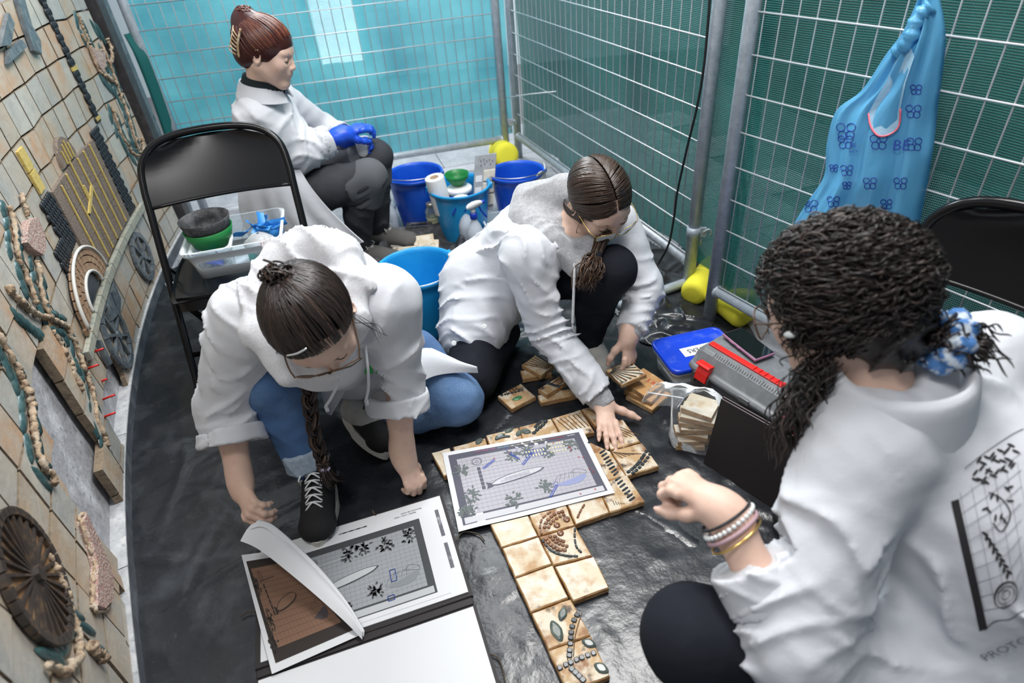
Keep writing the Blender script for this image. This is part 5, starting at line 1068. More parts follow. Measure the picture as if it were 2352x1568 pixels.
# grey print page lying open
PGm = lambda u, v, h=0: Sp(.055+.86*(1-u)*0+.86*u, HA-.018-(HA-.045)*v, .0192+h)
MB().sheet(np.array([[PGm(u, v) for v in np.linspace(0, 1, 5)] for u in np.linspace(0, 1, 8)]), .0006).build('page', M['paper'], al)
S_pg = lambda u, v, h=0: PGm(.06+.90*u, .10+.90*v, .0004+h)
greyp = dict(dark=ink('charcoal', (.05, .055, .06)), field=ink('mid_grey', (.30, .32, .34)), line=ink('line_grey', (.16, .17, .19)), leaf=ink('leaf_dark', (.06, .065, .07)), boat=ink('boat_grey', (.22, .24, .26)), pale=ink('light_grey', (.46, .48, .50)))
mural_print(al, S_pg, greyp, 'print', marks=False, seed=5)
bl = MB()
for (u, v, w, h) in ((.70, .56, .035, .13), (.66, .83, .04, .05)):
    for p, q in (((u, v), (u+w, v)), ((u+w, v), (u+w, v+h)), ((u+w, v+h), (u, v+h)), ((u, v+h), (u, v))): bl.tube([S_pg(*p, .002), S_pg(*q, .002)], .0009, 4)
bl.build('blue_mark', M['ink_blue'], al)
sb = MB(); [sb.box(PGm(.44+.022*k, .05, .0008), (.009 if k % 2 else .011, .0035 if k % 2 else .002, .0003), AX) for k in range(8)]; sb.box(PGm(.34, .055, .0008), (.04, .002, .0003), AX); sb.build('scale_bar', M['ink'], al)
tb = MB(); text_mb(tb, 'Estructura del mural', PGm(.96, .028, .001), -ex, -ey, .007, V(0, 0, 1)); text_mb(tb, 'Rajoles / color / estat', PGm(.92, .055, .001), -ex, -ey, .007, V(0, 0, 1)); tb.build('lettering', M['ink'], al)
for k, (v0, v1) in enumerate(((.10, .42), (.50, .78))): MB().add([Sp(.945, HA-.02-(HA-.05)*v0, .0190), Sp(.965, HA-.02-(HA-.05)*v0, .0190), Sp(.965, HA-.02-(HA-.05)*v1, .0190), Sp(.945, HA-.02-(HA-.05)*v1, .0190)], [(0, 1, 2, 3)], False).build('photo_strip', mat('photo_strip_%d' % k, (.10, .10, .12), .5, var=[((.45, .45, .5), 40, .5, .7), ((.5, .1, .05), 25, .66, .74)]), al)
# loose stack of leaves with the brown print, and the page being lifted
b0, b1, b2_, b3 = at(555, 1275, .024), at(655, 1262, .024), at(835, 1455, .026), at(625, 1548, .024)
BQ = lambda u, v, h=0: lerp(lerp(b0, b1, u), lerp(b3, b2_, u), v)+V(0, 0, h+.0)
bw = thing('print_leaf', 'brown printed photograph of the mural under the lifted page', 'printed sheet', np.mean([b0, b1, b2_, b3], 0)); MB().sheet(np.array([[BQ(u, v, .001) for v in np.linspace(0, 1, 8)] for u in np.linspace(0, 1, 8)]), .0006).build('paper', M['paper'], bw)
brownp = dict(dark=ink('brown_black', (.025, .018, .015)), field=ink('sepia', (.20, .11, .07)), line=ink('sepia_line', (.06, .035, .025)), leaf=ink('sepia_leaf', (.03, .025, .022)), boat=ink('sepia_boat', (.07, .055, .06)))
mural_print(bw, lambda u, v, h=0: BQ(.03+.95*u, .02+.97*v, .0014+h), brownp, 'print', grid=(16, 14), marks=False, seed=9, leaves=((.10, .30), (.13, .62), (.08, .80)))
# lifted page: curls from the hand back to the spine
edgeA = spline([at(552, 1242, .155), at(600, 1265, .135), at(700, 1345, .09), at(790, 1425, .05), at(832, 1468, .030)], 24)
edgeB = spline([at(600, 1200, .165), at(640, 1228, .15), at(730, 1310, .085), at(800, 1395, .05), at(835, 1462, .032)], 24)
lp = thing('lifted_page', 'white page curling up in the hand of the squatting woman', 'page', at(832, 1468, .026)); G = []
for i, (p, q) in enumerate(zip(edgeA, edgeB)): G.append([lerp(p, q, v)+V(.0, .01, .012)*math.sin(3.14*v) for v in np.linspace(0, 1, 7)])
MB().sheet(np.array(G), .0010).build('page', M['paper'], lp)
edgeC = spline([at(575, 1215, .17), at(615, 1215, .165), at(700, 1295, .10), at(775, 1385, .055), at(830, 1462, .034)], 24)
MB().sheet(np.array([[lerp(p, q, v)+V(.004, .012, .006)*math.sin(3.14*v) for v in np.linspace(0, 1, 6)] for p, q in zip(edgeB, edgeC)]), .0010).build('page_underside', M['paper'], lp)
# ================================================================== blue bag on the fence, tape roll
bagL = [(2128, -40), (2085, 62), (2040, 125), (1985, 205), (1925, 252), (1903, 330), (1898, 400), (1862, 455), (1822, 522), (1800, 600), (1790, 690)]
bagR = [(2150, -40), (2168, 40), (2172, 100), (2165, 170), (2155, 240), (2148, 310), (2138, 380), (2125, 450), (2112, 520), (2100, 590), (2090, 680)]
upn2 = up(n2_, V(1, 0, 0)); PLN = V(*PD, 0)-upn2*.02
lw, rw_ = [onplane(x, y, PLN, n2_) for x, y in bagL], [onplane(x, y, PLN, n2_) for x, y in bagR]; lw, rw_ = spline(lw, 50), spline(rw_, 50)
bg = thing('plastic_bag', 'light blue printed plastic bag hung on the right fence', 'bag', lerp(lw[-1], rw_[-1], .5)-V(0, 0, .05)); fr, bk = [], []
for i, (p, q) in enumerate(zip(lw, rw_)):
    k = i/50; row = []; rowb = []
    for j, v in enumerate(np.linspace(0, 1, 34)):
        w = .5*(1-math.cos(math.pi*v)) if 0 else v; dep = math.sin(math.pi*v)**.6*(.02+.075*min(1, k*1.6)); pl_ = (.009+.016*k)*(math.sin(v*26+3*math.sin(k*3))*.6+math.sin(v*43+1)*.3+.5*math.sin(v*9+k*5))*math.sin(math.pi*v)**.3
        row.append(lerp(p, q, w)-upn2*(dep+pl_)); rowb.append(lerp(p, q, w)+upn2*.008*math.sin(math.pi*v))
    fr.append(row); bk.append(rowb)
fr, bk = np.array(fr), np.array(bk); bfilm = MB().grid(fr).grid(bk[:, ::-1]).build('film', M['bag_blue'], bg, merge=True)
from mathutils.bvhtree import BVHTree
_bv = BVHTree.FromPolygons([tuple(v.co) for v in bfilm.data.vertices], [tuple(p.vertices) for p in bfilm.data.polygons])
def bsurf(x, y, lift=.0015):
    h = _bv.ray_cast(Vector(CAM-ORG[bg.name]), Vector(ray(x, y))); return np.array(h[0])+ORG[bg.name]-ray(x, y)*lift if h[0] is not None else None
def bstroke(pts, w, m, nm='print_stroke', closed=False):
    P = [bsurf(*p) for p in spline([V(*p) for p in pts], max(12, len(pts)*4), closed)]; P = [p for p in P if p is not None]
    if len(P) > 3: MB().tube(P, w, 5, closed=closed).build(nm, m, bg)
r_ = np.random.RandomState(5); mk = M['bag_ink'] = mat('navy_bag_print', (.02, .06, .36), .5)
for x, y, s_ in ((1943, 300, 20), (1942, 325, 16), (2018, 325, 18), (2100, 330, 16), (2098, 255, 16), (1915, 385, 9), (1945, 390, 13), (1945, 425, 9), (1998, 420, 14), (2068, 420, 14), (1862, 472, 15), (1914, 462, 13), (2036, 468, 12), (2104, 205, 12), (1975, 490, 12)):
    for q, (dx, dy) in enumerate(((-.6, -.4), (.6, -.4), (-.4, .5), (.45, .5))): bstroke([(x+s_*(dx+.5*math.cos(a)), y+s_*(dy+.45*math.sin(a))) for a in np.linspace(0, 6.283, 9)[:-1]], .0009, mk, 'printed_butterfly', True)
for tx_, x0, y0, sz in (('BE', 2048, 345, .034), ('BE', 1950, 338, .014), ('BACK', 1950, 350, .008)):
    o_, xa, ya = bsurf(x0, y0, .004), bsurf(x0+30, y0, .004), bsurf(x0+6, y0-30, .004); tb = MB(); text_mb(tb, tx_, o_, nrm(xa-o_), nrm(ya-o_-nrm(xa-o_)*((ya-o_)@nrm(xa-o_))), sz, -ray(x0, y0), .003); tb.build('lettering', mk, bg)
mp = [(2085, 90), (2060, 130), (2040, 180), (2010, 230), (1995, 260), (2000, 290), (2018, 312), (2045, 308), (2065, 288), (2068, 250), (2080, 190), (2100, 130)]
inner = [bsurf(x, y, .006) for x, y in mp]; cen = np.mean(inner, 0); MB().add(inner+[cen+ray(2050, 220)*.01], [(i, (i+1) % 12, 12) for i in range(12)]).build('handle_opening', M['bag_pale'], bg)
MB().tube(spline(inner[4:10], 24), .0022, 6).build('pink_edge', mat('pink_cord', (.8, .16, .22), .4), bg)
MB().tube(spline([bsurf(x, y, .003)-0*V(1, 1, 1) for x, y in ((2140, 12), (2110, 40), (2090, 90), (2062, 120))], 20), [.016+.004*math.sin(i*1.9) for i in range(19)], 8).build('knotted_neck', M['bag_blue'], bg)
cr_c = at(2236, 880, .42)*V(1, 1, 0)
MB()
kc_ = thing('plastic_crate', 'small dark crate under the tape roll behind the curly-haired woman', 'crate', cr_c); rbox(MB(), cr_c, (.47, -.88), .15, .13, 0, .36, .95, .004, r=.015).build('shell', M['rubber'], kc_); MB().box(cr_c+V(0, 0, .366), (.15, .13, .008), np.stack([d2_, np.cross(V(0, 0, 1), d2_), V(0, 0, 1)])).build('lid', M['rubber'], kc_, bevel=.002)
tr_c = cr_c+V(0, 0, .372); tt = thing('tape_roll', 'roll of cream masking tape on the dark crate beside the folded chair', 'tape', tr_c)
MB().lathe([(.038, 0), (.066, 0), (.066, .045), (.038, .045), (.038, 0)], tr_c, 40).build('tape', mat('cream_tape', (.66, .58, .38), .6), tt); MB().lathe([(.0375, .001), (.0375, .046), (.034, .046), (.034, .001)], tr_c, 32).build('core', M['paper'], tt)
# ================================================================== figures: smooth-blended distance fields meshed with surface nets
M['skin'] = mat('skin', (.66, .45, .35), .5, var=[((.70, .48, .39), 18, .4, .7), ((.60, .36, .28), 45, .55, .8)], sss=.12, bump=[(220, .08)])
M['lips'] = mat('lips', (.50, .20, .17), .45)
M['brow'] = mat('eyebrow_hair', (.045, .025, .02), .7)
M['eye'] = mat('eye_white', (.7, .68, .65), .25)
M['coat'] = mat('white_cotton_coat', (.60, .615, .65), .85, bump=[(900, .10), (46, .25, None, 3, .004), (7, .55, None, 'R', .010)], spec=.25)
M['hoodie'] = mat('grey_marl_fleece', (.35, .355, .37), .95, var=[((.26, .265, .28), 240, .45, .65), ((.43, .43, .445), 90, .5, .75)], bump=[(420, .3), (40, .25, None, 3, .004)], sheen=.3)
M['hoodie_pale'] = mat('pale_grey_fleece', (.62, .625, .65), .95, var=[((.54, .545, .57), 240, .45, .65)], bump=[(420, .3), (30, .35, None, 3, .006)], sheen=.2)
M['jeans'] = mat('blue_denim', (.06, .13, .28), .85, var=[((.17, .29, .48), 4.5, .42, .70), ((.05, .11, .24), 300, .3, .9)], bump=[(700, .25), (30, .35, None, 3, .006)])
M['denim_pale'] = mat('pale_denim_cuff', (.30, .38, .48), .9, var=[((.42, .5, .58), 80, .4, .7)], bump=[(400, .5)])
M['black_cloth'] = mat('black_trousers', (.012, .014, .02), .85, bump=[(500, .2), (30, .3, None, 3, .005)], spec=.2)
M['charcoal'] = mat('charcoal_work_trousers', (.045, .048, .055), .85, bump=[(500, .2), (32, .35, None, 3, .005)], spec=.25)
M['charcoal2'] = mat('grey_knee_patch', (.10, .105, .115), .9, bump=[(500, .3)])
M['navy'] = mat('dark_polo_collar', (.010, .016, .02), .9)
M['trainer_white'] = mat('off_white_leather', (.50, .49, .46), .6, bump=[(60, .2)], var=[((.38, .36, .33), 20, .5, .75)])
M['trainer_black'] = mat('black_canvas', (.012, .012, .013), .8, bump=[(600, .3)])
M['trainer_grey'] = mat('grey_suede', (.11, .105, .10), .9)
M['sole'] = mat('off_white_sole', (.62, .60, .55), .6)
M['gold'] = mat('gold', (.8, .55, .18), .25, metal=1)
M['silver'] = mat('silver', (.8, .8, .82), .2, metal=1)
M['pearl'] = mat('pearl_bead', (.72, .74, .74), .25)
M['tortoise'] = mat('brown_frame', (.10, .055, .03), .3)
M['lens'] = clear_mat('spectacle_lens', (.9, .93, .93), .02, .03, .5)
M['tattoo'] = mat('tattooed_skin', (.30, .20, .16), .5, var=[((.09, .07, .07), 60, .45, .55)])
M['scrunchie'] = mat('blue_white_scrunchie', (.07, .20, .48), .9, var=[((.55, .62, .70), 70, .48, .58)], bump=[(60, .6, None, 3, .006)])
def hairmat(n, a, b, c): return mat(n, a, .36, tint=[(0, a), (1, c), (.55, b)], spec=.55)
M['hair_auburn'] = hairmat('auburn_hair', (.045, .010, .008), (.10, .026, .016), (.36, .14, .065))
M['hair_brown'] = hairmat('brown_hair', (.022, .011, .007), (.05, .026, .015), (.13, .07, .04))
M['hair_dark'] = hairmat('dark_brown_hair', (.012, .008, .007), (.03, .018, .014), (.085, .05, .035))
M['hair_curly'] = hairmat('dark_curly_hair', (.010, .0075, .007), (.026, .018, .015), (.085, .058, .048))
class SDF:
    def __init__(s): s.ops = []
    def cone(s, a, b, r1, r2, k=.02, flat=None, op='u'): s.ops.append(('c', np.asarray(a, float), np.asarray(b, float), r1, r2, k, flat, op)); return s
    def chain(s, pts, rs, k=.02, flat=None):
        for i in range(len(pts)-1): s.cone(pts[i], pts[i+1], rs[i], rs[i+1], k, flat)
        return s
    def ell(s, c, r, ax=None, k=.02, op='u'): s.ops.append(('e', np.asarray(c, float), np.asarray([r]*3 if np.isscalar(r) else r, float), None if ax is None else np.asarray(ax, float), k, op)); return s
    def cut(s, p, n, rad=1e9): s.ops.append(('p', np.asarray(p, float), nrm(n), rad)); return s
    def bounds(s):
        lo, hi = np.full(3, 9.), np.full(3, -9.)
        for o in s.ops:
            if o[0] == 'c' and o[7] == 'u':
                r = max(o[3], o[4]); lo = np.minimum(lo, np.minimum(o[1], o[2])-r); hi = np.maximum(hi, np.maximum(o[1], o[2])+r)
            if o[0] == 'e' and o[5] == 'u': r = o[2].max(); lo = np.minimum(lo, o[1]-r); hi = np.maximum(hi, o[1]+r)
        return lo-.03, hi+.03
    def mesh(s, res, disp=None, offset=0.0, band=.03):
        lo, hi = s.bounds(); n = np.ceil((hi-lo)/res).astype(int)+1
        axs = [lo[i]+res*np.arange(n[i]) for i in range(3)]; D = np.full(tuple(n), .5, np.float32)
        for o in s.ops:
            if o[0] == 'p':
                a, nn, rad = o[1:]; b0, b1 = (a-rad, a+rad)
            elif o[0] == 'c': m = max(o[3], o[4])+o[5]+.05; b0, b1 = np.minimum(o[1], o[2])-m, np.maximum(o[1], o[2])+m
            else: m = o[2].max()+o[4]+.05; b0, b1 = o[1]-m, o[1]+m
            i0 = np.clip(np.floor((b0-lo)/res).astype(int), 0, n); i1 = np.clip(np.ceil((b1-lo)/res).astype(int)+1, 0, n)
            if (i1 <= i0).any(): continue
            sl = tuple(slice(i0[k], i1[k]) for k in range(3)); X = [axs[k][i0[k]:i1[k]] for k in range(3)]
            P = [X[0][:, None, None], X[1][None, :, None], X[2][None, None, :]]; cur = D[sl]
            if o[0] == 'p':
                q = [P[k]-a[k] for k in range(3)]; d = q[0]*nn[0]+q[1]*nn[1]+q[2]*nn[2]
                if rad < 1e8:
                    inside = (q[0]**2+q[1]**2+q[2]**2) < rad*rad; D[sl] = np.where(inside, np.maximum(cur, d), cur)
                else: D[sl] = np.maximum(cur, d)
                continue
            if o[0] == 'c':
                _, a, b, r1, r2, k, flat, op = o; ba = b-a; L2 = ba@ba+1e-12
                q = [P[i]-a[i] for i in range(3)]; t = np.clip((q[0]*ba[0]+q[1]*ba[1]+q[2]*ba[2])/L2, 0, 1)
                w = [q[i]-t*ba[i] for i in range(3)]
                d2 = w[0]**2+w[1]**2+w[2]**2
                if flat is not None:
                    ax, fk = nrm(flat[0]), flat[1]; c = w[0]*ax[0]+w[1]*ax[1]+w[2]*ax[2]; d2 = d2+(fk*fk-1)*c*c
                    d = np.sqrt(d2)-(r1+(r2-r1)*t)
                    d = d/np.sqrt(1+(fk*fk-1)*c*c/(d2+1e-9)*.8)
                else: d = np.sqrt(d2)-(r1+(r2-r1)*t)
            else:
                _, c, r, ax, k, op = o; q = [P[i]-c[i] for i in range(3)]
                if ax is not None: q = [q[0]*ax[j][0]+q[1]*ax[j][1]+q[2]*ax[j][2] for j in range(3)]
                k0 = np.sqrt((q[0]/r[0])**2+(q[1]/r[1])**2+(q[2]/r[2])**2); k1 = np.sqrt((q[0]/r[0]**2)**2+(q[1]/r[1]**2)**2+(q[2]/r[2]**2)**2)+1e-9; d = k0*(k0-1)/k1
            if op == 'u': h = np.maximum(k-np.abs(cur-d), 0)/max(k, 1e-6); D[sl] = np.minimum(cur, d)-h*h*k*.25
            else: h = np.maximum(k-np.abs(cur+d), 0)/max(k, 1e-6); D[sl] = np.maximum(cur, -d)+h*h*k*.25
        D -= offset
        if disp is not None:
            idx = np.argwhere(np.abs(D) < band); P = lo+idx*res; D[tuple(idx.T)] -= disp(P).astype(np.float32)
        return nets(D, lo, res)
def nets(D, lo, res):
    S = D < 0; nx, ny, nz = D.shape; n8 = np.zeros((nx-1, ny-1, nz-1), np.uint8)
    C8 = [(i, j, k) for i in (0, 1) for j in (0, 1) for k in (0, 1)]
    for i, j, k in C8: n8 += S[i:nx-1+i, j:ny-1+j, k:nz-1+k]
    idx = np.argwhere((n8 > 0) & (n8 < 8)); vals = {c: D[idx[:, 0]+c[0], idx[:, 1]+c[1], idx[:, 2]+c[2]] for c in C8}
    acc = np.zeros((len(idx), 3)); cnt = np.zeros(len(idx))
    for ax in range(3):
        for c in C8:
            if c[ax]: continue
            e = list(c); e[ax] = 1; A, B = vals[c], vals[tuple(e)]; m = (A < 0) != (B < 0); t = A[m]/(A[m]-B[m]); p = np.tile(np.array(c, float), (len(t), 1)); p[:, ax] = t; acc[m] += p; cnt[m] += 1
    vid = np.full(n8.shape, -1, np.int32); vid[tuple(idx.T)] = np.arange(len(idx)); verts = lo+(idx+acc/cnt[:, None])*res; F = []
    for ax in range(3):
        oth = [q for q in range(3) if q != ax]; sl0 = [slice(1, -1)]*3; sl0[ax] = slice(0, -1); sl1 = list(sl0); sl1[ax] = slice(1, None)
        s0, s1 = S[tuple(sl0)], S[tuple(sl1)]; jj = np.argwhere(s0 != s1)
        if not len(jj): continue
        base = jj.copy(); base[:, oth[0]] += 1; base[:, oth[1]] += 1
        def at_(da, db): q = base.copy(); q[:, oth[0]] -= da; q[:, oth[1]] -= db; return vid[tuple(q.T)]
        quad = np.stack([at_(1, 1), at_(0, 1), at_(0, 0), at_(1, 0)], -1); inside = s0[tuple(jj.T)]
        if ax == 1: inside = ~inside
        quad[~inside] = quad[~inside][:, ::-1]; F.append(quad)
    return verts, np.concatenate(F)
class Body:                                   # collects nets into one mesh
    def __init__(s): s.V = []; s.F = []; s.n = 0; s.s = SDF()
    def finish(s, res=.003, off=0.0): return s.add(s.s.mesh(res, None, off))
    def add(s, vf): s.V.append(vf[0]); s.F.append(vf[1]+s.n); s.n += len(vf[0]); return s
    def build(s, name, m, parent):
        vs = np.concatenate(s.V)-ORG[parent.name]; fs = np.concatenate(s.F); me = bpy.data.meshes.new(name); me.vertices.add(len(vs)); me.vertices.foreach_set('co', vs.astype(np.float32).ravel())
        me.loops.add(fs.size); me.loops.foreach_set('vertex_index', fs.astype(np.int32).ravel()); me.polygons.add(len(fs)); me.polygons.foreach_set('loop_start', (np.arange(len(fs))*4).astype(np.int32)); me.polygons.foreach_set('use_smooth', np.ones(len(fs), bool))
        me.update(calc_edges=True); me.validate(); me.materials.append(m); o = link(name, me, parent); ORG[o.name] = ORG[parent.name]; return o
def part(name, m, parent, sdf, res, disp=None, offset=0.0): return Body().add(sdf.mesh(res, disp, offset)).build(name, m, parent)
def warp(P, seed, f=3.0):
    r = np.random.RandomState(seed); o = 0
    for _ in range(6): d = nrm(r.normal(size=3)); o = o+np.sin(P@d*r.uniform(f*.6, f*1.6)*6.28+r.uniform(0, 6.28))
    return o*.4
def folds(specs, seed=1, fine=.0012):
    """specs: (centre, radius, direction across the folds, wavelength, height)"""
    def f(P):
        w1, w2, w3 = warp(P, seed, 1.7), warp(P, seed+1, 4.5), warp(P, seed+3, 3.0); out = fine*warp(P, seed+2, 14)+fine*1.2*w2
        for i, (c, R, d, lam, amp) in enumerate(specs):
            q = P-np.asarray(c); g = np.exp(-(q*q).sum(1)/(R*R))*np.clip(.55+.75*np.sin(3*w3+i*1.7), 0, 1); ph = (q@nrm(d))/(lam*1.35)+.95*w1+.30*w2+i*.37
            out = out+2.0*amp*g*((1-np.abs(np.sin(np.pi*ph)))**2.2-.28)
        return out
    return f
def limb_folds(a, b, n, lam, amp, R, seed, tilt=.7):
    a, b = np.asarray(a), np.asarray(b); r = np.random.RandomState(seed); d = nrm(b-a); out = []
    for k in range(n): out.append((lerp(a, b, (k+.5)/n), R, nrm(d+tilt*nrm(r.normal(size=3))), lam*r.uniform(.8, 1.3), amp*r.uniform(.6, 1.3)))
    return out
def hand(B, wrist, fdir, dorsal, side, curl=(.3, .4, .3), thumb=(.75, .55, -.35), spread=.0, sc=1.0, elbow=None, rw=.026, re=.040, res=.0024, tcurl=.35, nails=None, per=None, off=0.0, fore=True):
    """B: Body. fdir: wrist to fingers; dorsal: back of the hand; side=+1 thumb lies on cross(fdir,dorsal), -1 opposite. per: per finger (mcp,pip,dip)"""
    Y = nrm(fdir); Z = nrm(np.asarray(dorsal)-Y*(np.asarray(dorsal)@Y)); X = np.cross(Y, Z)*side; w = np.asarray(wrist, float); L = lambda x, y, z: w+(X*x+Y*y+Z*z)*sc; s = B.s
    s.cone(L(.004, -.012, 0), L(.012, .082, 0), .021*sc, .019*sc, .01, (Z, 1.5)); s.cone(L(-.004, -.012, 0), L(-.018, .078, 0), .021*sc, .017*sc, .012, (Z, 1.5)); s.cone(L(0, .02, 0), L(-.002, .075, 0), .022*sc, .020*sc, .012, (Z, 1.45))
    s.cone(L(0, -.03, 0), L(0, .01, 0), rw*sc, .023*sc, .02, (Z, 1.25))
    spec = [(.0265, .086, .068, .0088), (.0085, .091, .077, .0091), (-.0095, .087, .071, .0086), (-.0265, .077, .054, .0076)]
    tips = []
    for i, (x, y, ln, r) in enumerate(spec):
        c = per[i] if per else curl; a = 0.0; p = L(x, y-.012, .003); sp = spread*(1.5-i)/1.5; d0 = nrm(Y*math.cos(sp)+X*math.sin(sp)); pts = [p, L(x, y, .003)]; rs = [r*1.18, r*1.12]; q = L(x, y, .003)
        for k, (fr, cc) in enumerate(zip((.46, .30, .24), c)):
            a += cc; d = d0*math.cos(a)-Z*math.sin(a); q = q+d*ln*fr*sc; pts.append(q); rs.append(r*(1.02, .93, .78)[k])
        for k in range(len(pts)-1): s.cone(pts[k], pts[k+1], rs[k]*sc, rs[k+1]*sc, .004)
        s.ell(pts[2], r*1.06*sc, None, .004); tips.append((pts[-1], d, d0*math.sin(a)+Z*math.cos(a), r*sc))
    t = nrm(X*thumb[0]+Y*thumb[1]+Z*thumb[2]); b0 = L(.018, .012, -.004); pts = [b0, b0+t*.044*sc]; t2 = nrm(t+Y*tcurl-X*tcurl*.3); pts.append(pts[-1]+t2*.032*sc); t3 = nrm(t2+Y*tcurl*.7-X*tcurl*.4); pts.append(pts[-1]+t3*.024*sc)
    s.chain(pts, [.0165*sc, .0125*sc, .0105*sc, .0082*sc], .010); tips.append((pts[-1], t3, nrm(np.cross(np.cross(t3, X*.3+Z), t3)), .0088*sc))
    if fore and elbow is not None:
        e = np.asarray(elbow); s.cone(lerp(w, e, .10), lerp(w, e, .62), rw*1.02*sc, re*sc, .03, (Z, 1.15))
        s.cone(w, lerp(w, e, .2), rw*.96*sc, rw*1.05*sc, .03, (Z, 1.2))
    if nails is not None:
        for p, d, up_, r in tips: nails.ball(p+up_*r*.62+d*r*.15, (r*.62, r*.95, r*.28), 8, 5, np.stack([nrm(np.cross(d, up_)), d, up_]))
    return tips, (X, Y, Z)
def head(B, c, fwd, up_, neck, sc=1.0, res=.0032, nr=.050):
    Yv = nrm(fwd); Zv = nrm(np.asarray(up_)-Yv*(np.asarray(up_)@Yv)); Xv = np.cross(Yv, Zv); A = np.stack([Xv, Yv, Zv]); c = np.asarray(c, float); L = lambda x, y, z: c+(Xv*x+Yv*y+Zv*z)*sc
    s = B.s; E = lambda p, r, k=.02, op='u', ax=A: s.ell(L(*p), np.asarray(r)*sc, ax, k, op)
    E((0, -.014, .028), (.072, .090, .078)); E((0, .028, -.022), (.058, .060, .080), .03); E((0, .040, .028), (.057, .046, .045), .03)
    for sx in (-1, 1):
        s.cone(L(sx*.052, -.004, -.048), L(sx*.014, .066, -.098), .018*sc, .014*sc, .035); E((sx*.034, .064, -.024), (.025, .020, .026), .03)
        E((sx*.031, .092, .004), (.016, .010, .010), .014, 's'); E((sx*.031, .0755, .002), (.0145, .0132, .0115), .004)
        s.cone(L(sx*.014, .083, .022), L(sx*.046, .071, .024), .006*sc, .005*sc, .016)
        E((sx*.0075, .096, -.029), (.006, .007, .005), .006)
    s.cone(L(0, .086, .010), L(0, .104, -.024), .0060*sc, .0078*sc, .014); E((0, .076, -.094), (.017, .014, .014), .022); E((0, .083, -.052), (.026, .014, .022), .02)
    E((0, .0935, -.051), (.017, .0058, .0042), .006); E((0, .0920, -.0600), (.015, .0060, .0048), .006)
    for sx in (-1, 1):
        ea = np.stack([nrm(Xv*.9-Yv*.35*sx), nrm(Yv*.9+Xv*.35*sx), Zv]); E((sx*.075, -.010, -.008), (.0085, .0185, .030), .006, 'u', ea); E((sx*.0815, -.006, -.004), (.006, .010, .018), .004, 's', ea)
    nk = np.asarray(neck, float); s.cone(L(0, -.030, -.045), nk, nr*sc, nr*1.06*sc, .03)
    return L, A
def inner(B, N, arms):                          # torso and upper arms under the clothes
    for i, (sh, el, wr) in enumerate(arms):
        B.s.cone(N-V(0, 0, .03), sh, .045, .035, .02); B.s.cone(sh, el, .035, .032, .02); B.s.cone(el, lerp(el, wr, .9), .032, .024, .02)
    return B
def face_bits(parent, L, A, sc=1.0, browm='brow', closed=True):
    mb = MB()
    for sx in (-1, 1): mb.tube(spline([L(sx*.014, .0905, .0215), L(sx*.030, .0875, .0265), L(sx*.048, .0745, .0225)], 12), [.0020]*13, 6, flat=.7)
    mb.build('eyebrows', M[browm], parent)
    mb = MB(); mb.tube(spline([L(-.016, .0945, -.054), L(-.007, .0985, -.0515), L(0, .0985, -.0525), L(.007, .0985, -.0515), L(.016, .0945, -.054)], 16), .0024, 6); mb.tube(spline([L(-.013, .0945, -.057), L(0, .0972, -.0600), L(.013, .0945, -.057)], 12), .0027, 6); mb.build('lips', M['lips'], parent)
    mb = MB()
    for sx in (-1, 1): mb.tube(spline([L(sx*.018, .0865, -.002), L(sx*.031, .0893, -.0055), L(sx*.044, .0825, -.002)], 10), .0013, 5)
    mb.build('eyelashes', M['brow'], parent)
def shoe(parent, heel, toe, upv, L_, w, mu, ms, lace=None, h=.065):
    d = nrm(np.asarray(toe)-heel); up_ = nrm(np.asarray(upv)-d*(np.asarray(upv)@d)); x = np.cross(d, up_); P = lambda a, b, c: np.asarray(heel)+d*a*L_+x*b+up_*c
    s = SDF(); s.cone(P(.14, 0, .045), P(.80, 0, .036), w*.46, w*.46, .02, (up_, 1.1)); s.cone(P(.08, 0, .05), P(.2, 0, h), w*.40, w*.38, .03); s.cone(P(.2, 0, h), P(.6, 0, .05), w*.36, w*.36, .03); s.ell(P(.82, .0, .034), (w*.52, L_*.18, .032), np.stack([x, d, up_]), .02); s.cut(P(.5, 0, .014), -up_); s.ell(P(.16, 0, h+.03), (w*.26, w*.34, .035), np.stack([x, d, up_]), .01, 's')
    sh = part('shoe', mu, parent, s, .0045)
    out = []
    for q in range(28):
        a = 2*math.pi*q/28; ca, sa = math.cos(a), math.sin(a); wy = (w*.53 if ca > -.2 else w*.47)*(1+.08*math.sin(a*2)); out.append([P(.49+.53*ca, wy*sa*(1-.12*max(0, ca)**3), z) for z in (.0, .004, .022, .026)])
    mb = MB(); G = np.array(out); mb.grid(G, closeu=True); mb.add(G[:, 0], [tuple(range(28))[::-1]]); mb.add(G[:, -1], [tuple(range(28))]); so = mb.build('sole', ms, sh)
    if lace is not None:
        mb = MB()
        for k in range(5):
            a = .36+.075*k; za = h+.034-.075*(a-.36)*1.35
            for s_ in (-1, 1): mb.tube(spline([P(a, -w*.24*s_, za-.012), P(a+.03, 0, za+.004), P(a+.06, w*.24*s_, za-.016)], 8), .0028, 5)
        for s_ in (-1, 1): mb.tube(spline([P(.34, 0, h+.036), P(.36, s_*.02, h+.046), P(.44, s_*.036, h+.03), P(.40, s_*.03, h+.02)], 12), .0026, 5)
        mb.build('laces', lace, sh)
    return sh
def strand(mb, pts, r, n=5, tint=.3, taper=True, k=None):
    P = spline(pts, k or max(8, len(pts)*4)); m = len(P); t = np.linspace(0, 1, m); mb.ct = tint
    mb.tube(P, r*(np.minimum(1, .5+t*6)*np.minimum(1, (1-t)*5+.15)) if taper else r, n, caps=False)
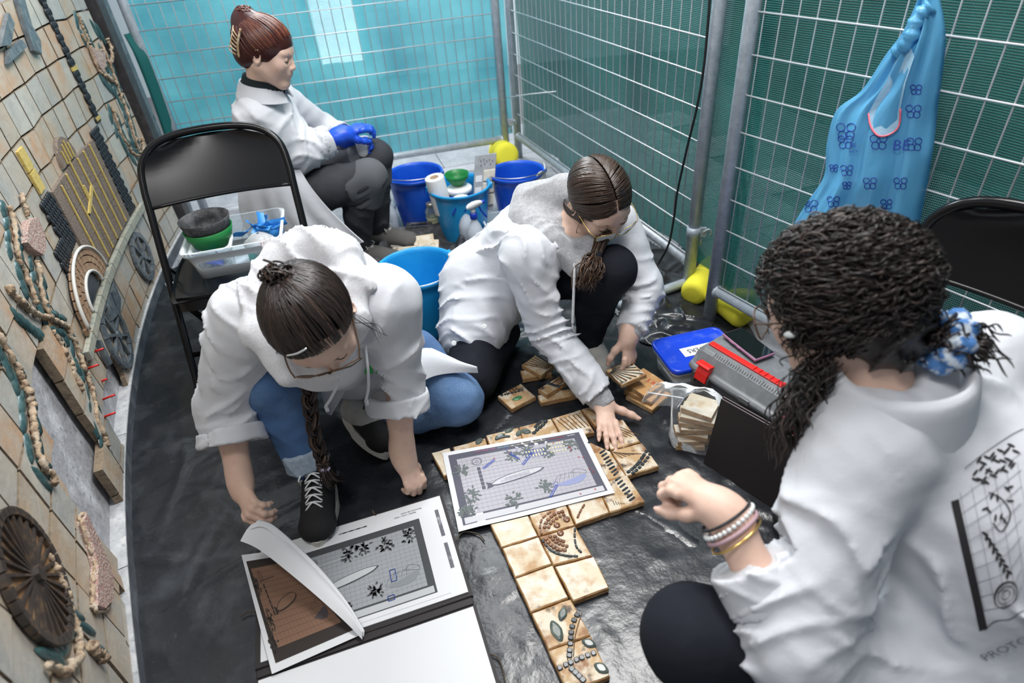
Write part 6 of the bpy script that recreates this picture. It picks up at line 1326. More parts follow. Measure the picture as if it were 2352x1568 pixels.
def slerp(a, b, t):
    a, b = nrm(a), nrm(b); w = math.acos(max(-1, min(1, a@b)))
    return nrm((math.sin((1-t)*w)*a+math.sin(t*w)*b)/(math.sin(w)+1e-9)) if w > 1e-4 else a
def glasses(parent, L, m, w=.033, h=.025, y=.108, z=.002, r=.0013, lens=True, sq=2.8):
    t = MB(); ln = MB()
    for sx in (-1, 1):
        ring = []
        for a in np.linspace(0, 2*math.pi, 28, endpoint=False):
            ca, sa = math.cos(a), math.sin(a); k = 1/(abs(ca)**sq+abs(sa)**sq)**(1/sq); ring.append(L(sx*.035+w*ca*k, y-.004*abs(ca*k)*(1 if ca*sx > 0 else 0)-.006*max(0, ca*k*sx), z+h*sa*k))
        t.tube(ring, r, 6, closed=True); ln.add(ring, [tuple(range(28))])
        t.tube(spline([L(sx*(.035+w), y-.008, z+h*.5), L(sx*.076, y-.035, z+h*.55), L(sx*.078, .02, z+h*.4), L(sx*.079, -.012, z+h*.2), L(sx*.077, -.03, z-.02)], 24), r*1.05, 6)
    t.tube(spline([L(-.004, y+.001, z+.004), L(0, y+.004, z+.008), L(.004, y+.001, z+.004)], 8), r, 6)
    g = t.build('glasses', m, parent)
    if lens: ln.build('lenses', M['lens'], g)
    return g
# ================================================================== crouching woman in grey hoodie (middle)
def person_mid():
    t = thing('person', 'crouching woman in a white coat and grey hoodie, pressing a tile to the floor', 'person', V(.05, 1.75, .01))
    N, shR, elR, wrR = V(.222, 1.765, .52), V(.066, 1.662, .49), V(.123, 1.608, .25), V(.268, 1.428, .075)
    shL, elL, wrL = V(.375, 1.835, .485), V(.455, 1.735, .29), V(.378, 1.600, .195)
    hip, kR, kL, anL = V(-.045, 1.92, .22), V(-.142, 1.590, .095), V(.327, 1.655, .42), V(.272, 1.735, .09)
    hc = V(.300, 1.735, .615); fwd = nrm(V(.36, -.72, -.60)); upv = V(.12, -.62, .77)
    ch = lerp(hip, N, .62)+V(-.02, .02, .02)
    # skin
    B = Body(); nails = MB(); L, A = head(B, hc, fwd, upv, N+V(-.01, .02, -.02), 1.06)
    hand(B, wrR, nrm(at(1402, 1015, .03)-wrR+V(0, 0, .012)), V(.1, .25, 1), -1, (.08, .14, .12), (.95, .32, -.12), .16, .97, elR, nails=nails, tcurl=.12)
    tl = at(1442, 858, .115)
    hand(B, wrL, nrm(V(-.02, -.28, -.85)), V(.55, -.6, .3), 1, (.35, .55, .3), (.5, .7, -.5), .08, .95, elL, nails=nails)
    inner(B, N, ((shR, elR, wrR), (shL, elL, wrL))).finish(); body = B.build('body', M['skin'], t); face_bits(t, L, A); nails.build('fingernails', mat('fingernail', (.66, .42, .36), .3), body)
    # trousers
    s = SDF(); s.ell(hip, (.16, .14, .13)); s.chain([hip+V(-.06, -.02, 0), kR], [.098, .082], .04); s.chain([kR, V(-.02, 1.86, .07)], [.075, .055], .03); s.chain([hip+V(.09, -.02, .02), lerp(hip, kL, .55)+V(.05, .0, .03), kL], [.095, .085, .072], .04); s.chain([kL, lerp(kL, anL, .55)+V(-.01, .02, 0), anL], [.070, .060, .048], .03)
    part('trousers', M['black_cloth'], t, s, .0075, folds(limb_folds(kL, anL, 4, .05, .006, .08, 4)+limb_folds(hip, kR, 4, .06, .005, .1, 5), 11))
    # hoodie: body, hood, cuffs, hem
    s = SDF(); s.cone(ch, N+V(0, 0, -.04), .125, .09, .05); s.cone(lerp(hip, ch, .2), ch, .135, .13, .05)
    hd = V(.135, 1.855, .55)
    s.cone(hd+V(-.03, .02, .02), hd+V(.08, -.0, .05), .066, .055, .04); s.cone(hd+V(-.055, -.04, -.015), N+V(-.075, -.08, .0), .056, .046, .04); s.cone(N+V(-.075, -.08, .0), N+V(-.012, -.125, -.075), .044, .028, .03); s.cone(hd+V(.08, 0, .05), N+V(.085, .01, .02), .048, .040, .03); s.cone(N+V(.085, .01, .02), N+V(.03, -.11, -.07), .038, .026, .03)
    s.ell(N+V(.015, -.05, .045), (.062, .070, .055), None, .02, 's')
    s.cone(lerp(elR, wrR, .80), lerp(elR, wrR, 1.0)-V(0, 0, 0), .047, .037, .01); s.cone(lerp(elL, wrL, .72), lerp(elL, wrL, .93), .046, .038, .01)
    s.cut(wrR+nrm(wrR-elR)*.012, wrR-elR, .08); s.cut(lerp(elL, wrL, .99), wrL-elL, .08)
    part('hoodie', M['hoodie'], t, s, .0065, folds([(hd, .12, V(.6, -.8, .2), .05, .010), (N+V(-.07, -.08, 0), .1, V(.3, .7, .6), .045, .008)]+limb_folds(lerp(elR, wrR, .8), wrR, 1, .016, .003, .05, 2, .1)+limb_folds(lerp(elL, wrL, .8), wrL, 1, .016, .003, .05, 2, .1), 17, .0012))
    dr = spline([at(1318, 572, .49)+V(0, .01, 0), at(1319, 620, .46), at(1317, 690, .39), at(1315, 745, .33)], 20); MB().tube(dr, .0042, 8).build('drawstring', M['hoodie'], t); MB().tube(spline([dr[-1], dr[-1]+V(.003, 0, -.02), dr[-1]+V(.006, .003, -.035)], 6), [.003, .003, .003, .002, .002, .001, .001][:7], 6).build('drawstring_tip', M['coat'], t)
    # coat
    s = SDF(); back = V(-.03, .03, .0)
    s.cone(lerp(hip, ch, .05)+V(.0, .0, .03), ch, .175, .150, .06, (V(.5, -.8, .3), 1.15)); s.cone(ch, N+V(-.02, .02, -.05), .150, .115, .05, (V(.3, -.7, -.5), 1.1)); s.cone(shR+V(.01, .01, 0), shL+V(-.03, 0, -.02), .078, .074, .06)
    s.cone(shR, elR, .082, .068, .04); s.cone(elR, lerp(elR, wrR, .86), .068, .056, .03); s.cone(shL, elL, .074, .062, .04); s.cone(elL, lerp(elL, wrL, .83), .060, .052, .03)
    s.cut(lerp(elR, wrR, .88), wrR-elR, .10); s.cut(lerp(elL, wrL, .86), wrL-elL, .10)
    s.cone(N+V(.05, -.16, -.02), lerp(hip, ch, .45)+V(.18, -.19, -.06), .055, .11, .03, None, 's'); s.cone(N+V(-.02, -.03, .06), N+V(.06, -.12, .06), .095, .09, .03, None, 's'); s.ell(hd+V(.02, -.0, .04), (.075, .06, .06), None, .03, 's')
    sk = lambda *a: a
    fs = [(lerp(shR, elR, .1), .12, V(.4, .3, .8), .040, .012), (lerp(shR, elR, .5), .10, V(.5, .1, .9), .036, .010), (elR, .11, V(-.3, .5, .9), .034, .014), (lerp(elR, wrR, .4), .1, V(.8, -.5, .3), .045, .010), (lerp(elR, wrR, .75), .08, V(.7, -.6, -.4), .03, .008), (ch+V(-.12, 0, 0), .16, V(.2, .8, .6), .06, .012), (lerp(hip, ch, .3)+V(-.1, -.05, 0), .16, V(.1, .4, .9), .05, .014), (elL, .1, V(.3, .3, .9), .035, .010), (lerp(elL, wrL, .6), .08, V(.3, .5, .8), .03, .008)]
    ct = part('coat', M['coat'], t, s, .0065, folds(fs, 23, .0010))
    s = SDF(); s.cone(hip+V(-.02, -.03, .05), lerp(hip, kR, .52)+V(-.03, .0, .02), .152, .118, .05); s.cone(hip+V(-.07, -.02, .03), at(1050, 790, .15)+V(.02, .06, .0), .12, .075, .05); s.cone(hip+V(-.02, -.03, .05), ch, .152, .14, .05)
    s.cut(at(1110, 784, .235), nrm(kR-hip)+V(.32, -.10, -.16))
    part('coat_skirt', M['coat'], t, s, .0065, folds([(hip+V(-.12, -.08, .05), .16, V(.1, .4, .9), .05, .014), (at(1060, 760, .22), .12, V(.7, .3, .6), .05, .010), (lerp(hip, kR, .5), .12, V(.6, -.3, .5), .06, .008)], 29, .001))
    for x, y, z in ((1113, 750, .287), (1043, 788, .232)):
        p = at(x, y, z)+V(0, -.006, .004); MB().lathe([(.0085, 0), (.0085, .002), (.006, .003), (0, .002)], p, 14, axes(CAM-p)).build('button', M['pearl'], t)
    # sneaker
    shoe(t, at(1338, 785, .012), at(1400, 895, .012), V(0, 0, 1), .245, .092, M['trainer_white'], M['sole'], M['trainer_white'])
    # hair: centre parting, low ponytail brought forward
    s = SDF(); s.ell(L(0, -.016, .030), (.081, .098, .086), A, .02); s.ell(L(0, -.05, -.03), (.066, .055, .06), A, .03); s.ell(L(0, .070, -.052), (.060, .075, .072), A, .015, 's'); s.cut(L(0, -.02, -.075), -A[2], .2)
    hp = part('hair', M['hair_brown'], t, s, .004)
    mb = MB(); r = np.random.RandomState(5)
    for sx in (-1, 1):
        for k in range(210):
            v = r.uniform(-.12, 1); yy = lerp(.085, -.085, v); z0 = math.sqrt(max(.02, 1-(yy/.1)**2)); p0 = nrm(V(sx*.03, yy/.098, z0)); p1 = nrm(V(sx*r.uniform(.8, 1.0), -.25-.65*max(0, v), -.25-.25*r.rand()))
            pts = []
            for q in np.linspace(0, 1, 7): u = slerp(p0, p1, q); rr = 1+.018*math.sin(3.1*q)+.012*r.rand(); pts.append(L(u[0]*.083*rr, -.016+u[1]*.1*rr, .030+u[2]*.088*rr))
            strand(mb, pts, .0021, 4, r.beta(1.5, 3.2), k=14)
        for k in range(70):
            p0 = L(sx*.074, .012+.03*r.rand(), .02-.04*r.rand()); p3 = L(sx*.03, -.098, -.075); strand(mb, [p0, L(sx*.083, -.02, -.02-.03*r.rand()), L(sx*.066, -.07, -.055-.02*r.rand()), p3], .0021, 4, r.beta(1.5, 3.2), k=12)
        for k in range(5): strand(mb, [L(sx*.072, .03, .03), L(sx*.081, .035, -.03-.02*r.rand()), L(sx*.075, .03+.02*r.rand(), -.10-.03*r.rand())], .0007, 3, .4, k=10)
    # ponytail: from the nape over her left shoulder, hanging by the chin
    tie = at(1370, 588, .49); root = L(0, -.095, -.085); end = at(1346, 650, .44)
    for k in range(150):
        o = r.normal(0, 1, 3)*.011; e_ = r.normal(0, 1, 3)*V(.020, .012, .006); strand(mb, [root+o, N+V(.085, .03, .06)+o, N+V(.100, -.06, .035)+o, tie+o*.55, lerp(tie, end, .45)+o*1.6+V(0, -.012, 0), end+e_+V(0, -.0, -.02*r.rand())], .0021, 4, r.beta(1.6, 2.2)*1.1, k=18)
    mb.build('hair_strands', M['hair_brown'], hp, tint=True)
    MB().tube([tie+V(-.004, 0, .012), tie+V(.004, 0, -.012)], .017, 12).build('hair_tie', M['black_cloth'], t)
    glasses(t, L, M['gold'], .030, .022, .112, -.004, .0011)
    # the tile she holds
    P = [at(1387, 852, .095), at(1433, 895, .105), at(1495, 858, .112), at(1440, 820, .10)]; c = np.mean(P, 0); x = nrm(P[1]-P[0]); tt, f_, (x_, y_, n_) = slab_tile('ceramic_tile', 'shell-grooved tile held up in the left hand of the hooded woman', c-V(0, 0, .012), x, P[3]-P[0], .096, .092, .014, M['tcream'], 'loose tiles by the kneeling women')
    for k in range(11):
        a = -.1+k*.17; e_ = f_(-.045, -.043, .001); q = lambda l: (-.045+l*math.cos(a), -.043+l*math.sin(a)); m_ = min(.09/max(.05, math.cos(a)), .088/max(.05, abs(math.sin(a))))*.95
        if m_ > .02: MB().tube([f_(*q(.016), .0006), f_(*q(m_), .0006)], [.0016, .0028], 5).build('groove', M['inlay_leaf'] if k % 2 else M['groove'], tt)
person_mid()
# ================================================================== squatting woman turning the album page (front left)
def person_front():
    t = thing('person', 'squatting woman in a white coat and jeans, lifting a page of the open album', 'person', V(-.5, 1.4, .01))
    hc = V(-.425, 1.135, .665); shA, shB = V(-.645, 1.285, .595), V(-.300, 1.310, .59); N = (shA+shB)/2+V(.0, -.02, .035)
    elA, wrA, elB, wrB = V(-.772, 1.262, .345), V(-.742, 1.118, .178), V(-.325, 1.308, .335), V(-.332, 1.218, .125)
    hip = V(-.50, 1.62, .23); kA, anA, kB, anB = V(-.655, 1.30, .39), V(-.605, 1.235, .11), V(-.190, 1.462, .118), V(-.47, 1.50, .07)
    fwd = nrm(V(.20, -.58, -.79)); upv = V(-.05, -.80, .60)
    B = Body(); nails = MB(); L, A = head(B, hc, fwd, upv, N+V(0, .0, -.03), 1.07)
    hand(B, wrA, nrm(at(592, 1205, .16)-wrA), V(-.75, -.15, .65), 1, (.85, .85, .45), (.5, .8, -.6), .03, .97, elA, re=.042, nails=nails)
    hand(B, wrB, nrm(V(.035, -.05, -.10)), V(.55, -.60, .35), -1, (.75, .8, .45), (.35, .85, -.42), .05, .95, elB, re=.040, nails=nails)
    inner(B, N, ((shA, elA, wrA), (shB, elB, wrB))).finish(); body = B.build('body', M['skin'], t); face_bits(t, L, A); nails.build('fingernails', mat('fingernail_pale', (.66, .44, .38), .3), body)
    # jeans
    s = SDF(); s.ell(hip, (.17, .13, .12)); s.chain([hip+V(-.08, -.02, 0), lerp(hip, kA, .55)+V(-.02, 0, .02), kA], [.10, .09, .078], .04); s.chain([kA, lerp(kA, anA, .5)+V(.0, .02, 0), lerp(kA, anA, .92)], [.078, .068, .056], .03)
    s.chain([hip+V(.09, -.01, -.02), lerp(hip, kB, .5)+V(.02, .02, .03), kB], [.10, .095, .082], .04); s.chain([kB, lerp(kB, anB, .5)+V(0, -.01, -.02), anB], [.078, .066, .052], .03)
    part('jeans', M['jeans'], t, s, .0075, folds(limb_folds(kA, anA, 3, .06, .007, .08, 3)+limb_folds(kB, anB, 3, .05, .008, .08, 6)+limb_folds(lerp(hip, kB, .5), kB, 2, .06, .007, .09, 8), 31))
    for c_, d_ in ((lerp(kA, anA, .92), nrm(anA-kA)),):
        s = SDF(); s.cone(c_-d_*.045, c_+d_*.012, .058, .062, .01); s.cut(c_+d_*.014, d_, .1); s.cut(c_-d_*.045, -d_, .1); part('rolled_cuff', M['denim_pale'], t, s, .005, folds([(c_, .08, V(1, .4, .2), .03, .004)], 5))
    # hoodie: hood ring lying round the neck, front panel and drawstrings
    s = SDF(); hb = N+V(-.0, .085, .055)
    s.chain([N+V(-.112, -.085, -.01), N+V(-.118, -.01, .035), hb+V(-.07, -.01, .03), hb+V(.0, .018, .042), hb+V(.07, -.01, .03), N+V(.118, -.01, .035), N+V(.112, -.085, -.01), N+V(.06, -.15, -.09)], [.034, .040, .043, .046, .043, .040, .034, .024], .025); s.cone(N+V(-.112, -.085, -.01), N+V(-.05, -.15, -.10), .034, .024, .03); s.cone(hb+V(-.05, .03, -.02), hb+V(.05, .03, -.02), .07, .07, .04)
    s.cone(lerp(hip, N, .25)+V(0, -.06, 0), N+V(0, -.07, -.10), .12, .10, .05, (V(0, -1, 0), 1.2))
    part('hoodie', M['hoodie_pale'], t, s, .0065, folds([(hb, .16, V(.2, 1, .3), .038, .012), (N+V(-.13, 0, .03), .10, V(.9, .4, 0), .034, .010), (N+V(.13, 0, .03), .10, V(.9, -.4, 0), .034, .010)], 13))
    for k, (a, b) in enumerate((((775, 875, .50), (745, 945, .42)), ((845, 850, .50), (838, 930, .40)))):
        p0, p1 = at(*a), at(*b)+V(.0, .02, 0); dr = spline([p0+V(0, .03, .05), p0, lerp(p0, p1, .6)+V(.004, 0, 0), p1], 16); MB().tube(dr, .0036, 7).build('drawstring', M['coat'], t); MB().tube([dr[-1], dr[-1]+V(0, 0, -.016)], .0048, 7).build('drawstring_tip', M['coat'], t)
    # coat
    s = SDF(); ch = lerp(hip, N, .58)+V(0, .04, .03)
    s.cone(lerp(hip, N, .05), ch, .165, .165, .06, (V(0, -.6, .5), 1.15)); s.cone(ch, N+V(0, .03, -.03), .165, .125, .05, (V(0, -.5, .7), 1.15)); s.cone(shA+V(.03, 0, .0), shB+V(-.03, 0, .0), .088, .088, .06)
    s.cone(shA, elA, .090, .074, .04); s.cone(elA, lerp(elA, wrA, .42), .075, .076, .03); s.cone(shB, elB, .088, .072, .04); s.cone(elB, lerp(elB, wrB, .30), .073, .076, .03)
    s.cut(lerp(elA, wrA, .46), wrA-elA, .11); s.cut(lerp(elB, wrB, .33), wrB-elB, .11)
    s.cone(N+V(0, -.16, -.05), lerp(hip, N, .2)+V(.02, -.25, -.05), .075, .15, .03, None, 's'); s.ell(N+V(0, -.03, .06), (.115, .115, .085), None, .03, 's')
    fs = [(lerp(shA, elA, .15), .12, V(.6, .3, .7), .05, .014), (lerp(shA, elA, .7), .11, V(.3, -.5, .9), .045, .014), (elA, .11, V(-.3, .6, .8), .035, .013), (lerp(elA, wrA, .4), .07, V(.2, -.6, -.6), .028, .010), (lerp(shB, elB, .2), .12, V(-.6, .3, .7), .05, .014), (lerp(shB, elB, .7), .10, V(.4, .2, .9), .045, .012), (elB, .11, V(.3, .5, .8), .035, .012), (ch, .2, V(.9, .3, .1), .09, .012), (lerp(hip, ch, .3), .18, V(.2, .7, .8), .07, .012)]
    part('coat', M['coat'], t, s, .0065, folds(fs, 37, .0010))
    for e_, w_, f0, f1, r_ in ((elA, wrA, .36, .48, .090), (elB, wrB, .22, .36, .088)):      # turned-up cuffs
        s = SDF(); d_ = nrm(w_-e_); c0, c1 = lerp(e_, w_, f0), lerp(e_, w_, f1); s.cone(c0-d_*.03, c1, r_*.96, r_, .01); s.cut(c1, d_, .12); s.cut(c0-d_*.02, -d_, .12); s.cone(c1-d_*.02, c1+d_*.05, r_*.80, r_*.80, .005, None, 's'); part('sleeve_cuff', M['coat'], t, s, .0055, folds([(c1, .08, nrm(d_+V(.3, .5, .1)), .028, .006), (c1, .1, V(.8, .5, .3), .05, .005)], 9))
    # coat tail lying over the bent knee
    a = spline([at(935, 775, .30), at(990, 800, .27), at(1050, 828, .235), at(1096, 852, .215)], 18); b = spline([at(935, 905, .22), at(985, 868, .235), at(1040, 856, .225), at(1098, 855, .212)], 18); G = []
    for p, q in zip(a, b): G.append([lerp(p, q, v)+V(0, -.1, .9)*.022*math.sin(3.14*v) for v in np.linspace(0, 1, 9)])
    MB().sheet(np.array(G), .005).build('coat_tail', M['coat'], t)
    a = spline([at(715, 850, .36), at(715, 920, .30), at(735, 1005, .2)], 14); b = spline([at(800, 870, .36), at(790, 930, .30), at(745, 1010, .2)], 14)
    MB().sheet(np.array([[lerp(p, q, v)+V(0, .10, 0) for v in np.linspace(0, 1, 6)] for p, q in zip(a, b)]), .004).build('coat_front_edge', M['coat'], t)
    # green glove tucked at the chest
    mb = MB(); gl = at(852, 835, .43)+V(0, .02, 0)
    for k in range(4): mb.tube(spline([gl+V(.004*k-.006, 0, .02), gl+V(.010*k-.012, -.012, 0), gl+V(.014*k-.02, -.016, -.035)], 8), [.004]*9, 6, flat=.5)
    tag(mb.build('disposable_glove', mat('bright_green_nitrile', (.02, .42, .06), .5)), 'bright green glove tucked into the coat of the squatting woman', 'glove')
    # shoes
    dA = nrm(V(-.60, 1.06, 0)-V(-.605, 1.26, 0)); shoe(t, V(-.598, 1.285, .012), at(738, 1205, .012), V(0, 0, 1), .255, .094, M['trainer_black'], M['sole'], M['white_plastic'], .085)
    s = SDF(); s.cone(anA+V(0, .02, .03), anA+V(.0, -.005, -.03), .040, .042, .02); part('shoe_tongue', M['trainer_white'], t, s, .005)
    shoe(t, at(795, 960, .03), at(872, 1040, .02), V(.35, .45, .82), .24, .09, M['trainer_black'], M['sole'], M['trainer_black'], .07)
    s = SDF(); s.cone(at(815, 940, .09), at(850, 965, .08), .045, .042, .02); part('shoe_collar', M['trainer_white'], t, s, .006)
    # hair: pulled up to a knot, clip, braid hanging in front
    s = SDF(); s.ell(L(0, -.016, .030), (.083, .100, .086), A, .02); s.ell(L(0, -.055, -.03), (.07, .055, .06), A, .03); s.ell(L(0, .078, -.045), (.064, .075, .070), A, .015, 's'); s.cut(L(0, -.02, -.080), -A[2], .2)
    hp = part('hair', M['hair_dark'], t, s, .004)
    mb = MB(); r = np.random.RandomState(8); kn = nrm(V(.12, -.62, .60))
    for k in range(560):
        a = r.uniform(-math.pi, math.pi); rad = r.uniform(.75, 1.02)
        tgt = nrm(V(.95*math.sin(a), .62*math.cos(a)+.12, -.35+.80*math.cos(a))) if abs(a) < 2.3 else nrm(V(math.sin(a), -.7, -.9)); pts = []
        st = tgt; q1 = nrm(kn+r.normal(0, .07, 3))
        for q in np.linspace(0, 1, 7): u = slerp(st, q1, q); rr = 1.0+.03*math.sin(3.1*q)+.02*r.rand(); pts.append(L(u[0]*.086*rr, -.016+u[1]*.103*rr, .030+u[2]*.09*rr))
        strand(mb, pts, .0021, 4, r.beta(1.5, 3), k=13)
    kc = L(kn[0]*.092, -.016+kn[1]*.11, .03+kn[2]*.097)
    for k in range(90):                                  # small messy knot
        u1 = nrm(r.normal(size=3)); u2 = nrm(np.cross(u1, r.normal(size=3))); a0 = r.uniform(0, 6.28); c_ = kc+r.normal(0, .007, 3)-(kc-hc)*.05; pts = [c_+(u1*math.cos(a0+q)+u2*math.sin(a0+q))*.017*(1+.3*r.rand())*V(1.25, 1, .8) for q in np.linspace(0, 2.6, 7)]; strand(mb, pts, .0028, 4, r.beta(1.6, 2.6), k=12)
    for k in range(16):                                  # loose wisps
        sx = r.choice((-1, 1)); p = L(sx*.078, .03*r.rand(), .0); strand(mb, [p, L(sx*(.092+.02*r.rand()), .04, -.04), L(sx*(.085+.03*r.rand()), .05+.03*r.rand(), -.09-.05*r.rand())], .0007, 3, .35, k=10)
    br = spline([L(-.045, -.06, -.05), N+V(-.015, -.11, -.02), at(708, 885, .46), at(715, 960, .36), at(735, 1040, .24), at(745, 1075, .20)], 60); T = np.gradient(br, axis=0); mlen = len(br)
    for sidx in range(3):                                # three-strand braid
        for k in range(16):
            o = r.normal(0, .004, 3); pts = []
            for i in range(0, mlen, 1):
                ph = i/mlen*26+sidx*2.094; d = nrm(T[i]); u = nrm(np.cross(d, V(0, -1, .2))); w = np.cross(d, u); k_ = 1 if i > 6 else .4; pts.append(br[i]+(u*.0125*math.sin(ph)+w*.006*math.sin(2*ph))*k_+o*(1-.2*i/mlen))
            strand(mb, pts, .0026, 4, r.beta(1.5, 3), False, 59)
    te = br[-1]
    for k in range(60): o = r.normal(0, 1, 3); strand(mb, [te+o*.004, te+V(.008, -.012, -.03)+o*.008, at(770, 1105, .10)+o*V(.016, .012, .012)], .0018, 4, r.beta(1.6, 2.4), k=10)
    mb.build('hair_strands', M['hair_dark'], hp, tint=True)
    mb = MB()
    for k in range(9): a = k*.7; mb.ball(te+V(.011*math.cos(a), .008*math.sin(a), .002*math.sin(3*a)), .0055, 8, 5)
    mb.build('braid_band', mat('lilac_hair_band', (.45, .38, .55), .6), t)
    cp = [L(-.012, .058, .118), L(.010, .062, .117), L(.030, .060, .113)]; MB().tube(spline(cp, 8), .0022, 6).build('hair_clip', M['silver'], t)
    glasses(t, L, M['tortoise'], .034, .027, .108, -.004, .0018, sq=2.3)
person_front()
# ================================================================== seated woman with auburn hair (back)
def person_back():
    t = thing('person', 'seated woman in profile with auburn hair and blue gloves, holding a white pot', 'person', V(-.9, 2.62, 0))
    hc = V(-.805, 2.515, .965); fwd = nrm(V(.90, -.10, -.34)); upv = V(.36, .0, .93); N = V(-.88, 2.545, .815)
    shR, elR, wrR = V(-.905, 2.475, .74), V(-.785, 2.545, .575), V(-.625, 2.625, .612)
    shL, elL, wrL = V(-.885, 2.745, .735), V(-.76, 2.86, .56), V(-.635, 2.775, .535)
    hip = V(-.965, 2.63, .33); kR, kL = V(-.545, 2.565, .44), V(-.535, 2.74, .465); anR, anL = V(-.665, 2.62, .08), V(-.60, 2.79, .08)
    B = Body(); L, A = head(B, hc, fwd, upv, N+V(.0, 0, -.03), .97)
    B.s.cone(elR, wrR, .036, .027, .02)
    inner(B, N, ((shR, elR, wrR), (shL, elL, wrL))).finish(.0032); body = B.build('body', M['skin'], t); face_bits(t, L, A)
    Bg = Body(); cup = V(-.566, 2.700, .522)
    hand(Bg, wrR, nrm(at(850, 287, .62)-wrR), V(-.1, -.3, .95), 1, (.35, .75, .5), (.35, .85, -.6), .04, .98, lerp(wrR, elR, .35), off=.0015, rw=.029, re=.03)
    Bg.finish(.0026, .0015); Bg.build('disposable_glove', M['glove_dark'], t)
    Bg = Body(); hand(Bg, wrL, nrm(cup-wrL+V(.03, .02, .0)), V(-.3, .85, .1), 1, (.35, .6, .4), (.5, .7, -.6), .06, .98, elL, off=.0015, rw=.029, re=.036)
    Bg.finish(.0026, .0015); Bg.build('disposable_glove', M['glove_dark'], t)
    MB().tube([lerp(wrR, elR, .20), lerp(wrR, elR, .36)], [.0335, .0345], 20).build('tattooed_forearm', M['tattoo'], t)
    # trousers
    s = SDF(); s.ell(hip, (.15, .16, .12)); s.chain([hip+V(.02, -.08, .0), lerp(hip+V(0, -.08, 0), kR, .6)+V(0, 0, .02), kR], [.10, .085, .074], .04); s.chain([kR, lerp(kR, anR, .5)+V(-.03, 0, 0), anR], [.072, .062, .050], .03); s.chain([hip+V(.02, .08, 0), kL], [.10, .076], .04); s.chain([kL, anL], [.072, .050], .03)
    part('trousers', M['charcoal'], t, s, .0085, folds(limb_folds(kR, anR, 4, .05, .010, .09, 3)+limb_folds(kL, anL, 3, .05, .008, .09, 4)+limb_folds(hip, kR, 3, .06, .006, .1, 5), 41))
    for k_, an_, hp_ in ((kR, anR, hip+V(0, -.08, 0)), (kL, anL, hip+V(0, .08, 0))):
        s = SDF(); u = nrm(hp_-k_); s.cone(k_+u*.10, k_, .083, .0765, .02); s.cone(k_, lerp(k_, an_, .32), .0755, .070, .02); s.cut(k_+u*.10, u, .14); s.cut(lerp(k_, an_, .32), an_-k_, .14); part('knee_patch', M['charcoal2'], t, s, .007, folds(limb_folds(kR, anR, 2, .05, .006, .09, 3), 41))
    # coat
    s = SDF(); ch = V(-.915, 2.60, .62)
    s.cone(hip+V(-.01, 0, .03), ch, .150, .150, .05); s.cone(ch, N+V(-.02, .03, -.06), .150, .105, .05); s.cone(shR+V(0, .03, 0), shL+V(0, -.03, 0), .078, .078, .05)
    s.cone(shR, elR, .080, .070, .04); s.cone(elR, lerp(elR, wrR, .66), .070, .062, .03); s.cone(shL, elL, .078, .068, .04); s.cone(elL, lerp(elL, wrL, .66), .068, .06, .03); s.cut(lerp(elR, wrR, .68), wrR-elR, .12); s.cut(lerp(elL, wrL, .68), wrL-elL, .12)
    s.ell(N+V(.035, 0, .055), (.075, .065, .06), None, .02, 's')
    fs = [(shR, .12, V(.7, .3, .6), .05, .010), (lerp(shR, elR, .6), .11, V(.7, .2, -.6), .045, .013), (elR, .12, V(.8, .4, -.2), .038, .012), (lerp(elR, wrR, .5), .09, V(.7, .6, .3), .034, .010), (ch, .2, V(.4, .1, .9), .07, .014), (hip, .2, V(.5, .1, .8), .06, .014)]
    part('coat', M['coat'], t, s, .0075, folds(fs, 43, .001))
    # coat skirt hanging down beside the thigh
    Y0 = lambda x, y, yy=2.455: onplane(x, y, V(0, yy, 0), V(0, 1, 0))
    rows = []
    Lp = spline([Y0(560, 380, 2.50), Y0(548, 440), Y0(556, 500, 2.43), Y0(585, 560, 2.42), Y0(610, 600, 2.42)], 26); Rp = spline([Y0(690, 390, 2.49), Y0(715, 430, 2.46), Y0(752, 475, 2.43), Y0(800, 522, 2.40), Y0(836, 553, 2.39)], 26); Bp = V(0, -.03, 0)
    for i, (p, q) in enumerate(zip(Lp, Rp)):
        k = i/26; rows.append([lerp(p, q, v)+V(0, -1, .1)*(.025*math.sin(3.14*v)+k*(.016*math.sin(v*13+1.2*k)+.008*math.sin(v*29+2)))+V(0, 0, -.03*k*math.sin(3.14*v)) for v in np.linspace(0, 1, 26)])
    MB().sheet(np.array(rows), .006).build('coat_skirt', M['coat'], t)
    # cuffs, collar, polo collar
    for e_, w_ in ((elR, wrR), (elL, wrL)):
        s = SDF(); d_ = nrm(w_-e_); c1 = lerp(e_, w_, .70); s.cone(c1-d_*.045, c1, .066, .068, .01); s.cut(c1, d_, .12); s.cut(c1-d_*.045, -d_, .12); s.cone(c1-d_*.02, c1+d_*.05, .057, .057, .005, None, 's'); part('sleeve_cuff', M['coat'], t, s, .006, folds([(c1, .08, V(.5, .5, .4), .04, .004)], 9))
    def collar(name, m, r0, r1, z0, z1, th, tilt):
        G = []
        for a in np.linspace(math.radians(25), math.radians(335), 30):
            G.append([N+V(math.cos(a)*r*1.05+.012+tilt*z, math.sin(a)*r, z-.02*math.cos(a)+.02*(r-r0)) for r, z in ((lerp(r0, r1, v), lerp(z0, z1, v)) for v in np.linspace(0, 1, 5))])
        MB().sheet(np.array(G), th).build(name, m, t)
    collar('polo_collar', M['navy'], .064, .070, -.015, .060, .006, .35); collar('polo_collar_fold', M['navy'], .068, .080, .060, .020, .005, .25); collar('coat_collar', M['coat'], .076, .098, .040, -.012, .006, .1)
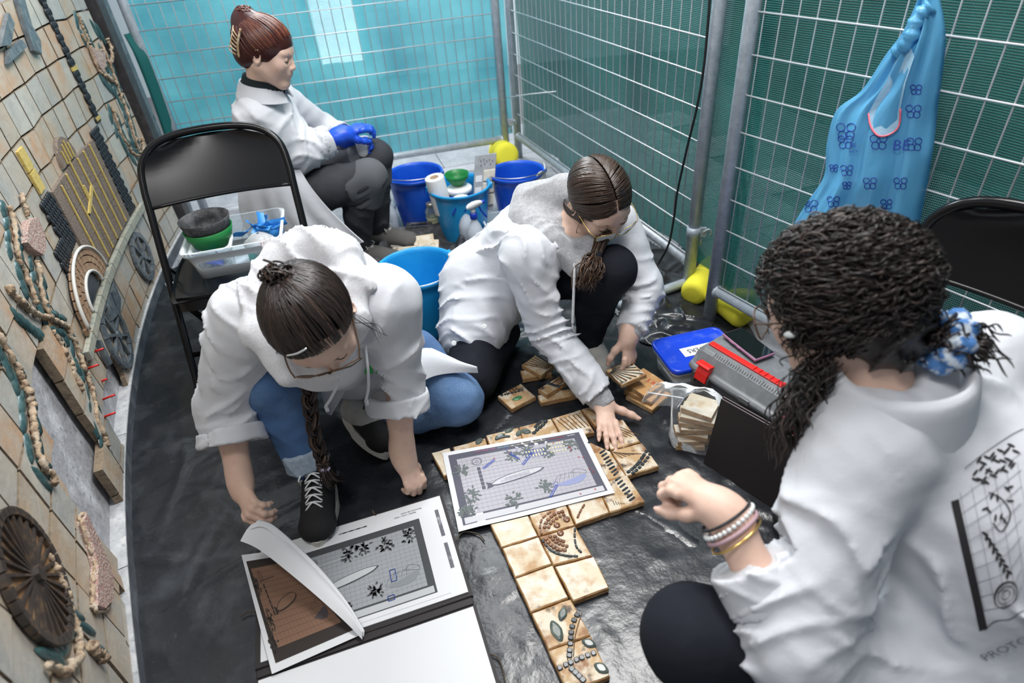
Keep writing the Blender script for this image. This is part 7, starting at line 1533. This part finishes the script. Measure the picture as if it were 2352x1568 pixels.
    # lettering on the back of the coat
    for k in range(7):
        p = V(-1.072, 2.50+.018*k, .64-.004*k); MB().box(p, (.002, .010, .006 if k % 2 else .014)).build('printed_lettering', M['ink_blue'], t) if k > 90 else None
    # shoes
    for an_, dx in ((anR, 0), (anL, .0)): shoe(t, an_+V(-.05, .01, -.072), an_+V(.18, -.06, -.072), V(0, 0, 1), .25, .095, M['trainer_grey'], M['sole'], M['trainer_white'])
    # hair: swept up into a bun with a claw clip, lighter front sweep
    s = SDF(); s.ell(L(0, -.018, .034), (.085, .106, .090), A, .02); s.ell(L(0, -.065, -.02), (.070, .055, .058), A, .03); s.ell(L(0, .096, -.040), (.082, .075, .080), A, .012, 's'); s.cut(L(0, 0, -.062), -A[2]+A[1]*.3, .2)
    s.ell(L(0, -.085, .085), (.045, .048, .046), A, .03)
    hp = part('hair', M['hair_auburn'], t, s, .004)
    mb = MB(); r = np.random.RandomState(4); bun = L(0, -.085, .095)
    for k in range(520):
        sx = r.choice((-1, 1)); f = r.rand(); front = f < .45
        if front: w_ = r.rand(); p0 = nrm(lerp(V(sx*.05, .84, .50), V(sx*.98, .22, -.20), w_)+V(sx*.25*math.sin(3.1*w_), .12*math.sin(3.1*w_), 0)+r.normal(0, .05, 3)+V(0, -.05, .10*r.rand())); ti = min(1, r.beta(1.6, 2)*1.0)
        else: p0 = nrm(V(sx*r.uniform(.3, 1), r.uniform(-.9, .2), -.75+.3*r.rand())); ti = r.beta(1.4, 4)
        p1 = nrm(V(sx*.15*r.rand(), -.72, .62)); pts = []
        for q in np.linspace(0, 1, 7): u = slerp(p0, p1, q); rr = 1+.025*math.sin(3.1*q)+.015*r.rand(); pts.append(L(u[0]*.088*rr, -.018+u[1]*.109*rr, .034+u[2]*.093*rr))
        strand(mb, pts, .0022, 4, ti, k=14)
    for k in range(190):
        u1 = nrm(r.normal(size=3)); u2 = nrm(np.cross(u1, r.normal(size=3))); a0 = r.uniform(0, 6.28); pts = [bun+(u1*math.cos(a0+q)+u2*math.sin(a0+q))*.034*(1+.22*r.rand())+r.normal(0, .001, 3) for q in np.linspace(0, 2.4, 7)]; strand(mb, pts, .0032, 4, r.beta(1.4, 3.2), k=12)
    mb.build('hair_strands', M['hair_auburn'], hp, tint=True)
    mb = MB(); cl = L(.062, -.085, .055)
    for k in range(6): mb.tube(spline([L(.03+.006*k, -.112, .075-.014*k), L(.062+.004*k, -.105, .06-.014*k), L(.082, -.080, .045-.013*k)], 8), .0025, 6)
    mb.tube(spline([L(.082, -.07, .075), L(.088, -.075, .02), L(.085, -.07, -.025)], 10), .004, 6); mb.build('claw_clip', mat('tortoiseshell_clip', (.32, .20, .10), .25, var=[((.6, .5, .36), 60, .45, .6)]), t)
    MB().tube(spline([L(.083, -.018, .012), L(.087, -.005, .022), L(.080, .012, .016)], 10), .0011, 6).build('ear_bar', M['silver'], t)
    # pot and low stool
    MB()
    tag(MB().lathe([(.030, 0), (.032, .003), (.033, .070), (.031, .074), (.029, .070), (.028, .062), (0, .060)], cup-V(0, 0, .03), 24).build('plastic_pot', M['white_plastic']), 'small white plastic pot held on the knee of the seated woman', 'pot')
    st = thing('low_stool', 'low dark stool under the seated woman', 'stool', V(-.97, 2.64, 0)); MB().box(V(-.97, 2.64, .195), (.30, .30, .03)).build('seat', M['rubber'], st, bevel=.008)
    for sx in (-1, 1):
        for sy in (-1, 1): MB().tube([V(-.97+sx*.12, 2.64+sy*.12, .18), V(-.97+sx*.14, 2.64+sy*.14, 0)], .014, 10).build('leg', M['rubber'], st)
person_back()
# ================================================================== curly-haired woman seen from behind (foreground right)
def person_near():
    t = thing('person', 'curly-haired woman seen from behind in a white coat with a printed back', 'person', V(.75, .6, .01))
    hc = V(.522, .812, .815); fwd = nrm(V(-.66, .60, -.46)); upv = V(-.25, .30, .92); N = V(.590, .735, .715)
    shL, elL, wrL = V(.535, .655, .645), at(1815, 1465, .415), at(1655, 1162, .555)
    shR = V(.86, .84, .640); elR = V(.86, .90, .42); wrR = V(.70, .93, .38)
    hip = V(.88, .52, .20); kL, anL = at(1590, 1465, .37), V(.46, .52, .08); kR, anR = V(.76, .86, .32), V(.72, .84, .09)
    B = Body(); nails = MB(); L, A = head(B, hc, fwd, upv, N+V(.0, -.0, -.02), 1.0)
    hand(B, wrL, nrm(at(1560, 1108, .562)-wrL), V(.1, -.25, 1), -1, (1.05, 1.25, .7), (.45, .8, -.55), .05, .90, elL, nails=nails, res=.0022)
    inner(B, N, ((shL, elL, wrL), (shR, elR, wrR))).finish(); body = B.build('body', M['skin'], t); nails.build('fingernails', mat('fingernail_near', (.66, .44, .38), .3), body)
    # trousers
    s = SDF(); s.ell(hip, (.17, .17, .13)); s.chain([hip+V(-.1, -.05, .02), lerp(hip, kL, .55)+V(0, 0, .02), kL], [.10, .086, .078], .04); s.chain([kL, anL], [.078, .055], .04); s.chain([hip+V(-.05, .1, 0), kR], [.11, .08], .04); s.chain([kR, anR], [.076, .055], .04)
    part('trousers', M['black_cloth'], t, s, .009, folds(limb_folds(kL, anL, 3, .05, .008, .09, 3)+limb_folds(hip, kL, 3, .06, .006, .1, 5), 51))
    for an_ in (anL, anR): shoe(t, an_+V(.03, -.06, -.07), an_+V(-.06, .17, -.07), V(0, 0, 1), .25, .095, M['trainer_black'], M['sole'], M['white_plastic'])
    # coat
    s = SDF(); ch = V(.775, .635, .48); bn = nrm(V(.6, -.6, .25))
    s.cone(hip+V(-.02, .02, .02), ch, .215, .200, .06, (bn, 1.12)); s.cone(ch, N+V(.05, -.0, -.095), .195, .118, .06, (bn, 1.15)); s.cone(shL+V(.03, .015, 0), shR+V(-.03, -.02, 0), .088, .088, .05)
    s.cone(shL, elL, .092, .082, .04); s.cone(elL, lerp(elL, wrL, .54), .082, .064, .03); s.cone(shR, elR, .09, .08, .04); s.cone(elR, lerp(elR, wrR, .8), .078, .06, .03); s.cut(lerp(elL, wrL, .56)+nrm(wrL-elL)*.03-nrm(wrL-elL)*.03, wrL-elL, .088)
    s.ell(N+V(-.015, .02, .05), (.072, .072, .065), None, .02, 's')
    s.cone(hip+V(-.12, -.06, .0), lerp(hip, kL, .70)+V(0, -.01, .02), .145, .112, .05)
    fs = [(shL, .12, V(.6, .6, .5), .055, .014), (lerp(shL, elL, .5), .11, V(.3, .2, .9), .05, .014), (elL, .13, V(.3, .7, .6), .042, .015), (lerp(elL, wrL, .35), .10, V(-.6, .5, .5), .04, .012), (ch+V(-.08, -.12, 0), .2, V(.7, .5, .1), .085, .014), (ch+V(.1, 0, -.1), .25, V(.8, .6, .3), .11, .012), (lerp(N, shR, .5), .12, V(.4, .8, -.3), .06, .012), (hip, .2, V(.3, .4, .9), .08, .012)]
    dispf = folds(fs, 53, .0010); part('coat', M['coat'], t, s, .0070, dispf)
    s = SDF(); d_ = nrm(wrL-elL); c1 = lerp(elL, wrL, .58); s.cone(c1-d_*.07, c1, .072, .070, .01); s.cut(c1, d_, .13); s.cut(c1-d_*.07, -d_, .13); s.cone(c1-d_*.03, c1+d_*.05, .058, .058, .005, None, 's'); part('sleeve_cuff', M['coat'], t, s, .0055, folds([(c1, .1, V(.3, .7, .5), .05, .006)], 9))
    # collar: stand and fall
    side = nrm(V(.62, .70, 0)); fw = nrm(V(-.70, .62, 0)); G = []
    for a in np.linspace(math.radians(-150), math.radians(150), 34):
        ca, sa = math.cos(a), math.sin(a); row = []
        for v in np.linspace(0, 1, 8):
            r = .080+.014*min(v*2.2, 1)+.030*max(0, v-.35); h = .052-.0*v if v < .3 else .055-.135*(v-.3); row.append(N-fw*ca*r*1.02+side*sa*r*1.12+V(0, 0, h*(1 if v >= .3 else v/.3)+.004-.02*(1-ca)*.7)+V(.016, -.014, 0))
        G.append(row)
    MB().sheet(np.array(G), .006).build('coat_collar', M['coat'], t)
    # print on the back: projected on the coat surface
    def back(u, v):                                       # u along shoulders, v down the back
        return lerp(V(.745, .565, .60), V(.95, .80, .60), u)+V(.055, -.055, -.30)*v
    bsn = nrm(V(.72, -.66, .22))
    from mathutils.bvhtree import BVHTree
    co = [o for o in t.children if o.name.startswith('coat') and 'collar' not in o.name][0]; me = co.data; bv = BVHTree.FromPolygons([tuple(v.co) for v in me.vertices], [tuple(p.vertices) for p in me.polygons]); org = ORG[t.name]
    def surf(px, py, lift=.0012):
        d = ray(px, py); h = bv.ray_cast(Vector(CAM-org), Vector(d)); 
        return (np.array(h[0])+org+np.array(h[1])*lift) if h[0] is not None else None
    ink = M['ink']
    def pstroke(pts, w, m=ink, nm='print_stroke', n=20):
        P = [surf(x, y) for x, y in spline([V(*p) for p in pts], n)]; P = [p for p in P if p is not None]
        if len(P) > 2: return MB().tube(P, w, 5, flat=.25, up=bsn).build(nm, m, t)
    bar = spline([V(2192, 1148), V(2215, 1250), V(2240, 1360), V(2258, 1445)], 16); pa, pb_ = [], []
    for i, p in enumerate(bar):
        q0, q1 = surf(p[0]-8, p[1]+3), surf(p[0]+10, p[1]-3)
        if q0 is not None and q1 is not None: pa.append(q0); pb_.append(q1)
    if len(pa) > 2: MB().grid(np.stack([pa, pb_])).build('printed_bar', ink, t)
    mbg = M['ink_grid'] = mat('grey_print_lines', (.16, .17, .19), .8)
    for k in range(8): pstroke([(2205+26*k, 1130-14*k), (2232+26*k, 1260-10*k), (2262+24*k, 1400-8*k)], .0006, mbg, 'print_line')
    for k in range(9): pstroke([(2204+7*k, 1145+32*k), (2270+7*k, 1095+36*k), (2345, 1040+38*k)], .0006, mbg, 'print_line')
    pstroke([(2215, 1075), (2260, 1040), (2320, 1000), (2350, 985)], .0011)
    def pleaf(x, y, a, l, w):
        P = [surf(x+l*math.cos(a)*math.cos(q)-w*math.sin(a)*math.sin(q), y+l*math.sin(a)*math.cos(q)+w*math.cos(a)*math.sin(q)) for q in np.linspace(0, 6.283, 12, endpoint=False)]
        if all(p is not None for p in P): MB().add(P, [tuple(range(12))], True).build('print_leaf', ink, t)
    r = np.random.RandomState(2)
    for k in range(26): u = k/25; pleaf(2240+92*u+r.uniform(-4, 4), 1085-40*u+26*math.sin(k*2.4), -.9+1.3*(k % 2), 10, 3)
    for k in range(15): u = k/14; pleaf(2262+55*u, 1225+95*u+8*math.sin(k*3), .6+1.2*(k % 2), 9, 3.5)
    for k in range(12): pleaf(2290+30*math.cos(k), 1150+45*math.sin(k*1.7), k, 9, 3)
    for q in ((26, 20), (18, 13), (9, 7)): pstroke([(2310+q[0]*math.cos(a), 1365+q[0]*1.1*math.sin(a)-.35*q[0]*math.cos(a)) for a in np.linspace(0, 6.4, 20)], .0016 if q[0] > 20 else .0009, ink, 'print_ring', 30)
    pstroke([(2270, 1130), (2300, 1145), (2320, 1180), (2300, 1220), (2280, 1200)], .001); pstroke([(2262, 1445), (2285, 1425), (2320, 1420), (2350, 1400)], .0010)
    tb = MB(); o_ = surf(2262, 1512, .002); ox_ = surf(2340, 1478, .002)
    if o_ is not None and ox_ is not None:
        xx = nrm(ox_-o_); yy = nrm(surf(2290, 1440, .002)-surf(2300, 1500, .002)); yy = nrm(yy-xx*(xx@yy)); text_mb(tb, 'PROTO', o_+np.cross(xx, yy)*.002, xx, yy, .022); tb.build('printed_lettering', mbg, t)
    # bracelets
    w0, wd = wrL, nrm(elL-wrL); bx = axes(wd, V(0, 0, 1))
    def ringpts(f, r, n=36, tl=0): c = wrL+wd*(f+.006)+V(0, 0, .002); return [c+bx[0]*r*.82*math.cos(a)+bx[1]*r*1.06*math.sin(a)+wd*tl*math.sin(a) for a in np.linspace(0, 2*math.pi, n, endpoint=False)]
    def beadband(f, r, br, m, lab, tl):
        o = thing('bracelet', lab, 'bracelet', wrL+wd*f-V(0, 0, .03), 'bracelets on the wrist'); n = int(2*math.pi*r/(br*2.05)); mb = MB()
        for p in ringpts(f, r, n, tl): mb.ball(p, br, 8, 6)
        mb.build('beads', m, o)
    tag(MB().tube(ringpts(.012, .044, 36, .005), .0024, 6, closed=True).build('bracelet', M['rubber']), 'thin black cord bracelet nearest the hand', 'bracelet', 'bracelets on the wrist')
    beadband(.022, .045, .0042, M['pearl'], 'pale beaded bracelet on the wrist', .007)
    tag(MB().tube(ringpts(.034, .045, 36, .006), .0036, 8, closed=True).build('bracelet', mat('mauve_band', (.45, .30, .33), .5)), 'mauve band bracelet between the beads and the gold chain', 'bracelet', 'bracelets on the wrist')
    tag(MB().tube(ringpts(.046, .046, 36, .008), .0022, 6, closed=True).build('bracelet', M['gold']), 'gold chain bracelet with a small plate, nearest the sleeve', 'bracelet', 'bracelets on the wrist')
    # hair: curly mass, low ponytail with scrunchie
    s = SDF(); s.ell(L(0, -.022, .035), (.094, .112, .096), A, .03); s.ell(L(0, -.07, -.015), (.080, .065, .065), A, .04); s.ell(L(0, .095, -.055), (.085, .075, .085), A, .02, 's'); s.ell(L(0, -.075, -.07), (.062, .045, .05), A, .04); s.cut(L(0, -.02, -.105), -A[2], .2)
    hp = part('hair', M['hair_curly'], t, s, .005, folds([(hc, .3, V(.5, .5, .6), .03, .010), (hc, .3, V(-.5, .6, .3), .028, .008)], 61))
    mb = MB(); r = np.random.RandomState(12); tie = L(.02, -.128, -.082)
    def curl(p0, p1, out, R_, turns, rad, ti, n=22):
        d = p1-p0; e = nrm(np.cross(d, out)); o = nrm(out); pts = []
        ph = r.uniform(0, 6.28)
        for q in np.linspace(0, 1, n): a = ph+turns*6.283*q; env = math.sin(math.pi*min(1, .15+q)); pts.append(p0+d*q+(e*math.cos(a)+o*math.sin(a))*R_*(.5+.5*env)+o*.012*math.sin(math.pi*q))
        mb.ct = ti; rr = rad*np.minimum(1, np.minimum(np.linspace(.4, 6, n), np.linspace(6, .3, n))); mb.tube(pts, rr, 4, caps=False)
    for k in range(2300):
        u = nrm(r.normal(size=3)*V(1, 1.1, 1)+V(0, -.1, .25))
        if u[1] > .62 and u[2] < .25: continue
        if u[2] < -.88: continue
        v = nrm(u+nrm(V(.05, -.9, -.45))*r.uniform(.3, .75)+r.normal(0, .12, 3)); sp = lambda w, q: L(w[0]*.099*q, -.024+w[1]*.117*q, .035+w[2]*.101*q); curl(sp(u, 1.0+.05*r.rand()), sp(v, 1.0+.07*r.rand()), sp(u, 1.2)-sp(u, 1.0), r.uniform(.003, .008), r.uniform(.6, 1.9), r.uniform(.0009, .0019), r.beta(1.4, 2.6), 16)
    for k in range(90):                                   # frizz at the temple and nape
        u = nrm(V(r.uniform(-1, -.5), r.uniform(.1, .55), r.uniform(-.5, .5))); p = L(u[0]*.095, -.02+u[1]*.11, .03+u[2]*.1); curl(p, p+(A[2]*-.05*r.rand()+A[1]*.02+r.normal(0, .008, 3)), A[0]*-1, .005, 1.6, .0010, .3, 18)
    e1 = tie+V(.10, -.02, -.035)
    for k in range(260):                                  # ponytail tuft behind the collar and locks falling in front
        o = r.normal(0, 1, 3); curl(tie+o*.012, tie+V(.038, -.02, -.01)+o*V(.02, .018, .016), V(0, 0, 1), .007, 1.4, .0016, r.beta(1.5, 2.6))
    for k in range(170):
        o = r.normal(0, 1, 3); p0 = L(-.075, .0, -.06)+o*.010; curl(p0, at(1828, 1010, .66)+V(-.0, .03, 0)+o*V(.014, .018, .05), V(-1, 0, 0), .008, 2.2, .0014, r.beta(1.5, 2.6), 30)
    mb.build('hair_strands', M['hair_curly'], hp, tint=True)
    G = []
    for a in np.linspace(0, 2*math.pi, 40, endpoint=False):
        dx = nrm(e1-tie); bx2 = axes(dx); c_ = tie+dx*.012+(bx2[0]*math.cos(a)+bx2[1]*math.sin(a))*.030; rr = .020*(1+.22*math.sin(a*9)); G.append([c_+(nrm(c_-tie-dx*.012)*math.cos(q)+dx*math.sin(q))*rr for q in np.linspace(0, 2*math.pi, 10, endpoint=False)])
    MB().grid(np.array(G), closeu=True, closev=True).build('scrunchie', M['scrunchie'], t)
    MB().ball(L(-.084, -.008, -.042), .0032, 10, 6).build('earring', M['pearl'], t)
    glasses(t, L, M['tortoise'], .033, .025, .110, -.002, .0016)
    MB().ball(L(-.100, .03, -.0), (.006, .012, .006), 10, 6, A).build('hair_clip', M['pearl'], t)
person_near()
